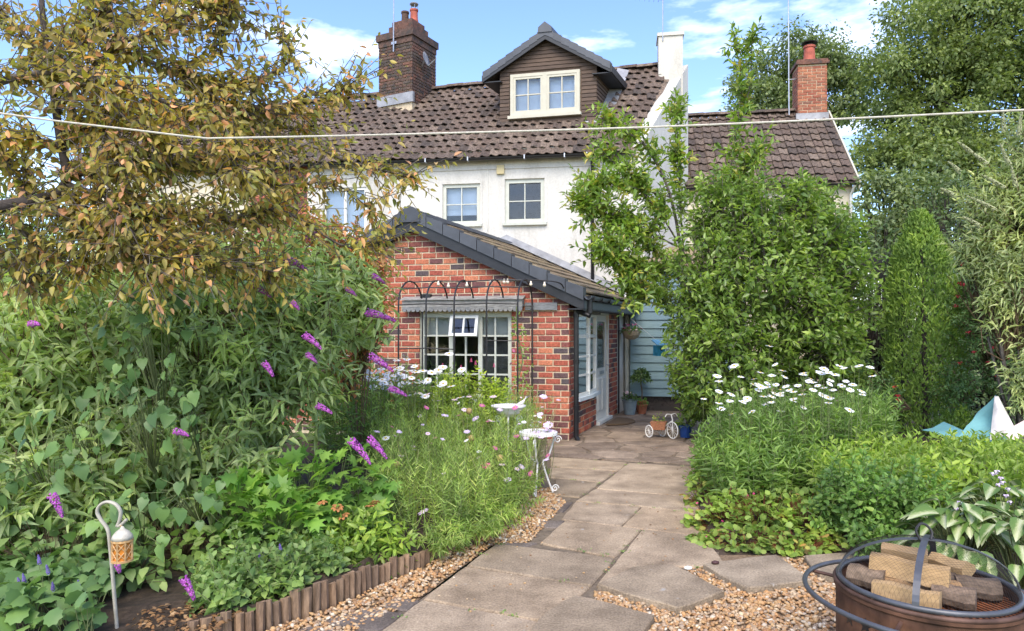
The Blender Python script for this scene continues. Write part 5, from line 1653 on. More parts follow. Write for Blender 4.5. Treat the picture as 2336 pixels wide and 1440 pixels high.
ring(pc, PR - 0.008, PZ + 0.004, 0.012, M_RIM, 'rim', pit)
ring(pc + Vector((0.02, 0, 0)), 0.555, PZ - 0.055, 0.0125, M_STEEL, 'guard_ring', pit, (-0.035, 0.0))
for k in range(4):
    t = math.pi / 4 + k * math.pi / 2
    e = Vector((math.cos(t), math.sin(t), 0))
    MB().tube([pc + e * (PR - 0.01) + Vector((0, 0, PZ - 0.05)), pc + e * 0.555 + Vector((0.02, 0, PZ - 0.055))], 0.009, 6).build('ring_bracket', M_RIM, pit)
gr = MB()
for k in range(-14, 15):
    x = k * 0.026
    h = math.sqrt(max(0, (PR - 0.035) ** 2 - x * x))
    gr.tube([pc + Vector((x * 0.94 - h * 0.34, x * 0.34 + h * 0.94, PZ - 0.045)) , pc + Vector((x * 0.94 + h * 0.34, x * 0.34 - h * 0.94, PZ - 0.045))], 0.0045, 5)
gr.build('grate', mat_plain('rusty_grate', (0.20, 0.07, 0.03), 0.85, var=0.5, scale=20), pit)
for (ang, zz, s_) in ((-2.76, 0.350, 0.038), (-2.45, 0.31, 0.036), (-2.12, 0.35, 0.036), (-1.75, 0.30, 0.036), (-3.02, 0.345, 0.036), (-1.4, 0.34, 0.036)):
    m_ = MB(); pts = []
    for k in range(10):
        t = math.pi / 2 + k * math.pi / 5; r_ = s_ if k % 2 == 0 else s_ * 0.4
        pts.append((r_ * math.cos(t) / (PR - 0.01), r_ * math.sin(t)))
    m_.prism([pc + Vector(((PR - 0.011) * math.cos(ang + u), (PR - 0.011) * math.sin(ang + u), zz + v)) for u, v in pts], [pc + Vector(((PR - 0.0085) * math.cos(ang + u), (PR - 0.0085) * math.sin(ang + u), zz + v)) for u, v in pts])
    m_.build('star_cut_out', M_BLACK, pit)
# dome lid
lid = thing('spark_guard', 'domed mesh spark guard with strap frame over the fire pit', 'fire pit lid', pc + Vector((-0.01, -0.01, PZ + 0.02)))
lc_ = pc + Vector((-0.015, -0.012, 0)); LR, LH, LZ = 0.372, 0.20, PZ + 0.028
ring(lc_, LR, LZ, 0.0135, M_STEEL, 'rim', lid)
def dome(t, f):   # t azimuth, f 0 rim .. 1 top
    return lc_ + Vector((LR * math.cos(f * math.pi / 2) * math.cos(t), LR * math.cos(f * math.pi / 2) * math.sin(t), LZ + LH * math.sin(f * math.pi / 2)))
for t0 in (-2.2, -0.32):
    m_ = MB(); rings = []
    for k in range(25):
        f = k / 12
        t = t0 if f <= 1 else t0 + math.pi
        p = dome(t, f if f <= 1 else 2 - f)
        n_ = Vector((-math.sin(t0), math.cos(t0), 0))
        o_ = (p - lc_ - Vector((0, 0, LZ - 0.1))).normalized()
        rings.append([p + n_ * 0.014 + o_ * 0.004, p - n_ * 0.014 + o_ * 0.004, p - n_ * 0.014 + o_ * 0.009, p + n_ * 0.014 + o_ * 0.009])
    m_.loft(rings); m_.build('strap', M_STEEL, lid)
mw = MB()
for fam in range(2):
    for k in range(-26, 27):
        d_ = k / 27 * LR
        h = math.sqrt(LR * LR - d_ * d_)
        pts = []
        for j in range(15):
            s_ = h * math.sin(math.pi / 2 * (j / 7 - 1))
            x, y = (d_, s_) if fam else (s_, d_)
            rr_ = min(1, math.sqrt(x * x + y * y) / LR)
            pts.append(lc_ + Vector((x * 0.7 - y * 0.7 if 0 else x, y, LZ + LH * math.sqrt(max(0, 1 - rr_ * rr_)))))
        mw.tube(pts, 0.00045, 3, cap=False)
mo = mw.build('mesh', M_IRON, lid); mo['kind'] = 'stuff'
hp_ = [dome(0, 1) + Vector((x, y, z)) for x, y, z in ((-0.03, -0.01, 0.005), (-0.045, 0, 0.045), (-0.02, 0.01, 0.075), (0.01, 0.01, 0.07), (0.03, 0, 0.04), (0.02, -0.01, 0.008))]
MB().tube(smooth_line(hp_, 4), 0.006, 6).build('handle', M_IRON, lid)
# logs
M_LOGW = mat_pieces('split_pine', [(0.42, 0.27, 0.13), (0.48, 0.32, 0.16), (0.36, 0.22, 0.11)], nscale=14, namt=0.28, coord='Object', stretch=(0.5, 2, 3), bmp=0.003)
M_LOGC = mat_pieces('charred_bark', [(0.16, 0.11, 0.08), (0.24, 0.17, 0.115), (0.11, 0.08, 0.06)], nscale=24, namt=0.5, bmp=0.012)
def log(label, c, d, L, prof, mat, roll=0.0):
    d = Vector(d).normalized(); up = Vector((0, 0, 1)); y = up.cross(d).normalized(); z = d.cross(y)
    c = pc + Vector(c)
    rings = []
    for k in range(5):
        f = k / 4 - 0.5
        w = 1 + 0.05 * math.sin(k * 2.1 + L * 40)
        ring_ = []
        for (u, v) in prof:
            u2, v2 = u * math.cos(roll) - v * math.sin(roll), u * math.sin(roll) + v * math.cos(roll)
            ring_.append(c + d * (f * L) + y * (u2 * w) + z * (v2 * w) + up * (0.004 * math.sin(k * 1.7)))
        rings.append(ring_)
    t = MB().loft(rings).build('firewood_log', mat, base=tuple(c))
    tag(t, label, 'log', 'split logs in the fire pit')
SQ = [(-0.045, -0.038), (0.040, -0.042), (0.045, 0.032), (0.0, 0.042), (-0.035, 0.04)]
TRI = [(-0.055, -0.040), (0.050, -0.038), (0.058, -0.01), (0.015, 0.046), (-0.035, 0.040)]
RND = [(0.058 * math.cos(2 * math.pi * k / 10), 0.052 * math.sin(2 * math.pi * k / 10)) for k in range(10)]
log('squared pale log lying lowest at the front of the fire pit', (-0.185, -0.15, PZ + 0.022), (0.78, -0.62, 0), 0.27, SQ, M_LOGW)
log('thick pale split log resting across the middle of the pile', (-0.085, 0.0, PZ + 0.085), (0.80, -0.60, -0.03), 0.33, TRI, M_LOGW)
log('pale split log at the back of the pile below the lid handle', (-0.03, 0.14, PZ + 0.105), (0.85, -0.52, 0), 0.20, SQ, M_LOGW, 0.25)
log('pale wedge log with its end turned to the right', (0.165, 0.09, PZ + 0.072), (0.45, -0.89, 0), 0.17, TRI, M_LOGW, 0.5)
log('rounded grey barked log lying at the left of the pile', (-0.255, 0.06, PZ + 0.025), (0.75, -0.65, 0), 0.16, RND, M_LOGC)
log('charred log lying at the right of the front log', (0.045, -0.13, PZ + 0.008), (0.80, -0.60, 0), 0.17, RND, M_LOGC)
log('charred log end lying furthest right on the grate', (0.215, -0.03, PZ + 0.008), (0.95, -0.30, 0), 0.18, RND, M_LOGC)
log('small log lying under the pile at the back', (0.0, 0.10, PZ + 0.01), (0.9, -0.4, 0), 0.34, RND, M_LOGC)
log('pale log lying flat under the middle of the pile', (-0.04, -0.02, PZ + 0.005), (0.95, -0.30, 0), 0.32, SQ, M_LOGW, 0.1)

# ------------------------------------------------------------------ washing line
M_ROPE = mat_plain('white_rope', (0.55, 0.51, 0.42), 0.8, var=0.2, scale=60)
rope = MB()
rpts = [P(-60, 250, 3.5), P(120, 275, 3.55), P(300, 296, 3.6), P(455, 314, 3.65), P(520, 315, 3.65), P(900, 307, 3.6), P(1460, 291, 3.5), P(1950, 270, 3.4), P(2400, 248, 3.3), P(3300, 205, 3.1)]
rope.tube(smooth_line(rpts, 5), 0.0050, 6)
rp_ = rope.build('washing_line', M_ROPE, base=tuple(rpts[4])); tag(rp_, 'white washing line stretched across the garden', 'washing line')

# ------------------------------------------------------------------ black pergola behind the shrubs, turquoise covers on the lawn
pg = thing('pergola', 'black timber pergola post and beam between shrub and conifer', 'pergola', Vector((P(2050, 700, 11.3).x, 11.3, 0)))
PGF = Frame(Vector((P(2050, 700, 11.3).x, 11.3, 0)), (1, -0.1, 0), (-0.1, -1, 0))
M_BLKW = mat_plain('black_stained_timber', (0.016, 0.016, 0.018), 0.6, var=0.4, scale=10)
MB().box(PGF, -0.06, 0.06, -0.06, 0.06, 0, 2.72).build('post', M_BLKW, pg)
MB().box(PGF, -0.95, 0.16, -0.05, 0.05, 2.722, 2.84).build('beam', M_BLKW, pg)
q = [PGF.p(-0.45, -0.03, 2.70), PGF.p(-0.38, -0.03, 2.72), PGF.p(-0.06, -0.03, 2.36), PGF.p(-0.06, -0.03, 2.27)]
MB().prism(q, [v + Vector(PGF.w) * 0.06 for v in q]).build('brace', M_BLKW, pg)
M_TURQ = mat_plain('turquoise_canvas', (0.20, 0.44, 0.44), 0.6, var=0.15, scale=3)
M_WCAN = mat_plain('pale_canvas', (0.62, 0.58, 0.55), 0.7, var=0.1, scale=3)
cv = thing('paddling_pool_cover', 'turquoise canvas cover with a raised white lined corner behind the plants', 'cover', P(2240, 1010, 8.6))
TD = 8.6
def cpt(x, y, d=TD): return P(x, y, d)
grid = MB()
nx, ny = 14, 6
rows = []
for j in range(ny + 1):
    row = []
    for i in range(nx + 1):
        u, v = i / nx, j / ny
        x = 2165 + u * 380; y0 = 985 + 8 * math.sin(u * 9) + 14 * math.sin(u * 23 + 1)
        d_ = TD + 0.9 - v * 1.5
        q = P(x, y0, TD + 0.3)
        row.append(Vector((q.x, d_, q.z - 0.42 * v * v + 0.03 * math.sin(u * 17 + v * 5))))
    rows.append(row)
grid.loft(rows, cap=False, closed=False)
grid.build('canvas', M_TURQ, cv)
def cloth(name, A, B, C_, D_, mat, sag):
    # slack quad of cloth A-B-C-D with folds
    n_ = (B - A).cross(D_ - A).normalized(); rows_ = []
    for j in range(9):
        v = j / 8; row_ = []
        for i in range(9):
            u = i / 8
            p = (A * (1 - u) + B * u) * (1 - v) + (D_ * (1 - u) + C_ * u) * v
            w_ = math.sin(math.pi * u) * math.sin(math.pi * v)
            row_.append(p + n_ * (sag * w_ + 0.022 * math.sin(u * 13 + v * 4) * (0.3 + w_)))
        rows_.append(row_)
    back_ = [[p + n_ * 0.006 for p in r_] for r_ in rows_]
    MB().loft(rows_, cap=False, closed=False).loft(back_, cap=False, closed=False).build(name, mat, cv, smooth=True)
cloth('raised_corner', cpt(2258, 1004, 8.1), cpt(2269, 903, 8.35), cpt(2278, 905, 8.33), cpt(2320, 985, 8.0), M_WCAN, -0.05)
cloth('fold', cpt(2272, 901, 8.37), cpt(2256, 1004, 8.13), cpt(2180, 1004, 8.5), cpt(2232, 940, 8.6), M_TURQ, 0.06)
q = [cpt(2290, 985, 7.95), cpt(2345, 955, 8.0), cpt(2350, 990, 7.9), cpt(2300, 1010, 7.9)]
MB().prism(q, [v + Vector((0.01, 0.02, 0)) for v in q]).build('flap', mat_plain('pink_white_canvas', (0.68, 0.52, 0.48), 0.7, var=0.1, scale=3), cv)
# ------------------------------------------------------------------ plants: leaf shapes and helpers
UP = np.array((0, 0, 1.0))
def unit(a): return a / np.maximum(np.linalg.norm(a, axis=-1, keepdims=True), 1e-9)
def strip_leaf(ls, ws, fold=0.18, droop=0.22):
    """leaf of two halves folded along the midrib; ls along, ws half widths"""
    V, F = [], []
    n = len(ls)
    for l, w in zip(ls, ws):
        h = -droop * l * l
        V += [(l, -w, h + fold * w), (l, 0, h), (l, w, h + fold * w)]
    for i in range(n - 1):
        a, b = 3 * i, 3 * (i + 1)
        F += [(a, b, b + 1), (a, b + 1, a + 1), (a + 1, b + 1, b + 2), (a + 1, b + 2, a + 2)]
    # drop the faces that collapse at a pointed end
    V = np.array(V, float)
    keep = []
    for f in F:
        p = V[list(f)]
        if np.linalg.norm(np.cross(p[1] - p[0], p[2] - p[0])) > 1e-7: keep.append(f)
    return V, np.array(keep)
def weld(T):
    V, F = T
    key, idx, out = {}, [], []
    for v in V:
        k = tuple(np.round(v, 5))
        if k not in key: key[k] = len(out); out.append(v)
        idx.append(key[k])
    return np.array(out), np.array([[idx[i] for i in f] for f in F])
T_OVAL = weld(strip_leaf([0, 0.28, 0.62, 1.0], [0, 0.46, 0.40, 0], 0.25, 0.20))
T_LANCE = weld(strip_leaf([0, 0.25, 0.6, 1.0], [0, 0.5, 0.34, 0], 0.25, 0.38))
T_HEART = weld(strip_leaf([0, -0.06, 0.18, 0.5, 1.0], [0, 0.26, 0.52, 0.42, 0], 0.12, 0.22))
T_BIG = weld(strip_leaf([0, 0.15, 0.35, 0.6, 0.82, 1.0], [0, 0.32, 0.5, 0.46, 0.24, 0], 0.30, 0.55))
T_NEEDLE = (np.array([(0, -0.5, 0), (0, 0.5, 0), (1, 0, -0.1)], float), np.array([(0, 1, 2)]))
T_DIAM = (np.array([(0, 0, 0), (0.45, -0.5, 0.08), (1, 0, -0.1), (0.45, 0.5, 0.08)], float), np.array([(0, 1, 2), (0, 2, 3)]))
def lobed_leaf(n, depth=0.55, tooth=0.0):
    V = [(0, 0, 0), (0.42, 0, 0.03)]
    m = n * 2
    for k in range(m + 1):
        t = -2.3 + 4.6 * k / m
        r = 0.58 if k % 2 == 0 else 0.58 * depth
        V.append((0.42 + r * math.cos(t), r * math.sin(t), -0.10 * (r / 0.58) ** 2))
    F = [(1, 2 + k, 3 + k) for k in range(m)] + [(0, 2, 1), (0, 1, 2 + m)]
    return np.array(V, float), np.array(F)
T_MAPLE = lobed_leaf(5, 0.5)
T_ROUND = lobed_leaf(6, 0.82)
LEAFMESH = {}
def visible(p, m=40):
    return (p[:, 1] > 0.5) & (np.abs(p[:, 0] / p[:, 1] * FPX) < CX + m) & (np.abs((p[:, 2] - CAMH) / p[:, 1] * FPX - 30) < 720 + m)

def leaves(P_, D_, N_, L_, W_, mat, parent, T=T_OVAL, singles=0, name='foliage', leafname='leaf'):
    """many leaves: the ones that show largest are objects of their own, the rest one joined part"""
    P_, D_, N_ = np.asarray(P_), unit(np.asarray(D_)), np.asarray(N_)
    Y = unit(np.cross(N_, D_)); Z = np.cross(D_, Y)
    L_ = np.asarray(L_); W_ = np.asarray(W_)
    V0, F0 = T
    if singles:
        vis = visible(P_, 0)
        score = np.where(vis, L_ / np.maximum(P_[:, 1], 0.5), 0) * (1 + 0.6 * (P_[:, 1].max() - P_[:, 1]) / max(1e-6, np.ptp(P_[:, 1])))
        order = np.argsort(-score)[:singles]
        key = (id(V0), mat.name)
        if key not in LEAFMESH:
            LEAFMESH[key] = mesh_np(leafname, V0, F0, mat)
        me = LEAFMESH[key]
        for i in order:
            M = basis(Vector(P_[i]), Vector(D_[i]) * L_[i], Vector(Y[i]) * W_[i], Vector(Z[i]) * L_[i])
            inst(leafname, me, M, parent)
        rest = np.ones(len(P_), bool); rest[order] = False
        P_, D_, Y, Z, L_, W_ = P_[rest], D_[rest], Y[rest], Z[rest], L_[rest], W_[rest]
    n = len(P_)
    if n == 0: return None
    V = P_[:, None] + V0[None, :, :1] * (D_ * L_[:, None])[:, None] + V0[None, :, 1:2] * (Y * W_[:, None])[:, None] + V0[None, :, 2:3] * (Z * L_[:, None])[:, None]
    k = len(V0)
    F = (F0[None] + (np.arange(n) * k)[:, None, None]).reshape(-1, F0.shape[1])
    return obj(name, V.reshape(-1, 3), F, mat, parent, kind='stuff')

def stems_np(name, A, R_, mat, parent, seg=3, kind='stuff'):
    """A (n,k,3) polylines, R_ (k,) or (n,k) radii"""
    A = np.asarray(A, float)
    n, k, _ = A.shape
    R_ = np.broadcast_to(np.asarray(R_, float), (n, k))
    T = np.gradient(A, axis=1) if k > 2 else np.repeat((A[:, 1:] - A[:, :1]), 2, axis=1)
    T = unit(T)
    ref = np.where(np.abs(T[..., 2:3]) > 0.9, np.array((1.0, 0, 0)), np.array((0, 0, 1.0)))
    X = unit(np.cross(T, ref)); Y = np.cross(T, X)
    a = 2 * np.pi * np.arange(seg) / seg
    V = A[:, :, None] + R_[..., None, None] * (X[:, :, None] * np.cos(a)[None, None, :, None] + Y[:, :, None] * np.sin(a)[None, None, :, None])
    idx = np.arange(n * k * seg).reshape(n, k, seg)
    nx_ = np.roll(idx, -1, axis=2)
    F = np.stack([idx[:, :-1], nx_[:, :-1], nx_[:, 1:], idx[:, 1:]], -1).reshape(-1, 4)
    return obj(name, V.reshape(-1, 3), F, mat, parent, smooth=True, kind=kind)

def rdir(n): return unit(rng.normal(size=(n, 3)))
def lobe_tips(lobes, n, shell=4.0, back=0.35):
    """points in ellipsoid lobes (x, y, depth, rx px, ry px, rd m), most near their skin, few on the far side"""
    w = np.array([l[3] * l[4] for l in lobes], float); w /= w.sum()
    out_p, out_d, out_i = [], [], []
    cnts = np.maximum(1, (w * n).astype(int))
    for i, (l, c) in enumerate(zip(lobes, cnts)):
        ctr = np.array(P(l[0], l[1], l[2])); r = np.array((l[3] * l[2] / FPX, l[5], l[4] * l[2] / FPX))
        d = rdir(c * 3)
        keep = (d[:, 1] < back)
        d = d[keep][:c]
        u = rng.uniform(0, 1, (len(d), 1)) ** (1 / shell)
        # uneven outline
        wob = 1 + 0.16 * np.sin(d[:, :1] * 7 + i) * np.cos(d[:, 2:] * 6 - i * 2) + 0.08 * rng.normal(size=(len(d), 1))
        out_p.append(ctr + d * r * u * wob); out_d.append(unit(d / r)); out_i += [i] * len(d)
    return np.concatenate(out_p), np.concatenate(out_d), np.array(out_i)

def shoot_leaves(tips, sdir, npl, Ls, leafL, leafW, spread=0.8, droop=0.3, sag=0.0, opposite=True, t0=0.0, nup=0.7):
    """leaves set along the shoots that end at tips"""
    n = len(tips)
    t = np.tile(np.linspace(t0, 1.0, npl), (n, 1)) + rng.uniform(-0.03, 0.03, (n, npl))
    L = Ls if np.ndim(Ls) else np.full(n, Ls)
    pos = tips[:, None] - sdir[:, None] * (L[:, None] * (1 - t))[..., None]
    pos[..., 2] -= sag * ((t) ** 2)
    X = unit(np.cross(sdir, UP[None] + 0.01)); Y = np.cross(sdir, X)
    ang = rng.uniform(0, 6.28, (n, 1)) + np.arange(npl)[None] * (2.4 if not opposite else 1.57) + rng.uniform(-0.4, 0.4, (n, npl))
    rad = X[:, None] * np.cos(ang)[..., None] + Y[:, None] * np.sin(ang)[..., None]
    # near the tip the leaves point along the shoot
    D = sdir[:, None] * (0.25 + 0.9 * t[..., None] ** 3) + rad * spread + np.array((0, 0, -1.0)) * droop + rng.normal(size=(n, npl, 3)) * 0.15
    P1 = [pos.reshape(-1, 3)]; D1 = [D.reshape(-1, 3)]
    if opposite:
        D2 = sdir[:, None] * (0.25 + 0.9 * t[..., None] ** 3) - rad * spread + np.array((0, 0, -1.0)) * droop + rng.normal(size=(n, npl, 3)) * 0.15
        P1.append(pos.reshape(-1, 3)); D1.append(D2.reshape(-1, 3))
    PP, DD = np.concatenate(P1), np.concatenate(D1)
    m = len(PP)
    NN = UP[None] * nup + rng.normal(size=(m, 3)) * 0.45
    tt = np.concatenate([t.reshape(-1)] * len(P1))
    sz = rng.uniform(0.7, 1.15, m) * (1 - 0.35 * tt ** 4)
    return PP, DD, NN, leafL * sz, leafW * sz * rng.uniform(0.85, 1.15, m)

def twigs(tips, sdir, Ls, start, r0, r1, mat, parent, name='twigs'):
    """shoots from start points to the tips"""
    n = len(tips)
    a = tips - sdir * np.asarray(Ls).reshape(-1, 1) if np.ndim(Ls) else tips - sdir * Ls
    mid = (start + a) / 2 + rng.normal(size=(n, 3)) * 0.03
    A = np.stack([start, mid, a, (a + tips) / 2, tips], 1)
    return stems_np(name, A, np.array([r0, r0 * 0.8, (r0 + r1) / 2, r1 * 1.2, r1 * 0.6]), mat, parent)

M_BARKG = mat_plain('grey_bark', (0.12, 0.10, 0.085), 0.9, var=0.5, scale=16, bmp=0.02)
M_BARKD = mat_plain('dark_bark', (0.05, 0.04, 0.035), 0.9, var=0.5, scale=12, bmp=0.02)
M_STEMG = mat_plain('green_stem', (0.13, 0.16, 0.06), 0.7, var=0.3, scale=10)
M_STEMB = mat_plain('brown_stem', (0.13, 0.085, 0.05), 0.85, var=0.4, scale=10)

# ------------------------------------------------------------------ big trees at the back
def tree(name, label, trunk, lobes, nclump, nleaf, clump_r, leaf, mat, group=None, back=0.4, T=T_DIAM, bark=M_BARKD, shell=3.0):
    base = Vector((trunk[0][0], trunk[0][1], -0.05))
    t = thing(name, label, 'tree', base, group)
    MB().tube(smooth_line([Vector(p) for p in trunk], 4), list(np.linspace(trunk_r(trunk), trunk_r(trunk) * 0.35, 4 * (len(trunk) - 1) + 1)), 8).build('trunk', bark, t, smooth=True)
    c, d, li = lobe_tips(lobes, nclump, shell, back)
    st = np.array([trunk[-1]] * len(c)) * 0.55 + np.array([P(*lobes[i][:3]) for i in li]) * 0.45
    br = stems_np('branches', np.stack([st, st * 0.5 + c * 0.5 + rng.normal(size=c.shape) * 0.2, c], 1)[::2], np.array([0.05, 0.03, 0.01]), bark, t, 4)
    n = len(c) * nleaf
    cc = np.repeat(c, nleaf, 0); cd = np.repeat(d, nleaf, 0)
    cr = np.repeat(rng.uniform(0.6, 1.3, (len(c), 1)), nleaf, 0) * clump_r
    off = rdir(n) * rng.uniform(0, 1, (n, 1)) ** 0.5 * cr * np.array((1.15, 1.0, 0.75))
    pos = cc + off
    D = unit(off) * 0.7 + rng.normal(size=(n, 3)) * 0.5 + np.array((0, 0, -0.35))
    N = UP[None] * 0.8 + unit(off) * 0.4 + rng.normal(size=(n, 3)) * 0.45
    s = rng.uniform(0.65, 1.25, n) * leaf
    leaves(pos, D, N, s, s * 0.55, mat, t, T, name='crown')
    return t
def trunk_r(tr): return 0.014 * max(3.0, (Vector(tr[-1]) - Vector(tr[0])).length) * 2
M_FAR = mat_leaf('far_tree_leaf', [(0.075, 0.108, 0.036), (0.098, 0.134, 0.044), (0.125, 0.16, 0.056), (0.058, 0.088, 0.032)], trans=0.35)
M_FAR2 = mat_leaf('blue_green_leaf', [(0.068, 0.10, 0.042), (0.09, 0.124, 0.052), (0.12, 0.155, 0.07), (0.055, 0.082, 0.036)], trans=0.35)
tree('tall_tree', 'very tall dark green tree rising beyond the right end of the garden', [(13.5, 25, -0.1), (13.8, 25, 5), (14.2, 25.5, 10)],
     [(2215, 210, 24, 250, 260, 3.4), (2090, 250, 23.5, 130, 170, 2.4), (2300, 60, 23, 190, 200, 3.0), (2080, 400, 22.5, 130, 130, 2.0), (2250, 430, 22.5, 170, 130, 2.2), (2030, 190, 23.5, 70, 90, 1.5), (2000, 330, 23, 60, 110, 1.4), (2180, 60, 23, 150, 120, 2.4)], 420, 150, 0.68, 0.155, M_FAR)
tree('broad_tree', 'rounded blue green tree behind the end cottage chimney', [(11.5, 28, -0.1), (11.5, 28, 5), (11.2, 28.2, 8)],
     [(1790, 190, 27.5, 130, 110, 2.2), (1860, 150, 27, 85, 80, 1.6), (1720, 240, 27, 70, 70, 1.4), (1830, 250, 26.8, 110, 60, 1.5), (1930, 200, 27, 60, 90, 1.4)], 170, 130, 0.55, 0.155, M_FAR2)
tree('understorey_tree', 'dark bushy tree standing between end cottage and tall tree', [(9.2, 17.5, -0.1), (9.3, 17.5, 1.5), (9.4, 17.5, 3)],
     [(2010, 480, 16.5, 90, 90, 1.0), (2090, 500, 16.2, 110, 110, 1.0), (2010, 580, 16, 80, 70, 0.8)], 120, 70, 0.34, 0.13, M_FAR2)
# hedge closing the garden at both sides (far masses that read as one)
M_HEDGE = mat_leaf('hedge_leaf', [(0.06, 0.10, 0.025), (0.085, 0.135, 0.03), (0.045, 0.08, 0.02), (0.10, 0.15, 0.035)], trans=0.3)
def hedge(name, label, lobes, n, leaf, mat):
    t = thing(name, label, 'hedge', Vector((P(lobes[0][0], 750, lobes[0][2]).x, lobes[0][2], 0)))
    c, d, li = lobe_tips(lobes, n, 5, 0.2)
    ctr = np.array([P(*lobes[i][:3]) for i in li]); ctr[:, 2] = np.maximum(0.05, ctr[:, 2] * 0.3)
    stems_np('stems', np.stack([ctr, ctr * 0.4 + c * 0.6, c], 1)[::6], np.array([0.02, 0.012, 0.005]), M_BARKD, t)
    N = UP * 0.5 + d * 0.6 + rng.normal(size=d.shape) * 0.4
    s = rng.uniform(0.7, 1.3, len(c)) * leaf
    leaves(c, d * 0.6 + rng.normal(size=d.shape) * 0.7 + np.array((0, 0, -0.2)), N, s, s * 0.55, mat, t, T_DIAM)
    return t
hedge('garden_hedge', 'green hedge far back at the left behind the butterfly bush', [(120, 640, 12.5, 260, 190, 0.8), (430, 620, 12.2, 240, 180, 0.7), (-150, 560, 12.5, 240, 280, 0.8), (60, 520, 13, 150, 120, 0.8), (230, 800, 12.0, 400, 120, 0.7)], 9000, 0.10, M_HEDGE)
M_DARKH = mat_leaf('dark_hedge_leaf', [(0.035, 0.06, 0.022), (0.05, 0.08, 0.03), (0.065, 0.10, 0.036), (0.028, 0.05, 0.02)], trans=0.25)
hedge('side_hedge', 'dark leafy hedge along the right side beneath the tall tree', [(2230, 640, 14.5, 230, 190, 0.9), (2030, 760, 14.5, 190, 160, 0.8), (2420, 560, 14, 200, 260, 0.9), (2250, 850, 14, 330, 110, 0.8), (2180, 520, 15, 120, 120, 0.8), (2010, 700, 13.2, 70, 190, 0.5)], 18000, 0.10, M_DARKH)

# ------------------------------------------------------------------ bronze leaved cherry, upper left
M_CHERRY = mat_leaf('bronze_cherry_leaf', [(0.148, 0.135, 0.030), (0.195, 0.168, 0.040), (0.12, 0.135, 0.036), (0.235, 0.19, 0.055), (0.170, 0.132, 0.045), (0.13, 0.158, 0.044), (0.31, 0.18, 0.09), (0.46, 0.17, 0.09)],
                    [0, 0.16, 0.32, 0.48, 0.62, 0.78, 0.93, 1.0], trans=0.42, rough=0.4)
cher = thing('cherry_tree', 'bronze leaved cherry tree overhanging the upper left', 'tree', Vector((P(-330, 750, 4.3).x, 4.3, 0.05)))
ct = lambda *q: [P(x, y, d) for x, y, d in q]
trunk = ct((-330, 1250, 4.3), (-320, 900, 4.3), (-240, 620, 4.3), (-90, 495, 4.35), (60, 462, 4.5), (135, 440, 4.6), (152, 400, 4.6), (138, 320, 4.6), (120, 200, 4.7), (100, 60, 4.8), (90, -80, 4.9))
trunk[0].z = 0.05
MB().tube(smooth_line(trunk, 4), list(np.linspace(0.055, 0.016, 4 * 10 + 1)), 8).build('trunk', M_BARKD, cher, smooth=True)
limbs = [ct((100, 452, 4.55), (180, 520, 4.5), (260, 560, 4.4), (330, 610, 4.4)), ct((140, 330, 4.6), (60, 315, 4.5), (-40, 320, 4.4)),
         ct((-40, 200, 4.3), (60, 172, 4.4), (160, 165, 4.4), (240, 185, 4.4), (330, 215, 4.5), (430, 255, 4.6), (500, 305, 4.6), (545, 400, 4.6)),
         ct((150, 300, 4.6), (220, 290, 4.5), (265, 340, 4.4), (278, 420, 4.4), (270, 480, 4.4)), ct((235, 185, 4.4), (265, 240, 4.4), (300, 285, 4.4), (380, 330, 4.5)),
         ct((130, 250, 4.65), (260, 110, 4.7), (380, 60, 4.8), (500, -20, 5.0)), ct((150, 400, 4.6), (300, 380, 4.8), (480, 370, 5.0), (680, 330, 5.2), (800, 370, 5.3), (945, 405, 5.4)),
         ct((260, 110, 4.7), (400, 160, 4.9), (540, 190, 5.1), (660, 140, 5.3), (640, 70, 5.3)), ct((400, 160, 4.9), (560, 260, 5.1), (700, 220, 5.3), (800, 200, 5.4)),
         ct((150, 420, 4.6), (320, 470, 4.6), (500, 500, 4.8), (640, 480, 5.0), (780, 560, 5.2), (860, 560, 5.3)), ct((480, 370, 5.0), (620, 420, 5.1), (760, 420, 5.2), (860, 490, 5.3)),
         ct((110, 150, 4.75), (40, 60, 4.8), (-40, 0, 4.8)), ct((120, 200, 4.7), (220, 40, 4.9), (260, -60, 5.0)), ct((160, 440, 4.6), (260, 540, 4.5), (380, 590, 4.5), (470, 600, 4.6)),
         ct((138, 320, 4.6), (260, 260, 4.9), (420, 240, 5.2), (560, 290, 5.4), (720, 290, 5.6)), ct((500, 130, 5.0), (505, 70, 5.0), (520, -30, 5.0)), ct((60, 462, 4.5), (40, 400, 4.6), (-10, 350, 4.7), (-60, 300, 4.8)), ct((20, 470, 4.45), (60, 540, 4.5), (120, 590, 4.6), (200, 600, 4.7)), ct((-60, 490, 4.35), (-20, 560, 4.5), (30, 600, 4.6), (60, 640, 4.6)), ct((300, 470, 4.6), (400, 560, 4.6), (520, 600, 4.8), (620, 620, 5.0)), ct((60, 60, 4.8), (150, 90, 4.9), (330, 20, 5.0), (420, -40, 5.1))]
lr = [0.016, 0.016, 0.024, 0.016, 0.014, 0.022, 0.024, 0.016, 0.014, 0.02, 0.014, 0.016, 0.018, 0.016, 0.016, 0.008, 0.014, 0.012, 0.012, 0.012, 0.014]
LP, LT = [], []
for q, r_ in zip(limbs, lr):
    pl = smooth_line(q, 6)
    MB().tube(pl, list(np.linspace(r_, r_ * 0.25, len(pl))), 6).build('branch', M_BARKG, cher, smooth=True)
    for i in range(len(pl) - 1):
        LP.append(np.array(pl[i])); LT.append(np.array(pl[i + 1] - pl[i]))
LP, LT = np.array(LP), unit(np.array(LT))
wl_ = np.linalg.norm(np.diff(LP, axis=0, append=LP[-1:]), axis=1).clip(0.02, 0.3)
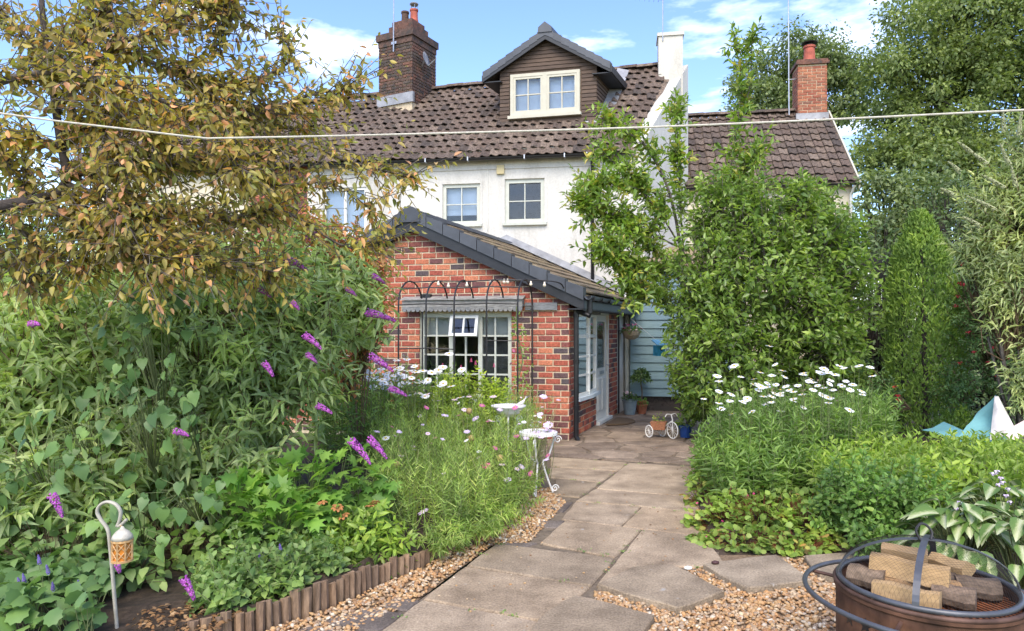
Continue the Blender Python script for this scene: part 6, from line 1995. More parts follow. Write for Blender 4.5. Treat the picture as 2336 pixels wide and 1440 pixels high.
# keep the area of sky at the upper right sparse, as in the photo: fewer twigs towards the outer ends
pxs = CX + FPX * LP[:, 0] / LP[:, 1]
wt = wl_ * np.where(pxs > 620, 0.55, 1.0) * np.where(pxs < -20, 0.5, 1.0)
NT = 2300
ii = rng.choice(len(LP), NT, p=wt / wt.sum())
sd = unit(LT[ii] * 0.7 + rng.normal(size=(NT, 3)) * 0.75 + np.array((0.12, 0, 0.06)))
Lt = rng.uniform(0.14, 0.52, NT)
st = LP[ii] + rng.normal(size=(NT, 3)) * 0.01
tip = st + sd * Lt[:, None]
twigs(tip, sd, Lt * 0.6, st, 0.0048, 0.0024, M_BARKG, cher)
lv = shoot_leaves(tip, sd, 7, Lt * 0.95, 0.080, 0.035, spread=0.75, droop=0.55, opposite=False, nup=0.45)
leaves(*lv, M_CHERRY, cher, T_OVAL, singles=300)

# ------------------------------------------------------------------ butterfly bush (big grey-green bush on the left)
M_BUD = mat_leaf('grey_green_leaf', [(0.135, 0.19, 0.070), (0.175, 0.23, 0.092), (0.11, 0.162, 0.058), (0.215, 0.265, 0.125), (0.15, 0.205, 0.080)], trans=0.42, back=1.5)
M_PANICLE = mat_pieces('purple_floret', [(0.34, 0.06, 0.33), (0.44, 0.10, 0.42), (0.26, 0.045, 0.29), (0.52, 0.17, 0.50)], nscale=40, namt=0.2, bmp=0, rough=0.8)
def panicle_mesh(seed):
    r = np.random.RandomState(seed)
    n = 170
    t = r.uniform(0, 1, n) ** 0.8
    rad = 0.021 * (1 - t) ** 0.6 + 0.003
    a = r.uniform(0, 6.283, n)
    p = np.stack([t * 0.15, rad * np.cos(a), rad * np.sin(a)], 1); p[:, 2] -= 0.03 * (t ** 2)
    out = unit(np.stack([np.full(n, 0.25), np.cos(a), np.sin(a)], 1))
    q = unit(np.cross(out, r.normal(size=(n, 3)))); s = np.cross(out, q)
    sz = 0.0075 * (1 - 0.4 * t)[:, None]
    V = np.stack([p + q * sz, p + s * sz, p - q * sz, p - s * sz, p + out * sz * 0.9], 1).reshape(-1, 3)
    F = np.concatenate([np.array([(0, 1, 4), (1, 2, 4), (2, 3, 4), (3, 0, 4)]) + 5 * i for i in range(n)])
    return mesh_np('flower', V, F, M_PANICLE)
PAN = [panicle_mesh(s) for s in (1, 2, 3)]
def panicles(parent, lst, seed=1):
    r = random.Random(seed)
    for (x0, y0, x1, y1, d) in lst:
        d *= 0.93
        a, b = P(x0, y0, d), P(x1, y1, d - 0.04)
        ux = (b - a); L = ux.length; ux.normalize()
        uz = (Vector((0, 0, 1)) - ux * ux.z).normalized(); uy = uz.cross(ux)
        k = L / 0.15; th = max(0.8, min(1.4, 1.0 + (k - 1) * 0.4))
        inst('flower', PAN[r.randrange(3)], basis(a, ux * k, uy * th, uz * th), parent)
bud = thing('butterfly_bush', 'huge grey green butterfly bush with purple flower spikes on the left', 'shrub', Vector((P(480, 1000, 6.4).x, 6.4, 0.08)))
bl = [(500, 800, 6.4, 330, 250, 1.0), (250, 860, 6.0, 280, 260, 1.0), (700, 700, 7.0, 190, 150, 0.8), (560, 900, 6.2, 150, 180, 0.8), (90, 900, 5.6, 200, 250, 0.9), (430, 1030, 5.6, 260, 150, 0.7),
      (800, 680, 7.3, 110, 90, 0.5), (60, 700, 6.2, 180, 180, 0.8), (330, 660, 6.8, 200, 120, 0.7), (700, 590, 7.3, 170, 100, 0.6), (520, 600, 7.2, 150, 90, 0.6), (840, 690, 7.2, 60, 60, 0.4), (690, 780, 6.8, 70, 80, 0.5), (180, 1110, 4.9, 180, 130, 0.5), (20, 1130, 4.7, 150, 140, 0.5)]
tips, od, li = lobe_tips(bl, 1800, 3.5, 0.2)
sd = unit(od * 0.9 + np.array((0.12, -0.15, 0.55)) + rng.normal(size=od.shape) * 0.35)
Lt = rng.uniform(0.30, 0.55, len(tips))
bc_ = np.array([P(*bl[i][:3]) for i in li])
start = np.array(BASE[bud])[None] * 0.35 + bc_ * 0.65; start[:, 2] = np.maximum(start[:, 2] - 0.4, 0.2)
twigs(tips, sd, Lt, start * 0.35 + (tips - sd * Lt[:, None]) * 0.65, 0.006, 0.003, M_STEMB, bud, 'stems')
main = np.stack([np.array([BASE[bud]] * len(bl)) + rng.normal(size=(len(bl), 3)) * np.array((0.25, 0.2, 0)), np.array([P(*l[:3]) for l in bl]) * 0.6 + np.array(BASE[bud]) * 0.4, np.array([P(*l[:3]) for l in bl])], 1)
stems_np('main_stems', main, np.array([0.035, 0.025, 0.012]), M_STEMB, bud, 6)
lv = shoot_leaves(tips, sd, 7, Lt, 0.155, 0.047, spread=0.85, droop=0.42, opposite=True, nup=0.8)
leaves(*lv, M_BUD, bud, T_LANCE, singles=300)
panicles(bud, [(572, 650, 622, 668, 5.5), (648, 590, 705, 608, 5.7), (690, 762, 738, 788, 5.3), (800, 1005, 852, 1050, 5.2), (840, 1000, 888, 1038, 5.3), (830, 712, 905, 722, 6.4), (843, 812, 900, 838, 6.2),
               (665, 690, 685, 700, 5.4), (600, 826, 628, 852, 5.0), (118, 1130, 148, 1172, 4.2), (415, 1315, 450, 1362, 4.2), (700, 545, 722, 520, 6.6), (590, 470, 575, 500, 6.8), (790, 660, 815, 668, 6.2), (720, 925, 760, 935, 5.6),
               (400, 985, 430, 985, 4.9), (70, 740, 90, 732, 4.6), (255, 545, 285, 545, 5.4), (850, 630, 880, 640, 6.6), (885, 885, 930, 895, 6.3), (265, 1285, 275, 1300, 4.4), (700, 810, 725, 820, 5.4)], 3)

# ------------------------------------------------------------------ heart leaved climber inside the bush
M_HEARTL = mat_leaf('heart_leaf', [(0.048, 0.092, 0.028), (0.06, 0.115, 0.036), (0.08, 0.14, 0.046), (0.038, 0.078, 0.024)], trans=0.3, rough=0.4)
vine = thing('heart_leaved_climber', 'climber with big heart shaped green leaves scrambling over the left bush', 'climber', Vector((P(360, 1100, 4.8).x, 4.8, 0.08)))
vl = [(350, 760, 5.0, 130, 110, 0.3), (330, 950, 4.8, 120, 130, 0.3), (430, 1120, 4.7, 110, 80, 0.3), (300, 1200, 4.5, 130, 90, 0.25), (200, 990, 4.8, 110, 130, 0.3), (90, 1060, 4.5, 100, 110, 0.3), (440, 930, 4.9, 70, 80, 0.2)]
tp, od, li = lobe_tips(vl, 180, 3, 0.4)
D = od * 0.35 + np.array((0, -0.35, -0.85)) + rng.normal(size=od.shape) * 0.3
N = np.array((0, -0.6, 0.55)) + rng.normal(size=od.shape) * 0.45
s = rng.uniform(0.05, 0.125, len(tp))
leaves(tp, D, N, s, s * 0.82, M_HEARTL, vine, T_HEART, singles=220)
vs = np.array([P(*vl[i][:3]) for i in li])
stems_np('stems', np.stack([vs * np.array((1, 1, 0.6)) + np.array((0, 0.15, 0)), vs * 0.5 + tp * 0.5, tp], 1), np.array([0.004, 0.003, 0.002]), M_STEMG, vine)
# ------------------------------------------------------------------ herbaceous plants of the left bed
def ground_pts(poly, n, zb=0.08):
    """points on the bed inside a polygon of ground pixels"""
    pp = [tuple(G(x, y, zb))[:2] for x, y in poly]
    xs = [p[0] for p in pp]; ys = [p[1] for p in pp]
    out = []
    while len(out) < n:
        x, y = rng.uniform(min(xs), max(xs)), rng.uniform(min(ys), max(ys))
        if inside(pp, x, y): out.append((x, y, zb))
    return np.array(out)
def stand(t, base, h, leafL, leafW, npl, mat, T=T_LANCE, lean=0.16, spread=0.7, droop=0.1, singles=0, r=0.0035, stemmat=None, t0=0.08, opposite=True, nup=0.6):
    """upright leafy stems; returns their tips"""
    n = len(base)
    H = h * rng.uniform(0.8, 1.15, n)
    ln_ = rng.normal(size=(n, 3)) * lean * np.array((1, 1, 0))
    sdir = unit(UP[None] + ln_)
    tip = base + sdir * H[:, None]
    bend = rng.normal(size=(n, 3)) * 0.02
    A = np.stack([base, base * 0.66 + tip * 0.34 + bend * 0.6, base * 0.33 + tip * 0.67 + bend, tip], 1)
    stems_np('stems', A, np.array([r, r, r * 0.8, r * 0.6]), stemmat or M_STEMG, t)
    if npl:
        lv = shoot_leaves(tip, sdir, npl, H * (1 - t0), leafL, leafW, spread=spread, droop=droop, opposite=opposite, nup=nup)
        leaves(*lv, mat, t, T, singles=singles)
    return tip, sdir

M_WPETAL = mat_plain('white_petal', (0.80, 0.80, 0.78), 0.6, var=0.04, scale=10)
M_YEYE = mat_plain('yellow_eye', (0.55, 0.36, 0.03), 0.8, var=0.2, scale=60)
def daisy_mesh(name, petal, eye, np_=15, pl=1.0, pw=0.17, eyer=0.27, cup=0.06, double=False):
    V, F, mi = [], [], []
    for lay in range(2 if double else 1):
        for k in range(np_):
            a = 2 * math.pi * (k + 0.5 * lay) / np_
            c, s = math.cos(a), math.sin(a); j = random.uniform(-0.08, 0.06) - 0.1 * lay; L = pl * (0.9 + 0.12 * random.random()) * (1 - 0.25 * lay)
            def q(r_, w_, z_): return (r_ * c - w_ * s, r_ * s + w_ * c, z_)
            n = len(V)
            V += [q(0.2, 0, 0.02 + lay * 0.1), q(L * 0.65, -pw, cup + j + lay * 0.14), q(L, -pw * 0.45, cup * 0.4 + j + lay * 0.16), q(L, pw * 0.45, cup * 0.4 + j + lay * 0.16), q(L * 0.65, pw, cup + j + lay * 0.14)]
            F.append([n, n + 1, n + 2, n + 3, n + 4]); mi.append(0)
    n = len(V); m = 9
    for (r_, z_) in ((eyer, 0.03), (eyer * 0.7, 0.16)):
        V += [(r_ * math.cos(2 * math.pi * k / m), r_ * math.sin(2 * math.pi * k / m), z_) for k in range(m)]
    V.append((0, 0, 0.2))
    for k in range(m):
        j = (k + 1) % m
        F.append([n + k, n + j, n + m + j, n + m + k]); mi.append(1)
        F.append([n + m + k, n + m + j, n + 2 * m]); mi.append(1)
    me = mesh_np(name, V, F, [petal, eye], mi=mi)
    return me
DAISY = [daisy_mesh('flower', M_WPETAL, M_YEYE, 15, 1.0, 0.19) for _ in range(3)]
M_PINKP = mat_plain('pink_petal', (0.55, 0.13, 0.30), 0.6, var=0.25, scale=20)
M_HOTP = mat_plain('magenta_petal', (0.62, 0.05, 0.22), 0.6, var=0.2, scale=20)
M_LILACP = mat_plain('lilac_petal', (0.62, 0.50, 0.66), 0.6, var=0.12, scale=20)
M_PALEP = mat_plain('pale_pink_petal', (0.72, 0.55, 0.60), 0.6, var=0.12, scale=20)
M_BROWNE = mat_plain('dark_flower_eye', (0.16, 0.09, 0.03), 0.9, var=0.3, scale=50)
PINKD = daisy_mesh('flower', M_PINKP, M_YEYE, 12, 1.0, 0.2, 0.3, 0.02, True)
HOTD = daisy_mesh('flower', M_HOTP, M_BROWNE, 9, 1.0, 0.3, 0.22, 0.1, True)
LILACD = daisy_mesh('flower', M_LILACP, M_PALEP, 14, 1.0, 0.2, 0.5, 0.05, True)
PALED = daisy_mesh('flower', M_PALEP, M_YEYE, 12, 1.0, 0.2, 0.3, 0.02, True)
def flower(me, p, r, parent, tilt=0.35, up=None, name='flower'):
    n = Vector((random.gauss(0, tilt), random.gauss(0, tilt) - 0.24, 1.0)).normalized() if up is None else Vector(up).normalized()
    x = n.orthogonal().normalized(); x.rotate(Matrix.Rotation(random.uniform(0, 6.28), 3, n)); y = n.cross(x)
    return inst(name, me, basis(Vector(p), x * r, y * r, n * r), parent)

BUDM = mesh_np('bud', ICO_V, ICO_F, mat_plain('green_bud', (0.26, 0.28, 0.10), 0.8, var=0.3, scale=40), smooth=True)
# shasta daisies, left
M_DLEAF = mat_leaf('daisy_leaf', [(0.075, 0.13, 0.030), (0.10, 0.165, 0.040), (0.06, 0.11, 0.026), (0.125, 0.19, 0.05)], trans=0.35)
dl_ = thing('daisy_clump', 'drift of white daisies in the left bed below the brick gable', 'daisies', Vector((P(880, 1000, 8.6).x, 8.6, 0.08)), 'white daisy clumps')
bs = ground_pts([(700, 1040), (740, 960), (1020, 944), (1060, 990), (960, 1050), (860, 1090), (760, 1090)], 420)
tp, sd = stand(dl_, bs, 0.92, 0.13, 0.030, 10, M_DLEAF, lean=0.10)
heads = [(800, 848), (822, 838), (850, 850), (870, 842), (895, 838), (905, 848), (930, 846), (945, 836), (918, 858), (880, 856), (856, 862), (835, 868), (810, 872), (788, 862), (770, 880), (905, 866), (925, 872), (890, 876),
         (868, 884), (940, 880), (960, 870), (800, 890), (760, 888), (985, 850), (1000, 845), (1010, 838), (965, 846), (905, 822), (928, 820), (880, 820), (860, 826), (840, 822), (818, 818), (1005, 880), (940, 895), (910, 895)]
pts = [(x, y, 8.3 + 0.8 * random.random()) for x, y in heads] + [(random.gauss(900, 60), random.gauss(865, 22), 8.2 + random.random()) for _ in range(70)]
for (x, y, d) in pts:
    p = P(x, y, d); flower(random.choice(DAISY), p, random.uniform(0.048, 0.062), dl_, 0.25)
A = np.array([[(P(x, y, d).x + random.uniform(-0.1, 0.1), P(x, y, d).y + 0.05, 0.1), tuple(P(x, y, d) - Vector((0, 0, 0.25))), tuple(P(x, y, d))] for x, y, d in pts])
stems_np('flower_stalks', A, np.array([0.0035, 0.003, 0.0025]), M_STEMG, dl_)

# red tipped shrub between bush and gable
M_PHOT = mat_leaf('red_tipped_leaf', [(0.09, 0.13, 0.03), (0.12, 0.15, 0.035), (0.24, 0.10, 0.05), (0.34, 0.11, 0.06), (0.14, 0.16, 0.04)], trans=0.35, rough=0.35)
pho = thing('photinia', 'red tipped leafy shrub beside the left slope of the brick gable', 'shrub', Vector((P(820, 900, 8.2).x, 8.2, 0.06)))
pl0 = [(850, 610, 8.2, 50, 70, 0.35), (790, 560, 8.3, 80, 60, 0.4), (720, 520, 8.4, 70, 50, 0.4), (860, 690, 8.2, 40, 70, 0.3), (800, 650, 8.3, 70, 80, 0.4), (830, 770, 8.3, 50, 60, 0.3), (790, 830, 8.4, 50, 60, 0.3)]
tp, od, li = lobe_tips(pl0, 420, 3, 0.3)
sd = unit(od * 0.7 + UP * 0.7 + rng.normal(size=od.shape) * 0.3)
b0_ = np.array([P(*pl0[i][:3]) for i in li]) * 0.7 + np.array(BASE[pho]) * 0.3
twigs(tp, sd, 0.2, b0_, 0.006, 0.0025, M_STEMB, pho, 'branches')
leaves(*shoot_leaves(tp, sd, 7, 0.24, 0.085, 0.034, spread=0.8, droop=0.05), M_PHOT, pho, T_OVAL, singles=150)
stems_np('main_stems', np.stack([np.array([BASE[pho]] * len(pl0)), np.array([P(*l[:3]) for l in pl0]) * 0.5 + np.array(BASE[pho]) * 0.5, np.array([P(*l[:3]) for l in pl0])], 1), np.array([0.009, 0.007, 0.005]), M_STEMB, pho, 5)
# lime shrub under the window
M_LIME = mat_leaf('lime_leaf', [(0.14, 0.20, 0.028), (0.19, 0.25, 0.036), (0.10, 0.16, 0.024), (0.24, 0.29, 0.05)], trans=0.4)
lime = thing('lime_spirea', 'lime green leafy shrub below the extension window', 'shrub', Vector((P(1070, 1000, 9.3).x, 9.3, 0.08)))
ll = [(1070, 915, 9.2, 95, 80, 0.45), (1000, 935, 9.0, 65, 70, 0.4), (1125, 930, 9.0, 45, 65, 0.35), (1060, 975, 8.6, 95, 60, 0.4)]
tp, od, li = lobe_tips(ll, 460, 4, 0.2)
sd = unit(od * 0.4 + UP + rng.normal(size=od.shape) * 0.3)
start = np.tile(np.array(BASE[lime]), (len(tp), 1)) + rng.normal(size=tp.shape) * np.array((0.2, 0.15, 0))
twigs(tp, sd, 0.25, start, 0.004, 0.002, M_STEMB, lime, 'stems')
leaves(*shoot_leaves(tp, sd, 8, 0.28, 0.085, 0.034, spread=0.9, droop=0.12, opposite=True), M_LIME, lime, T_OVAL, singles=120)
M_PKSP = mat_pieces('pink_floret', [(0.50, 0.08, 0.18), (0.60, 0.14, 0.26)], nscale=40, namt=0.2, bmp=0)
for (x, y) in ((1010, 838), (1052, 842), (1085, 832), (1127, 838), (1017, 880), (1075, 826)):
    o = inst('flower', PAN[0], basis(P(x, y, 9.0), Vector((0, 0, 0.35)), Vector((0.6, 0, 0)), Vector((0, 0.6, 0))), lime)
    o.material_slots[0].link = 'OBJECT'; o.material_slots[0].material = M_PKSP

# feathery meadow of scabious, cosmos and grass in the middle of the bed
M_FEATH = mat_leaf('feathery_leaf', [(0.10, 0.165, 0.034), (0.13, 0.205, 0.044), (0.165, 0.23, 0.06), (0.20, 0.24, 0.075)], trans=0.42)
mea = thing('cosmos_drift', 'feathery green drift of pink and lilac cosmos beside the path', 'flowers', Vector((P(1080, 1100, 7.2).x, 7.2, 0.08)))
bs = ground_pts([(860, 1210), (960, 1240), (1080, 1215), (1150, 1175), (1215, 1120), (1232, 1060), (1215, 1000), (1150, 975), (940, 1020), (850, 1080)], 760)
hh = 0.74 * (1.0 - 0.35 * np.clip((8 - bs[:, 1]) / 3, 0, 1))
tp, sd = stand(mea, bs, 1.0 * hh, 0.10, 0.0085, 22, M_FEATH, T_NEEDLE, lean=0.22, spread=0.9, droop=-0.25, r=0.0022, opposite=True)
gl = ground_pts([(900, 1230), (1090, 1225), (1170, 1160), (1200, 1050), (1000, 1010), (880, 1100)], 900)
A = np.stack([gl, gl + np.stack([rng.normal(0, 0.05, 900), rng.normal(0, 0.05, 900), rng.uniform(0.12, 0.3, 900)], 1), gl + np.stack([rng.normal(0, 0.17, 900), rng.normal(-0.03, 0.15, 900), rng.uniform(0.2, 0.5, 900)], 1)], 1)
stems_np('grass_blades', A, np.array([0.004, 0.0032, 0.0007]), M_FEATH, mea)
sk = ground_pts([(935, 1255), (1010, 1262), (1100, 1222), (1165, 1180), (1200, 1120), (1215, 1060), (1150, 1090), (1060, 1170)], 170)
nsk = len(sk)
so = unit(np.stack([rng.normal(0.35, 0.5, nsk), rng.normal(-0.5, 0.4, nsk), rng.uniform(0.25, 0.8, nsk)], 1))
stip = sk + so * rng.uniform(0.16, 0.34, (nsk, 1))
stems_np('fern_stalks', np.stack([sk, sk * 0.5 + stip * 0.5 + np.array((0, 0, 0.05)), stip], 1), np.array([0.003, 0.0025, 0.0015]), M_STEMG, mea)
leaves(*shoot_leaves(stip, so, 14, 0.26, 0.075, 0.013, spread=0.95, droop=0.15, opposite=True), M_FEATH, mea, T_LANCE, name='fern_leaflets')
fl_ = [(LILACD, 1240, 905, 7.3, .035), (LILACD, 1232, 945, 7.2, .03), (LILACD, 1250, 970, 7.2, .045), (LILACD, 1262, 985, 7.2, .04), (LILACD, 1200, 1000, 7.0, .03), (PINKD, 1178, 995, 7.1, .028), (LILACD, 1225, 990, 7.1, .04), (PALED, 1170, 1030, 6.9, .035),
       (HOTD, 1110, 1063, 6.6, .036), (HOTD, 1102, 1058, 6.7, .025), (LILACD, 943, 1027, 6.6, .032), (LILACD, 965, 1168, 5.6, .038), (LILACD, 1158, 1095, 6.4, .03), (PALED, 1145, 1060, 6.6, .025), (PINKD, 1175, 930, 7.4, .03), (PALED, 1125, 905, 7.8, .035),
       (PALED, 975, 900, 7.6, .032), (PINKD, 973, 930, 7.4, .026), (LILACD, 1015, 948, 7.4, .035), (LILACD, 1085, 955, 7.3, .035), (PALED, 1120, 960, 7.2, .03), (LILACD, 1000, 915, 7.7, .03), (PINKD, 1045, 948, 7.3, .025), (PALED, 1070, 905, 7.8, .03),
       (LILACD, 1190, 1065, 6.9, .028), (PINKD, 1210, 1080, 6.8, .025), (PALED, 1180, 1070, 6.8, .025), (LILACD, 860, 985, 6.9, .03), (PALED, 915, 1040, 6.6, .025), (LILACD, 1065, 985, 7.0, .028), (PINKD, 1130, 1022, 6.9, .024), (PALED, 1158, 1020, 6.9, .026),
       (LILACD, 1205, 905, 7.8, .03), (PALED, 1037, 912, 7.8, .03), (PINKD, 1100, 925, 7.6, .028), (PALED, 1060, 935, 7.5, .03), (LILACD, 1140, 935, 7.6, .03), (DAISY[0], 880, 1000, 6.9, .035), (DAISY[1], 1175, 880, 8.2, .03)]
A = []
for (me, x, y, d, r_) in fl_:
    p = P(x, y, d); flower(me, p, r_ * 1.25, mea, 0.35)
    A.append([(p.x + random.uniform(-0.15, 0.05), p.y + 0.08, 0.1), (p.x + random.uniform(-0.05, 0.02), p.y + 0.04, p.z * 0.6), tuple(p)])
stems_np('flower_stalks', np.array(A), np.array([0.0035, 0.003, 0.002]), M_STEMG, mea)
bq_ = ground_pts([(870, 1180), (980, 1225), (1100, 1200), (1205, 1110), (1228, 1040), (1150, 980), (950, 1020)], 150)
bt_ = bq_ + np.stack([rng.normal(0, 0.10, 150), rng.normal(-0.03, 0.08, 150), rng.uniform(0.35, 0.85, 150) * (0.55 + 0.45 * np.clip((bq_[:, 1] - 5) / 2.5, 0, 1))], 1)
ex = ground_pts([(1170, 1160), (1215, 1120), (1225, 1080), (1190, 1100)], 46)
et = ex + np.stack([rng.uniform(0.0, 0.28, 46), rng.normal(-0.08, 0.08, 46), rng.uniform(0.35, 0.85, 46)], 1)
bq_ = np.concatenate([bq_, ex]); bt_ = np.concatenate([bt_, et])
stems_np('bud_stalks', np.stack([bq_, bq_ * 0.5 + bt_ * 0.5 + rng.normal(size=bt_.shape) * 0.02, bt_], 1), np.array([0.003, 0.0026, 0.002]), mat_plain('pale_stalk', (0.30, 0.30, 0.13), 0.8, var=0.3), mea)
for k in range(len(bt_)):
    if k % 3 == 0: flower(random.choice([PALED, LILACD, PINKD, DAISY[0], LILACD]), bt_[k], random.uniform(0.018, 0.032), mea, 0.35)
    elif k % 3 == 1:
        inst('bud', BUDM, Matrix.Translation(Vector(bt_[k])) @ Matrix.Scale(random.uniform(0.007, 0.013), 4), mea)
M_SEED = mat_plain('straw_seed_head', (0.36, 0.25, 0.10), 0.9, var=0.3, scale=50)
for (x, y, d) in ((1070, 938, 7.2), (1075, 1000, 7.0), (1050, 1065, 6.5), (905, 1060, 6.4), (1140, 1045, 6.7)):
    p = P(x, y, d); V = ICO_V * np.array((0.035, 0.035, 0.04)) + np.array(p)[None]
    obj('seed_head', V, ICO_F, M_SEED, mea)

# lobed geranium (tall, mid bed)
M_GER = mat_leaf('geranium_leaf', [(0.055, 0.125, 0.022), (0.08, 0.16, 0.028), (0.11, 0.19, 0.034), (0.042, 0.10, 0.02)], trans=0.35)
ge_ = thing('japanese_anemone', 'bright green maple leaved perennial in the middle of the left bed', 'plant', Vector((P(760, 1130, 5.7).x, 5.7, 0.08)))
gl_ = [(760, 1085, 5.7, 130, 70, 0.4), (690, 1120, 5.4, 120, 90, 0.4), (830, 1120, 5.6, 70, 60, 0.3), (640, 1190, 5.0, 120, 80, 0.35), (560, 1160, 5.1, 90, 80, 0.3)]
tp, od, li = lobe_tips(gl_, 520, 4, 0.1)
N = UP * 0.9 + np.array((0, -0.35, 0)) + rng.normal(size=od.shape) * 0.3
s = rng.uniform(0.08, 0.15, len(tp))
leaves(tp, od * 0.8 + np.array((0, -0.2, -0.25)) + rng.normal(size=od.shape) * 0.3, N, s, s, M_GER, ge_, T_MAPLE, singles=200)
b0_ = np.array([P(*gl_[i][:3]) for i in li]); b0_[:, 2] = 0.08
stems_np('stems', np.stack([b0_, b0_ * 0.4 + tp * 0.6, tp], 1), np.array([0.004, 0.003, 0.002]), M_STEMG, ge_)

# peony
M_PEON = mat_leaf('peony_leaf', [(0.095, 0.16, 0.028), (0.13, 0.20, 0.036), (0.075, 0.135, 0.024), (0.17, 0.22, 0.05)], trans=0.35, rough=0.35)
pe = thing('peony', 'light green peony with pointed leaves and spent rusty flowers beside the edging', 'plant', Vector((P(830, 1270, 5.15).x, 5.15, 0.08)))
pl_ = [(830, 1215, 5.05, 90, 70, 0.3), (770, 1250, 4.9, 70, 60, 0.25), (890, 1245, 5.1, 60, 60, 0.25), (820, 1300, 4.85, 90, 40, 0.25)]
tp, od, li = lobe_tips(pl_, 150, 4, 0.2)
sd = unit(od * 0.7 + UP * 0.5 + np.array((0, -0.3, 0)) + rng.normal(size=od.shape) * 0.25)
b0_ = np.tile(np.array(BASE[pe]), (len(tp), 1)) + rng.normal(size=tp.shape) * np.array((0.1, 0.08, 0))
twigs(tp, sd, 0.12, b0_, 0.005, 0.003, M_STEMG, pe, 'stems')
leaves(*shoot_leaves(tp, sd, 4, 0.13, 0.105, 0.042, spread=0.8, droop=0.15, opposite=True), M_PEON, pe, T_OVAL, singles=260)
M_RUSTF = mat_plain('rusty_petal', (0.36, 0.15, 0.05), 0.8, var=0.4, scale=30)
RUSTD = daisy_mesh('flower', M_RUSTF, M_BROWNE, 8, 1.0, 0.28, 0.2, 0.35)
for (x, y) in ((855, 1150), (770, 1160), (735, 1150), (845, 1158), (785, 1180)):
    flower(RUSTD, P(x, y, 4.95), 0.045, pe, 0.4)

# catmint and ground cover along the front edge
M_CAT = mat_leaf('catmint_leaf', [(0.085, 0.145, 0.042), (0.115, 0.18, 0.056), (0.068, 0.12, 0.034), (0.145, 0.205, 0.07)], trans=0.36)
M_VIOLET = mat_pieces('violet_floret', [(0.18, 0.12, 0.42), (0.24, 0.17, 0.50), (0.14, 0.09, 0.36)], nscale=40, namt=0.2, bmp=0)
def spikes(parent, lst, d, k=0.4, mat=M_VIOLET):
    for (x, y) in lst:
        p = P(x, y, d)
        o = inst('flower_spike', PAN[random.randrange(3)], basis(p, Vector((random.uniform(-0.1, 0.25), random.uniform(-0.1, 0.1), 0.9)) * k, Vector((0.42, 0, 0)), Vector((0, 0.42, 0))), parent)
        o.material_slots[0].link = 'OBJECT'; o.material_slots[0].material = mat
cm_ = thing('catmint', 'low catmint with small violet spikes behind the log edging', 'plant', Vector((P(620, 1330, 4.7).x, 4.7, 0.08)))
bs = ground_pts([(430, 1400), (560, 1400), (700, 1350), (800, 1310), (760, 1280), (560, 1310), (440, 1350)], 170)
tp, sd = stand(cm_, bs, 0.24 * rng.uniform(0.5, 1.2, 170), 0.072, 0.046, 6, M_CAT, T_OVAL, lean=0.5, spread=0.9, droop=0.05, singles=150)
vsp = [(540, 1262), (567, 1300), (592, 1275), (616, 1290), (528, 1305), (640, 1255), (575, 1315), (632, 1320), (512, 1300), (560, 1270), (605, 1262), (655, 1270)]
spikes(cm_, vsp, 4.55, 0.32)
A = np.array([[(P(x, y, 4.55).x, 4.6, 0.08), tuple(P(x, y, 4.55) * 0.5 + Vector((P(x, y, 4.55).x, 4.6, 0.08)) * 0.5), tuple(P(x, y, 4.55))] for x, y in vsp])
stems_np('flower_stalks', A, np.array([0.003, 0.0025, 0.002]), M_STEMG, cm_)
gc = thing('round_leaved_ground_cover', 'round leaved ground cover with violet spikes at the lower left corner', 'ground cover', Vector((P(150, 1400, 4.1).x, 4.1, 0.07)))
bs = ground_pts([(-60, 1470), (215, 1470), (225, 1380), (300, 1330), (200, 1290), (-60, 1290)], 400)
n = len(bs)
tp = bs + np.stack([rng.normal(0, 0.05, n), rng.normal(0, 0.05, n), rng.uniform(0.05, 0.24, n)], 1)
s = rng.uniform(0.06, 0.115, n)
leaves(tp, rng.normal(size=(n, 3)) * 0.6 + np.array((0, -0.5, -0.15)), UP + rng.normal(size=(n, 3)) * 0.28 + np.array((0, -0.3, 0)), s, s * 0.95, M_HEARTL, gc, T_ROUND, singles=220)
stems_np('stems', np.stack([bs, bs * 0.5 + tp * 0.5, tp], 1), np.array([0.003, 0.0025, 0.002]), M_STEMG, gc)
vsp = [(55, 1330), (90, 1288), (45, 1340), (110, 1310), (120, 1350), (180, 1345), (50, 1390), (140, 1425), (215, 1410), (20, 1400), (75, 1425), (165, 1375)]
spikes(gc, vsp, 3.95, 0.45)
A = np.array([[(P(x, y, 3.95).x - 0.02, 4.0, 0.07), tuple(P(x, y, 3.95) * 0.5 + Vector((P(x, y, 3.95).x, 4.0, 0.07)) * 0.5), tuple(P(x, y, 3.95))] for x, y in vsp])
stems_np('flower_stalks', A, np.array([0.003, 0.0025, 0.002]), M_STEMG, gc)
# dark foliage low in the bed, filling under the big bush
fil = thing('shade_ground_cover', 'dark green ground cover under the butterfly bush', 'ground cover', Vector((P(420, 1250, 5.0).x, 5.0, 0.07)))
fl2 = [(420, 1230, 5.0, 160, 70, 0.4), (560, 1240, 4.9, 120, 60, 0.3), (300, 1280, 4.5, 110, 60, 0.25), (120, 1240, 4.5, 160, 60, 0.3), (680, 1240, 5.0, 80, 60, 0.3)]
tp, od, li = lobe_tips(fl2, 620, 3, 0.3)
tp[:, 2] = np.maximum(tp[:, 2], 0.12)
s = rng.uniform(0.055, 0.11, len(tp))
leaves(tp, od * 0.7 + np.array((0, -0.3, -0.3)) + rng.normal(size=od.shape) * 0.4, UP * 0.9 + np.array((0, -0.4, 0)) + rng.normal(size=od.shape) * 0.35, s, s * 0.7, M_CAT, fil, T_OVAL, singles=150)
b0_ = np.array([P(*fl2[i][:3]) for i in li]); b0_[:, 2] = 0.07
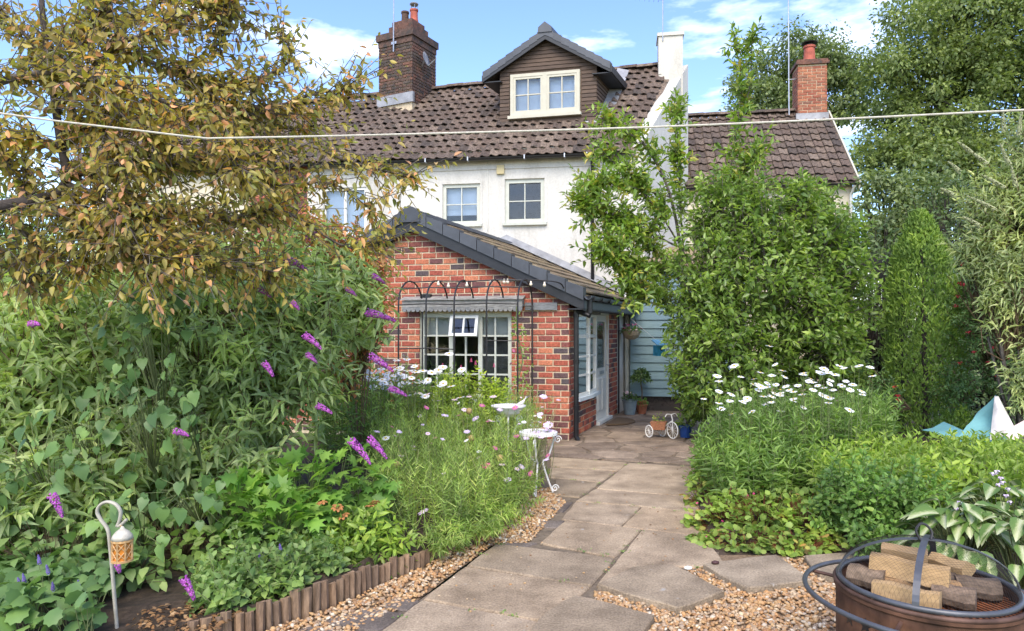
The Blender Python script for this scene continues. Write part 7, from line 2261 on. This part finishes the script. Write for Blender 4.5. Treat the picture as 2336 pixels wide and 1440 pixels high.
stems_np('stems', np.stack([b0_, b0_ * 0.5 + tp * 0.5, tp], 1), np.array([0.003, 0.0025, 0.002]), M_STEMB, fil)
# dry leaves on the bare soil
M_DRY = mat_pieces('dry_leaf', [(0.22, 0.11, 0.04), (0.30, 0.17, 0.07), (0.15, 0.07, 0.03), (0.38, 0.25, 0.13)], nscale=40, namt=0.3, bmp=0)
bs = ground_pts([(280, 1440), (480, 1450), (560, 1400), (520, 1370), (330, 1390)], 260, 0.085)
lit = thing('leaf_litter', 'dry brown leaf litter on the soil near the crook', 'leaf litter', Vector(bs[0]))
s = rng.uniform(0.02, 0.05, 260)
leaves(bs + np.array((0, 0, 0.012)), rng.normal(size=(260, 3)) * np.array((1, 1, 0.15)), UP + rng.normal(size=(260, 3)) * 0.35, s, s * 0.55, M_DRY, lit, T_OVAL, name='dry_leaves')

# climbing rose on the arch leg
M_ROSEL = mat_leaf('rose_leaf', [(0.08, 0.13, 0.03), (0.11, 0.165, 0.04), (0.14, 0.20, 0.05)], trans=0.3)
ro = thing('climbing_rose', 'thin climbing rose growing up the right leg of the metal arch', 'climber', Vector((P(1190, 900, 10.0).x, 10.0, 0.05)))
rl = [(1185, 780, 10.0, 22, 45, 0.12), (1195, 835, 10.0, 28, 40, 0.12), (1180, 740, 10.0, 16, 30, 0.1), (1188, 890, 10.0, 25, 30, 0.12)]
tp, od, li = lobe_tips(rl, 150, 2, 0.9)
leaves(tp, od + rng.normal(size=od.shape) * 0.4, UP * 0.6 + rng.normal(size=od.shape) * 0.5 + np.array((0, -0.4, 0)), rng.uniform(0.04, 0.07, len(tp)), rng.uniform(0.024, 0.04, len(tp)), M_ROSEL, ro, T_OVAL, singles=60)
rb_ = Vector((P(1186, 900, 10.0).x, 10.0, 0.05))
MB().tube(smooth_line([rb_, P(1182, 880, 10.0), P(1192, 820, 10.0), P(1180, 760, 10.0), P(1178, 700, 9.98)], 5), 0.008, 5).build('stem', M_STEMG, ro)
for (x, y) in ((1185, 806), (1165, 830), (1172, 800), (1198, 860)): flower(PINKD, P(x, y, 9.9), 0.028, ro, 0.8)

# ------------------------------------------------------------------ right side: big shrubs
M_LAUR = mat_leaf('glossy_shrub_leaf', [(0.075, 0.13, 0.024), (0.105, 0.165, 0.032), (0.048, 0.088, 0.020), (0.155, 0.215, 0.05), (0.062, 0.110, 0.024)], trans=0.38, rough=0.3, spec=0.5)
M_MAGN = mat_leaf('magnolia_leaf', [(0.085, 0.145, 0.022), (0.115, 0.18, 0.03), (0.06, 0.11, 0.02), (0.16, 0.20, 0.04), (0.20, 0.17, 0.04)], [0, 0.3, 0.6, 0.88, 1.0], trans=0.35, rough=0.3, spec=0.5)
sh_ = thing('evergreen_shrub', 'large rounded evergreen shrub to the right of the patio', 'shrub', Vector((P(1740, 900, 11.2).x, 11.2, 0.05)))
sl2_ = [(1740, 700, 11.0, 215, 210, 1.4), (1640, 830, 10.4, 130, 130, 0.9), (1850, 640, 11.0, 140, 170, 1.2), (1760, 520, 11.2, 190, 120, 1.1), (1870, 800, 10.6, 110, 130, 0.8), (1600, 650, 10.9, 120, 150, 0.9), (1568, 840, 11.2, 52, 85, 0.5), (1640, 470, 11.2, 110, 90, 0.7), (1920, 545, 11.2, 60, 65, 0.6), (1830, 450, 11.2, 70, 60, 0.6), (1590, 915, 11.3, 40, 55, 0.4)]
tips, od, li = lobe_tips(sl2_, 2600, 4, 0.2)
sd = unit(od * 0.8 + UP * 0.55 + rng.normal(size=od.shape) * 0.4)
ctr = np.array([P(*sl2_[i][:3]) for i in li]) * 0.6 + np.array(BASE[sh_]) * 0.4
Lt = rng.uniform(0.2, 0.34, len(tips))
twigs(tips, sd, Lt, ctr * 0.4 + tips * 0.6, 0.006, 0.003, M_BARKG, sh_, 'branches')
main = np.stack([np.array([BASE[sh_]] * len(sl2_)) + rng.normal(size=(len(sl2_), 3)) * np.array((0.15, 0.1, 0)), np.array([P(*l[:3]) for l in sl2_]) * 0.5 + np.array(BASE[sh_]) * 0.5 - np.array((0, 0, 0.1)), np.array([P(*l[:3]) for l in sl2_])], 1)
stems_np('main_stems', main, np.array([0.05, 0.035, 0.012]), M_BARKG, sh_, 6)
leaves(*shoot_leaves(tips, sd, 10, Lt, 0.125, 0.058, spread=0.85, droop=0.15, opposite=False, nup=0.7), M_LAUR, sh_, T_OVAL, singles=300)
mg = thing('magnolia', 'upright magnolia with long leafy shoots in front of the white gable', 'tree', Vector((P(1580, 950, 11.6).x, 11.6, 0.05)))
mt = [ct((1570, 900, 11.6), (1560, 650, 11.4), (1530, 450, 11.2), (1470, 330, 11.0), (1420, 300, 10.9), (1385, 270, 10.9)), ct((1560, 650, 11.4), (1480, 560, 11.0), (1400, 500, 10.7), (1340, 470, 10.6)), ct((1560, 600, 11.4), (1550, 420, 11.3), (1545, 300, 11.2), (1545, 245, 11.2)),
      ct((1570, 700, 11.5), (1650, 450, 11.4), (1680, 300, 11.3), (1690, 180, 11.3), (1675, 90, 11.3)), ct((1680, 300, 11.3), (1710, 200, 11.3), (1715, 100, 11.3)), ct((1560, 620, 11.4), (1480, 620, 10.9), (1410, 590, 10.6), (1380, 580, 10.6)), ct((1530, 450, 11.2), (1450, 430, 10.9), (1370, 420, 10.8), (1350, 450, 10.8)),
      ct((1545, 550, 11.3), (1500, 480, 11.0), (1430, 400, 10.9), (1370, 340, 10.9)), ct((1640, 480, 11.4), (1690, 400, 11.2), (1730, 350, 11.2)), ct((1560, 660, 11.3), (1470, 680, 10.8), (1430, 640, 10.7)), ct((1540, 560, 11.2), (1450, 520, 10.8), (1400, 560, 10.7))]
LP, LT = [], []
for k, q in enumerate(mt):
    q[0].z = max(q[0].z, 0.05) if k else 0.05
    pl = smooth_line(q, 6)
    r_ = 0.035 if k == 0 else 0.016
    MB().tube(pl, list(np.linspace(r_, 0.006, len(pl))), 6).build('trunk' if k == 0 else 'branch', M_BARKG, mg, smooth=True)
    for i in range(len(pl) // (2 if k == 0 else 4), len(pl) - 1):
        LP.append(np.array(pl[i])); LT.append(np.array(pl[i + 1] - pl[i]))
    for _ in range(2): LP.append(np.array(pl[-1])); LT.append(np.array(pl[-1] - pl[-2]))
LP, LT = np.array(LP), unit(np.array(LT))
NT = 720
wz_ = np.where(LP[:, 2] > 4.6, 0.40, np.where(LP[:, 2] > 3.9, 0.75, 1.2)); wz_ /= wz_.sum()
ii = rng.choice(len(LP), NT, p=wz_)
sd = unit(LT[ii] * 0.5 + rng.normal(size=(NT, 3)) * 0.75 + UP * 0.35)
Lt = rng.uniform(0.12, 0.52, NT) * np.where(LP[ii][:, 2] > 4.6, 0.72, 1.0)
tip = LP[ii] + sd * Lt[:, None]
twigs(tip, sd, Lt * 0.5, LP[ii], 0.006, 0.003, M_BARKG, mg)
leaves(*shoot_leaves(tip, sd, 10, Lt * 0.95, 0.15, 0.058, spread=0.75, droop=-0.05, opposite=False, nup=0.6), M_MAGN, mg, T_OVAL, singles=300)

# conifer
M_CON = mat_leaf('conifer_spray', [(0.065, 0.118, 0.022), (0.09, 0.15, 0.026), (0.115, 0.175, 0.032), (0.05, 0.095, 0.02)], trans=0.25, rough=0.6)
co = thing('columnar_conifer', 'narrow columnar green conifer with a rounded top', 'conifer', Vector((P(2115, 900, 10.8).x, 10.8, 0.03)))
n = 11000
t = rng.uniform(0, 1, n)
z0_, z1_ = 0.1, P(2105, 486, 10.8).z
rad = 0.50 * np.minimum(1, (1 - t) * 3.0) ** 0.5 * (0.9 + 0.25 * np.minimum(1, (1 - t) * 1.5)) * (1 + 0.03 * np.sin(t * 40) + 0.035 * rng.normal(size=n))
a = rng.uniform(0, 6.283, n)
o = np.stack([np.cos(a), np.sin(a), np.zeros(n)], 1)
b0_ = np.array((BASE[co].x, 10.8, 0.0))
lean_x = -0.12 * t
pos = b0_ + o * (rad * rng.uniform(0.75, 1, n))[:, None]; pos[:, 2] = z0_ + (z1_ - z0_) * t; pos[:, 0] += lean_x
leaves(pos, o * 0.5 + UP * 0.75 + rng.normal(size=(n, 3)) * 0.3, o * 0.8 + rng.normal(size=(n, 3)) * 0.5, rng.uniform(0.05, 0.10, n), rng.uniform(0.02, 0.036, n), M_CON, co, T_LANCE, name='crown')
MB().tube([b0_, b0_ + np.array((-0.1, 0, z1_ - 0.2))], [0.06, 0.01], 6).build('trunk', M_BARKD, co)

# fuchsia with red flowers, and the pale grey-green bush above it
fu = thing('fuchsia_bush', 'dark fuchsia bush dotted with small red flowers behind the turquoise cover', 'shrub', Vector((P(2260, 900, 10.2).x, 10.2, 0.03)))
fl3 = [(2260, 770, 10.2, 110, 160, 0.6), (2220, 660, 10.3, 60, 90, 0.5), (2340, 800, 10.0, 90, 150, 0.6), (2180, 880, 10.0, 60, 60, 0.4), (2000, 900, 10.2, 60, 70, 0.4)]
tp, od, li = lobe_tips(fl3, 520, 4, 0.1)
sd = unit(od * 0.9 + np.array((0, 0, 0.1)) + rng.normal(size=od.shape) * 0.3)
b0_ = np.array([P(*fl3[i][:3]) for i in li]) * 0.7 + np.array(BASE[fu]) * 0.3
M_FUCL = mat_leaf('fuchsia_leaf', [(0.030, 0.062, 0.020), (0.045, 0.085, 0.026), (0.065, 0.11, 0.036)], trans=0.25)
twigs(tp, sd, 0.25, b0_, 0.006, 0.003, M_STEMB, fu, 'branches')
leaves(*shoot_leaves(tp, sd, 9, 0.32, 0.075, 0.034, spread=0.85, droop=0.2), M_FUCL, fu, T_OVAL, singles=120)
M_REDF = mat_plain('fuchsia_red', (0.45, 0.02, 0.03), 0.5, var=0.2, scale=30)
REDM = daisy_mesh('flower', M_REDF, M_REDF, 5, 1.0, 0.3, 0.3, -0.5)
fpx = [(2190, 648), (2198, 652), (2185, 678), (2195, 605), (2225, 680), (2305, 770), (2222, 805), (2265, 795), (2255, 828), (2302, 820), (2048, 915), (2040, 885), (2048, 905), (2240, 720), (2290, 690), (2180, 700), (2330, 850), (2210, 760), (2275, 860), (2190, 830)]
for (x, y) in fpx: flower(REDM, P(x, y, 9.6), 0.045, fu, 0.3, up=(random.uniform(-0.3, 0.3), -0.3, -1))
pb = thing('pale_butterfly_bush', 'tall grey green bush with long creamy flower spikes at the right edge', 'shrub', Vector((P(2330, 900, 8.4).x, 8.4, 0.03)))
M_PALEL = mat_leaf('pale_grey_leaf', [(0.16, 0.20, 0.085), (0.20, 0.24, 0.11), (0.125, 0.17, 0.07), (0.25, 0.28, 0.14)], trans=0.3, back=1.5)
pl3 = [(2290, 500, 8.4, 120, 150, 0.6), (2330, 370, 8.3, 90, 110, 0.5), (2230, 480, 8.5, 60, 80, 0.4), (2320, 620, 8.2, 80, 90, 0.4), (2400, 480, 8.2, 120, 220, 0.6), (2200, 560, 8.5, 50, 60, 0.35), (2340, 740, 8.3, 70, 120, 0.4), (2265, 660, 8.3, 60, 90, 0.35), (2250, 600, 8.3, 60, 70, 0.35), (2320, 860, 8.3, 60, 90, 0.4)]
tp, od, li = lobe_tips(pl3, 620, 4, 0.15)
sd = unit(od * 0.8 + np.array((-0.35, -0.1, 0.75)) + rng.normal(size=od.shape) * 0.3)
b0_ = np.array([P(*pl3[i][:3]) for i in li]) * 0.6 + np.array(BASE[pb]) * 0.4
Lt = rng.uniform(0.3, 0.5, len(tp))
twigs(tp, sd, Lt, b0_, 0.008, 0.003, M_STEMB, pb, 'branches')
main = np.stack([np.array([BASE[pb]] * len(pl3)), np.array([P(*l[:3]) for l in pl3]) * 0.5 + np.array(BASE[pb]) * 0.5, np.array([P(*l[:3]) for l in pl3])], 1)
stems_np('main_stems', main, np.array([0.022, 0.016, 0.008]), M_BARKG, pb, 6)
leaves(*shoot_leaves(tp, sd, 9, Lt, 0.135, 0.030, spread=0.7, droop=0.2), M_PALEL, pb, T_LANCE, singles=200)
M_CREAMF = mat_pieces('cream_floret', [(0.34, 0.36, 0.20), (0.42, 0.42, 0.26), (0.28, 0.32, 0.16)], nscale=40, namt=0.2, bmp=0)
for (x0, y0, x1, y1) in ((2215, 350, 2190, 320), (2190, 395, 2168, 365), (2290, 300, 2282, 255), (2325, 310, 2325, 250), (2250, 375, 2215, 340), (2290, 430, 2245, 395), (2270, 480, 2215, 445), (2305, 380, 2275, 330), (2180, 450, 2150, 425), (2240, 520, 2200, 490), (2320, 430, 2300, 380), (2340, 350, 2335, 290)):
    a_, b_ = P(x0, y0, 8.0), P(x1, y1, 7.95)
    ux = b_ - a_; L = ux.length; ux.normalize(); uy = ux.orthogonal().normalized(); uz = ux.cross(uy)
    o = inst('flower_spike', PAN[random.randrange(3)], basis(a_, ux * (L / 0.15), uy * 1.0, uz * 1.0), pb)
    o.material_slots[0].link = 'OBJECT'; o.material_slots[0].material = M_CREAMF

# ------------------------------------------------------------------ right bed, front to back
dr = thing('daisy_clump', 'tall stand of white daisies in the right bed before the evergreen shrub', 'daisies', Vector((P(1800, 1000, 7.6).x, 7.6, 0.06)), 'white daisy clumps')
bs = ground_pts([(1600, 1110), (1640, 1040), (1800, 1010), (2020, 1010), (2040, 1080), (1850, 1130), (1700, 1150)], 380, 0.06)
tp, sd = stand(dr, bs, 0.74, 0.15, 0.030, 12, M_DLEAF, lean=0.10, singles=300)
hp2 = [(1755, 790), (1768, 832), (1785, 846), (1735, 850), (1690, 860), (1675, 835), (1640, 870), (1636, 858), (1830, 855), (1850, 865), (1870, 850), (1880, 842), (1905, 855), (1925, 840), (1960, 835), (1985, 838), (1990, 858), (1950, 838), (1915, 835), (1895, 868),
       (1845, 870), (1865, 880), (1820, 880), (1800, 890), (1780, 890), (1760, 905), (1730, 890), (1735, 882), (1668, 900), (1665, 915), (1640, 893), (1700, 915), (1705, 910), (1780, 902), (1810, 910), (1830, 900), (1880, 885), (1900, 890), (1930, 870), (1945, 878), (1940, 890), (1965, 893), (1750, 920), (1810, 915), (1835, 905), (1645, 933), (1670, 945), (1715, 940), (1735, 935), (1780, 938), (1605, 910), (1640, 920), (1720, 865), (1750, 875), (1790, 860), (1770, 878), (1855, 890), (1875, 900), (1920, 880), (1890, 850)]
A = []
for (x, y) in hp2 + [(random.uniform(1690, 1985), random.gauss(885, 22)) for _ in range(26)]:
    d = random.uniform(7.0, 8.0); p = P(x, y, d); flower(random.choice(DAISY), p, random.uniform(0.036, 0.052), dr, 0.22)
    A.append([(p.x + random.uniform(-0.08, 0.08), p.y + 0.06, 0.08), (p.x, p.y + 0.03, p.z * 0.6), tuple(p)])
stems_np('flower_stalks', np.array(A), np.array([0.004, 0.0035, 0.0025]), M_STEMG, dr)

M_YG = mat_leaf('yellow_green_leaf', [(0.115, 0.175, 0.030), (0.15, 0.215, 0.038), (0.085, 0.145, 0.026), (0.19, 0.245, 0.055)], trans=0.4)
yg = thing('loosestrife_drift', 'bright yellow green leafy drift in the right bed before the turquoise cover', 'plant', Vector((P(2050, 1050, 6.4).x, 6.4, 0.06)))
bs = ground_pts([(1860, 1200), (1880, 1130), (1960, 1100), (2340, 1100), (2440, 1180), (2330, 1240), (2100, 1200)], 430, 0.06)
tp, sd = stand(yg, bs, 0.50, 0.115, 0.042, 11, M_YG, T_OVAL, lean=0.22, spread=0.85, singles=300)
ph = thing('phlox_foliage', 'fresh green lance leaved stems in the right bed beside the path', 'plant', Vector((P(1650, 1090, 7.2).x, 7.2, 0.06)))
bs = ground_pts([(1590, 1130), (1600, 1070), (1700, 1060), (1880, 1080), (1880, 1140), (1760, 1170), (1650, 1170)], 260, 0.06)
tp, sd = stand(ph, bs, 0.50, 0.14, 0.030, 10, M_DLEAF, T_LANCE, lean=0.14, spread=0.75, singles=200)
# geranium ground cover at the path edge, green with reddening leaves
M_GMAC = mat_leaf('reddening_geranium_leaf', [(0.105, 0.165, 0.034), (0.135, 0.20, 0.04), (0.085, 0.14, 0.03), (0.17, 0.22, 0.05), (0.22, 0.12, 0.045)], [0, 0.35, 0.65, 0.94, 1.0], trans=0.35)
gm_ = thing('cranesbill_ground_cover', 'low cranesbill mat with reddening leaves spilling onto the path', 'ground cover', Vector((P(1720, 1200, 6.0).x, 6.0, 0.05)))
gl_ = [(1650, 1190, 6.1, 90, 75, 0.35), (1740, 1190, 6.0, 120, 80, 0.4), (1830, 1200, 5.8, 90, 75, 0.35), (1610, 1125, 6.9, 55, 45, 0.3), (1700, 1235, 5.6, 110, 40, 0.25), (1820, 1240, 5.5, 90, 35, 0.25), (1620, 1240, 5.7, 55, 35, 0.2), (1590, 1090, 7.6, 30, 40, 0.25)]
tp, od, li = lobe_tips(gl_, 2600, 4, 0.1)
tp[:, 2] = np.maximum(tp[:, 2], 0.02)
s = rng.uniform(0.032, 0.062, len(tp))
leaves(tp, od * 0.7 + np.array((0, -0.3, -0.2)) + rng.normal(size=od.shape) * 0.4, UP * 0.8 + np.array((0, -0.35, 0)) + od * 0.3 + rng.normal(size=od.shape) * 0.35, s, s, M_GMAC, gm_, T_ROUND, singles=260)
b0_ = np.array([P(*gl_[i][:3]) for i in li]); b0_[:, 2] = 0.05
stems_np('stems', np.stack([b0_ * 0.4 + tp * 0.6 - np.array((0, 0, 0.05)), b0_ * 0.2 + tp * 0.8, tp], 1), np.array([0.0025, 0.002, 0.0015]), mat_plain('red_stem', (0.20, 0.06, 0.03), 0.8, var=0.3), gm_)
for _ in range(26):
    x, y = random.uniform(1590, 1880), random.uniform(1110, 1255)
    flower(HOTD, P(x, y, 5.4 + (1260 - y) / 160), 0.011, gm_, 0.5)
# rose-leaved shrub in front of the hosta
rs = thing('shrub_rose', 'mid green leafy rose bush behind the fire pit', 'shrub', Vector((P(2000, 1200, 5.4).x, 5.4, 0.06)))
rl_ = [(2000, 1160, 5.4, 110, 90, 0.35), (1930, 1100, 5.7, 80, 80, 0.35), (2080, 1130, 5.5, 90, 90, 0.35), (2020, 1225, 5.1, 100, 50, 0.25), (1880, 1150, 5.6, 45, 60, 0.25)]
tp, od, li = lobe_tips(rl_, 380, 4, 0.1)
sd = unit(od * 0.8 + UP * 0.4 + np.array((0, -0.2, 0)) + rng.normal(size=od.shape) * 0.3)
b0_ = np.array([P(*rl_[i][:3]) for i in li]) * 0.6 + np.array(BASE[rs]) * 0.4
M_RSL = mat_leaf('rose_bush_leaf', [(0.065, 0.13, 0.030), (0.09, 0.165, 0.036), (0.05, 0.105, 0.026), (0.125, 0.195, 0.045)], trans=0.35)
twigs(tp, sd, 0.16, b0_, 0.005, 0.0025, M_STEMG, rs, 'stems')
leaves(*shoot_leaves(tp, sd, 6, 0.2, 0.062, 0.036, spread=0.9, droop=0.1), M_RSL, rs, T_OVAL, singles=280)

# hosta with white centred leaves
def mat_hosta():
    m, nt, b = newmat('hosta_leaf')
    tcn = nt.nodes.new('ShaderNodeTexCoord')
    sp = nt.nodes.new('ShaderNodeSeparateXYZ')
    nt.links.new(tcn.outputs['Object'], sp.inputs[0])
    ab = nt.nodes.new('ShaderNodeMath'); ab.operation = 'ABSOLUTE'; nt.links.new(sp.outputs['Y'], ab.inputs[0])
    wv = noise_node(nt, 7, 3, 0.6, 'Object', (1, 3, 1))
    ml = nt.nodes.new('ShaderNodeMath'); ml.operation = 'MULTIPLY_ADD'; ml.inputs[1].default_value = 0.28; ml.inputs[2].default_value = -0.14
    nt.links.new(wv.outputs['Fac'], ml.inputs[0])
    ad_ = nt.nodes.new('ShaderNodeMath'); nt.links.new(ab.outputs[0], ad_.inputs[0]); nt.links.new(ml.outputs[0], ad_.inputs[1])
    rr__ = ramp_node(nt, [(0.56, 0.58, 0.36), (0.42, 0.47, 0.22), (0.13, 0.22, 0.045), (0.10, 0.18, 0.035)], [0.0, 0.11, 0.20, 0.5])
    nt.links.new(ad_.outputs[0], rr__.inputs['Fac'])
    nt.links.new(rr__.outputs['Color'], b.inputs['Base Color'])
    b.inputs['Roughness'].default_value = 0.4
    tr = nt.nodes.new('ShaderNodeBsdfTranslucent'); nt.links.new(rr__.outputs['Color'], tr.inputs['Color'])
    ms = nt.nodes.new('ShaderNodeMixShader'); ms.inputs['Fac'].default_value = 0.25
    nt.links.new(b.outputs['BSDF'], ms.inputs[1]); nt.links.new(tr.outputs['BSDF'], ms.inputs[2])
    nt.links.new(ms.outputs['Shader'], nt.nodes['Material Output'].inputs['Surface'])
    return m
M_HOSTA = mat_hosta()
def hosta(label, x, y, d, n, rad, hgt, group):
    base = Vector((P(x, y, d).x, d, 0.05))
    t = thing('hosta', label, 'hosta', base, group)
    a = rng.uniform(0, 6.283, n); q = np.sqrt(rng.uniform(0.04, 1, n))
    o = np.stack([np.cos(a), np.sin(a), np.zeros(n)], 1)
    pos = np.array(base) + o * (q * rad)[:, None]; pos[:, 2] = 0.1 + hgt * (1.05 - 0.75 * q ** 2) * rng.uniform(0.8, 1.1, n)
    D = o * (0.5 + q[:, None]) + UP * (0.35 - 0.75 * q[:, None]) + rng.normal(size=(n, 3)) * 0.2
    N = UP + o * 0.4 + rng.normal(size=(n, 3)) * 0.15
    L = rng.uniform(0.13, 0.20, n)
    leaves(pos, D, N, L, L * 0.62, M_HOSTA, t, T_BIG, singles=n)
    b = np.tile(np.array(base), (n, 1)) + o * 0.05
    stems_np('leaf_stalks', np.stack([b, b * 0.45 + pos * 0.55 + np.array((0, 0, 0.05)), pos], 1), np.array([0.006, 0.005, 0.004]), M_STEMG, t)
    return t
h1 = hosta('variegated hosta directly behind the fire pit lid', 2190, 1250, 4.75, 75, 0.36, 0.40, 'white centred hostas')
h2 = hosta('variegated hosta at the right edge behind the fire pit', 2330, 1270, 4.5, 75, 0.36, 0.40, 'white centred hostas')
h3 = hosta('variegated hosta at the right edge, farther back than the other two', 2290, 1170, 5.2, 70, 0.36, 0.46, 'white centred hostas')
BELL = daisy_mesh('flower', M_LILACP, M_LILACP, 5, 1.0, 0.34, 0.3, -0.9)
for (x, y) in ((2275, 1080), (2283, 1095), (2288, 1105), (2280, 1110), (2295, 1135), (2305, 1150), (2265, 1085), (2300, 1120), (2190, 1150), (2182, 1165)):
    flower(BELL, P(x, y, 4.9), 0.022, h3, 0.3, up=(random.uniform(-0.4, 0.4), -0.2, -1))
stems_np('flower_stalks', np.array([[(h3.location.x, 5.2, 0.1), tuple(P(2290, 1170, 5.0)), tuple(P(2276, 1075, 4.9))], [(h3.location.x + 0.05, 5.2, 0.1), tuple(P(2312, 1200, 5.0)), tuple(P(2300, 1110, 4.9))]]), np.array([0.004, 0.0035, 0.0025]), M_STEMG, h3)

# ------------------------------------------------------------------ flowers in the pots
def tuft(parent, c, r, h, n, mat, L, W, T=T_OVAL, down=0.2, single=0):
    d = rdir(n); d[:, 2] = np.abs(d[:, 2]) - down
    pos = np.array(c) + d * np.array((r, r, h)) * rng.uniform(0.5, 1, (n, 1))
    leaves(pos, d + rng.normal(size=(n, 3)) * 0.4, UP * 0.7 + d * 0.4 + rng.normal(size=(n, 3)) * 0.4, rng.uniform(0.7, 1.2, n) * L, rng.uniform(0.7, 1.2, n) * W, mat, parent, T, singles=single)
tuft(bucket, bk_c + Vector((0, 0, 0.30)), 0.17, 0.16, 130, M_FUCL, 0.06, 0.03)
tuft(tpot, tp_c + Vector((0, 0, 0.20)), 0.11, 0.15, 80, M_RSL, 0.055, 0.026)
tuft(hbk, BASKET + Vector((0, 0, 0.18)), 0.24, 0.14, 190, M_RSL, 0.05, 0.026, down=0.35)
tuft(hb, TOPI + Vector((0, 0, 0.85)), 0.20, 0.28, 420, M_FUCL, 0.075, 0.032, down=0.9)
tuft(bb, bb_c + Vector((0, 0, 0.19)), 0.15, 0.17, 120, M_LAUR, 0.07, 0.03)
tuft(bike, BK.p(-0.12, -0.03, 0.25), 0.10, 0.16, 60, M_GMAC, 0.04, 0.02)
for me, c, n, r_, h in ((PALED, bk_c + Vector((0, 0, 0.40)), 9, 0.12, 0.06), (PINKD, BASKET + Vector((0, 0, 0.27)), 12, 0.2, 0.06), (PALED, BASKET + Vector((0, 0, 0.26)), 10, 0.22, 0.06), (HOTD, BASKET + Vector((0, 0, 0.27)), 4, 0.2, 0.06)):
    for _ in range(n):
        flower(me, c + Vector((random.uniform(-r_, r_), random.uniform(-r_, r_), random.uniform(-h, h))), 0.026, bucket if c.z < 1 else hbk, 0.5)

# ------------------------------------------------------------------ weeds and moss in the joints of the path
jp = []
for q, _m in slabs:
    for i in range(len(q)):
        a_, b_ = q[i], q[(i + 1) % len(q)]
        for _ in range(3):
            if random.random() < 0.30: jp.append(a_.lerp(b_, random.random()))
jp = np.array([tuple(v) for v in jp]); jp[:, 2] = -0.004
wd = thing('path_weeds', 'tiny green weeds growing in the joints of the path', 'weeds', Vector(jp[0]))
q_ = np.repeat(jp, 12, 0) + rng.normal(size=(len(jp) * 12, 3)) * np.array((0.022, 0.022, 0.0))
leaves(q_, rng.normal(size=q_.shape) * np.array((1, 1, 0.2)) + UP * 0.5, UP + rng.normal(size=q_.shape) * 0.4, rng.uniform(0.010, 0.026, len(q_)), rng.uniform(0.006, 0.014, len(q_)), M_CAT, wd, T_OVAL, name='weed_leaves')
dd = []
for _ in range(70):
    g_ = G(random.uniform(1250, 1600), random.uniform(960, 1240)); dd.append((g_.x, g_.y, 0.006))
dd = np.array(dd); s_ = rng.uniform(0.012, 0.03, len(dd))
fd = thing('fallen_leaves', 'small dark fallen leaves scattered over the path and patio', 'leaf litter', Vector(dd[0]))
leaves(dd, rng.normal(size=dd.shape) * np.array((1, 1, 0.1)), UP + rng.normal(size=dd.shape) * 0.3, s_, s_ * 0.55, M_DRY, fd, T_OVAL, name='dry_leaves')
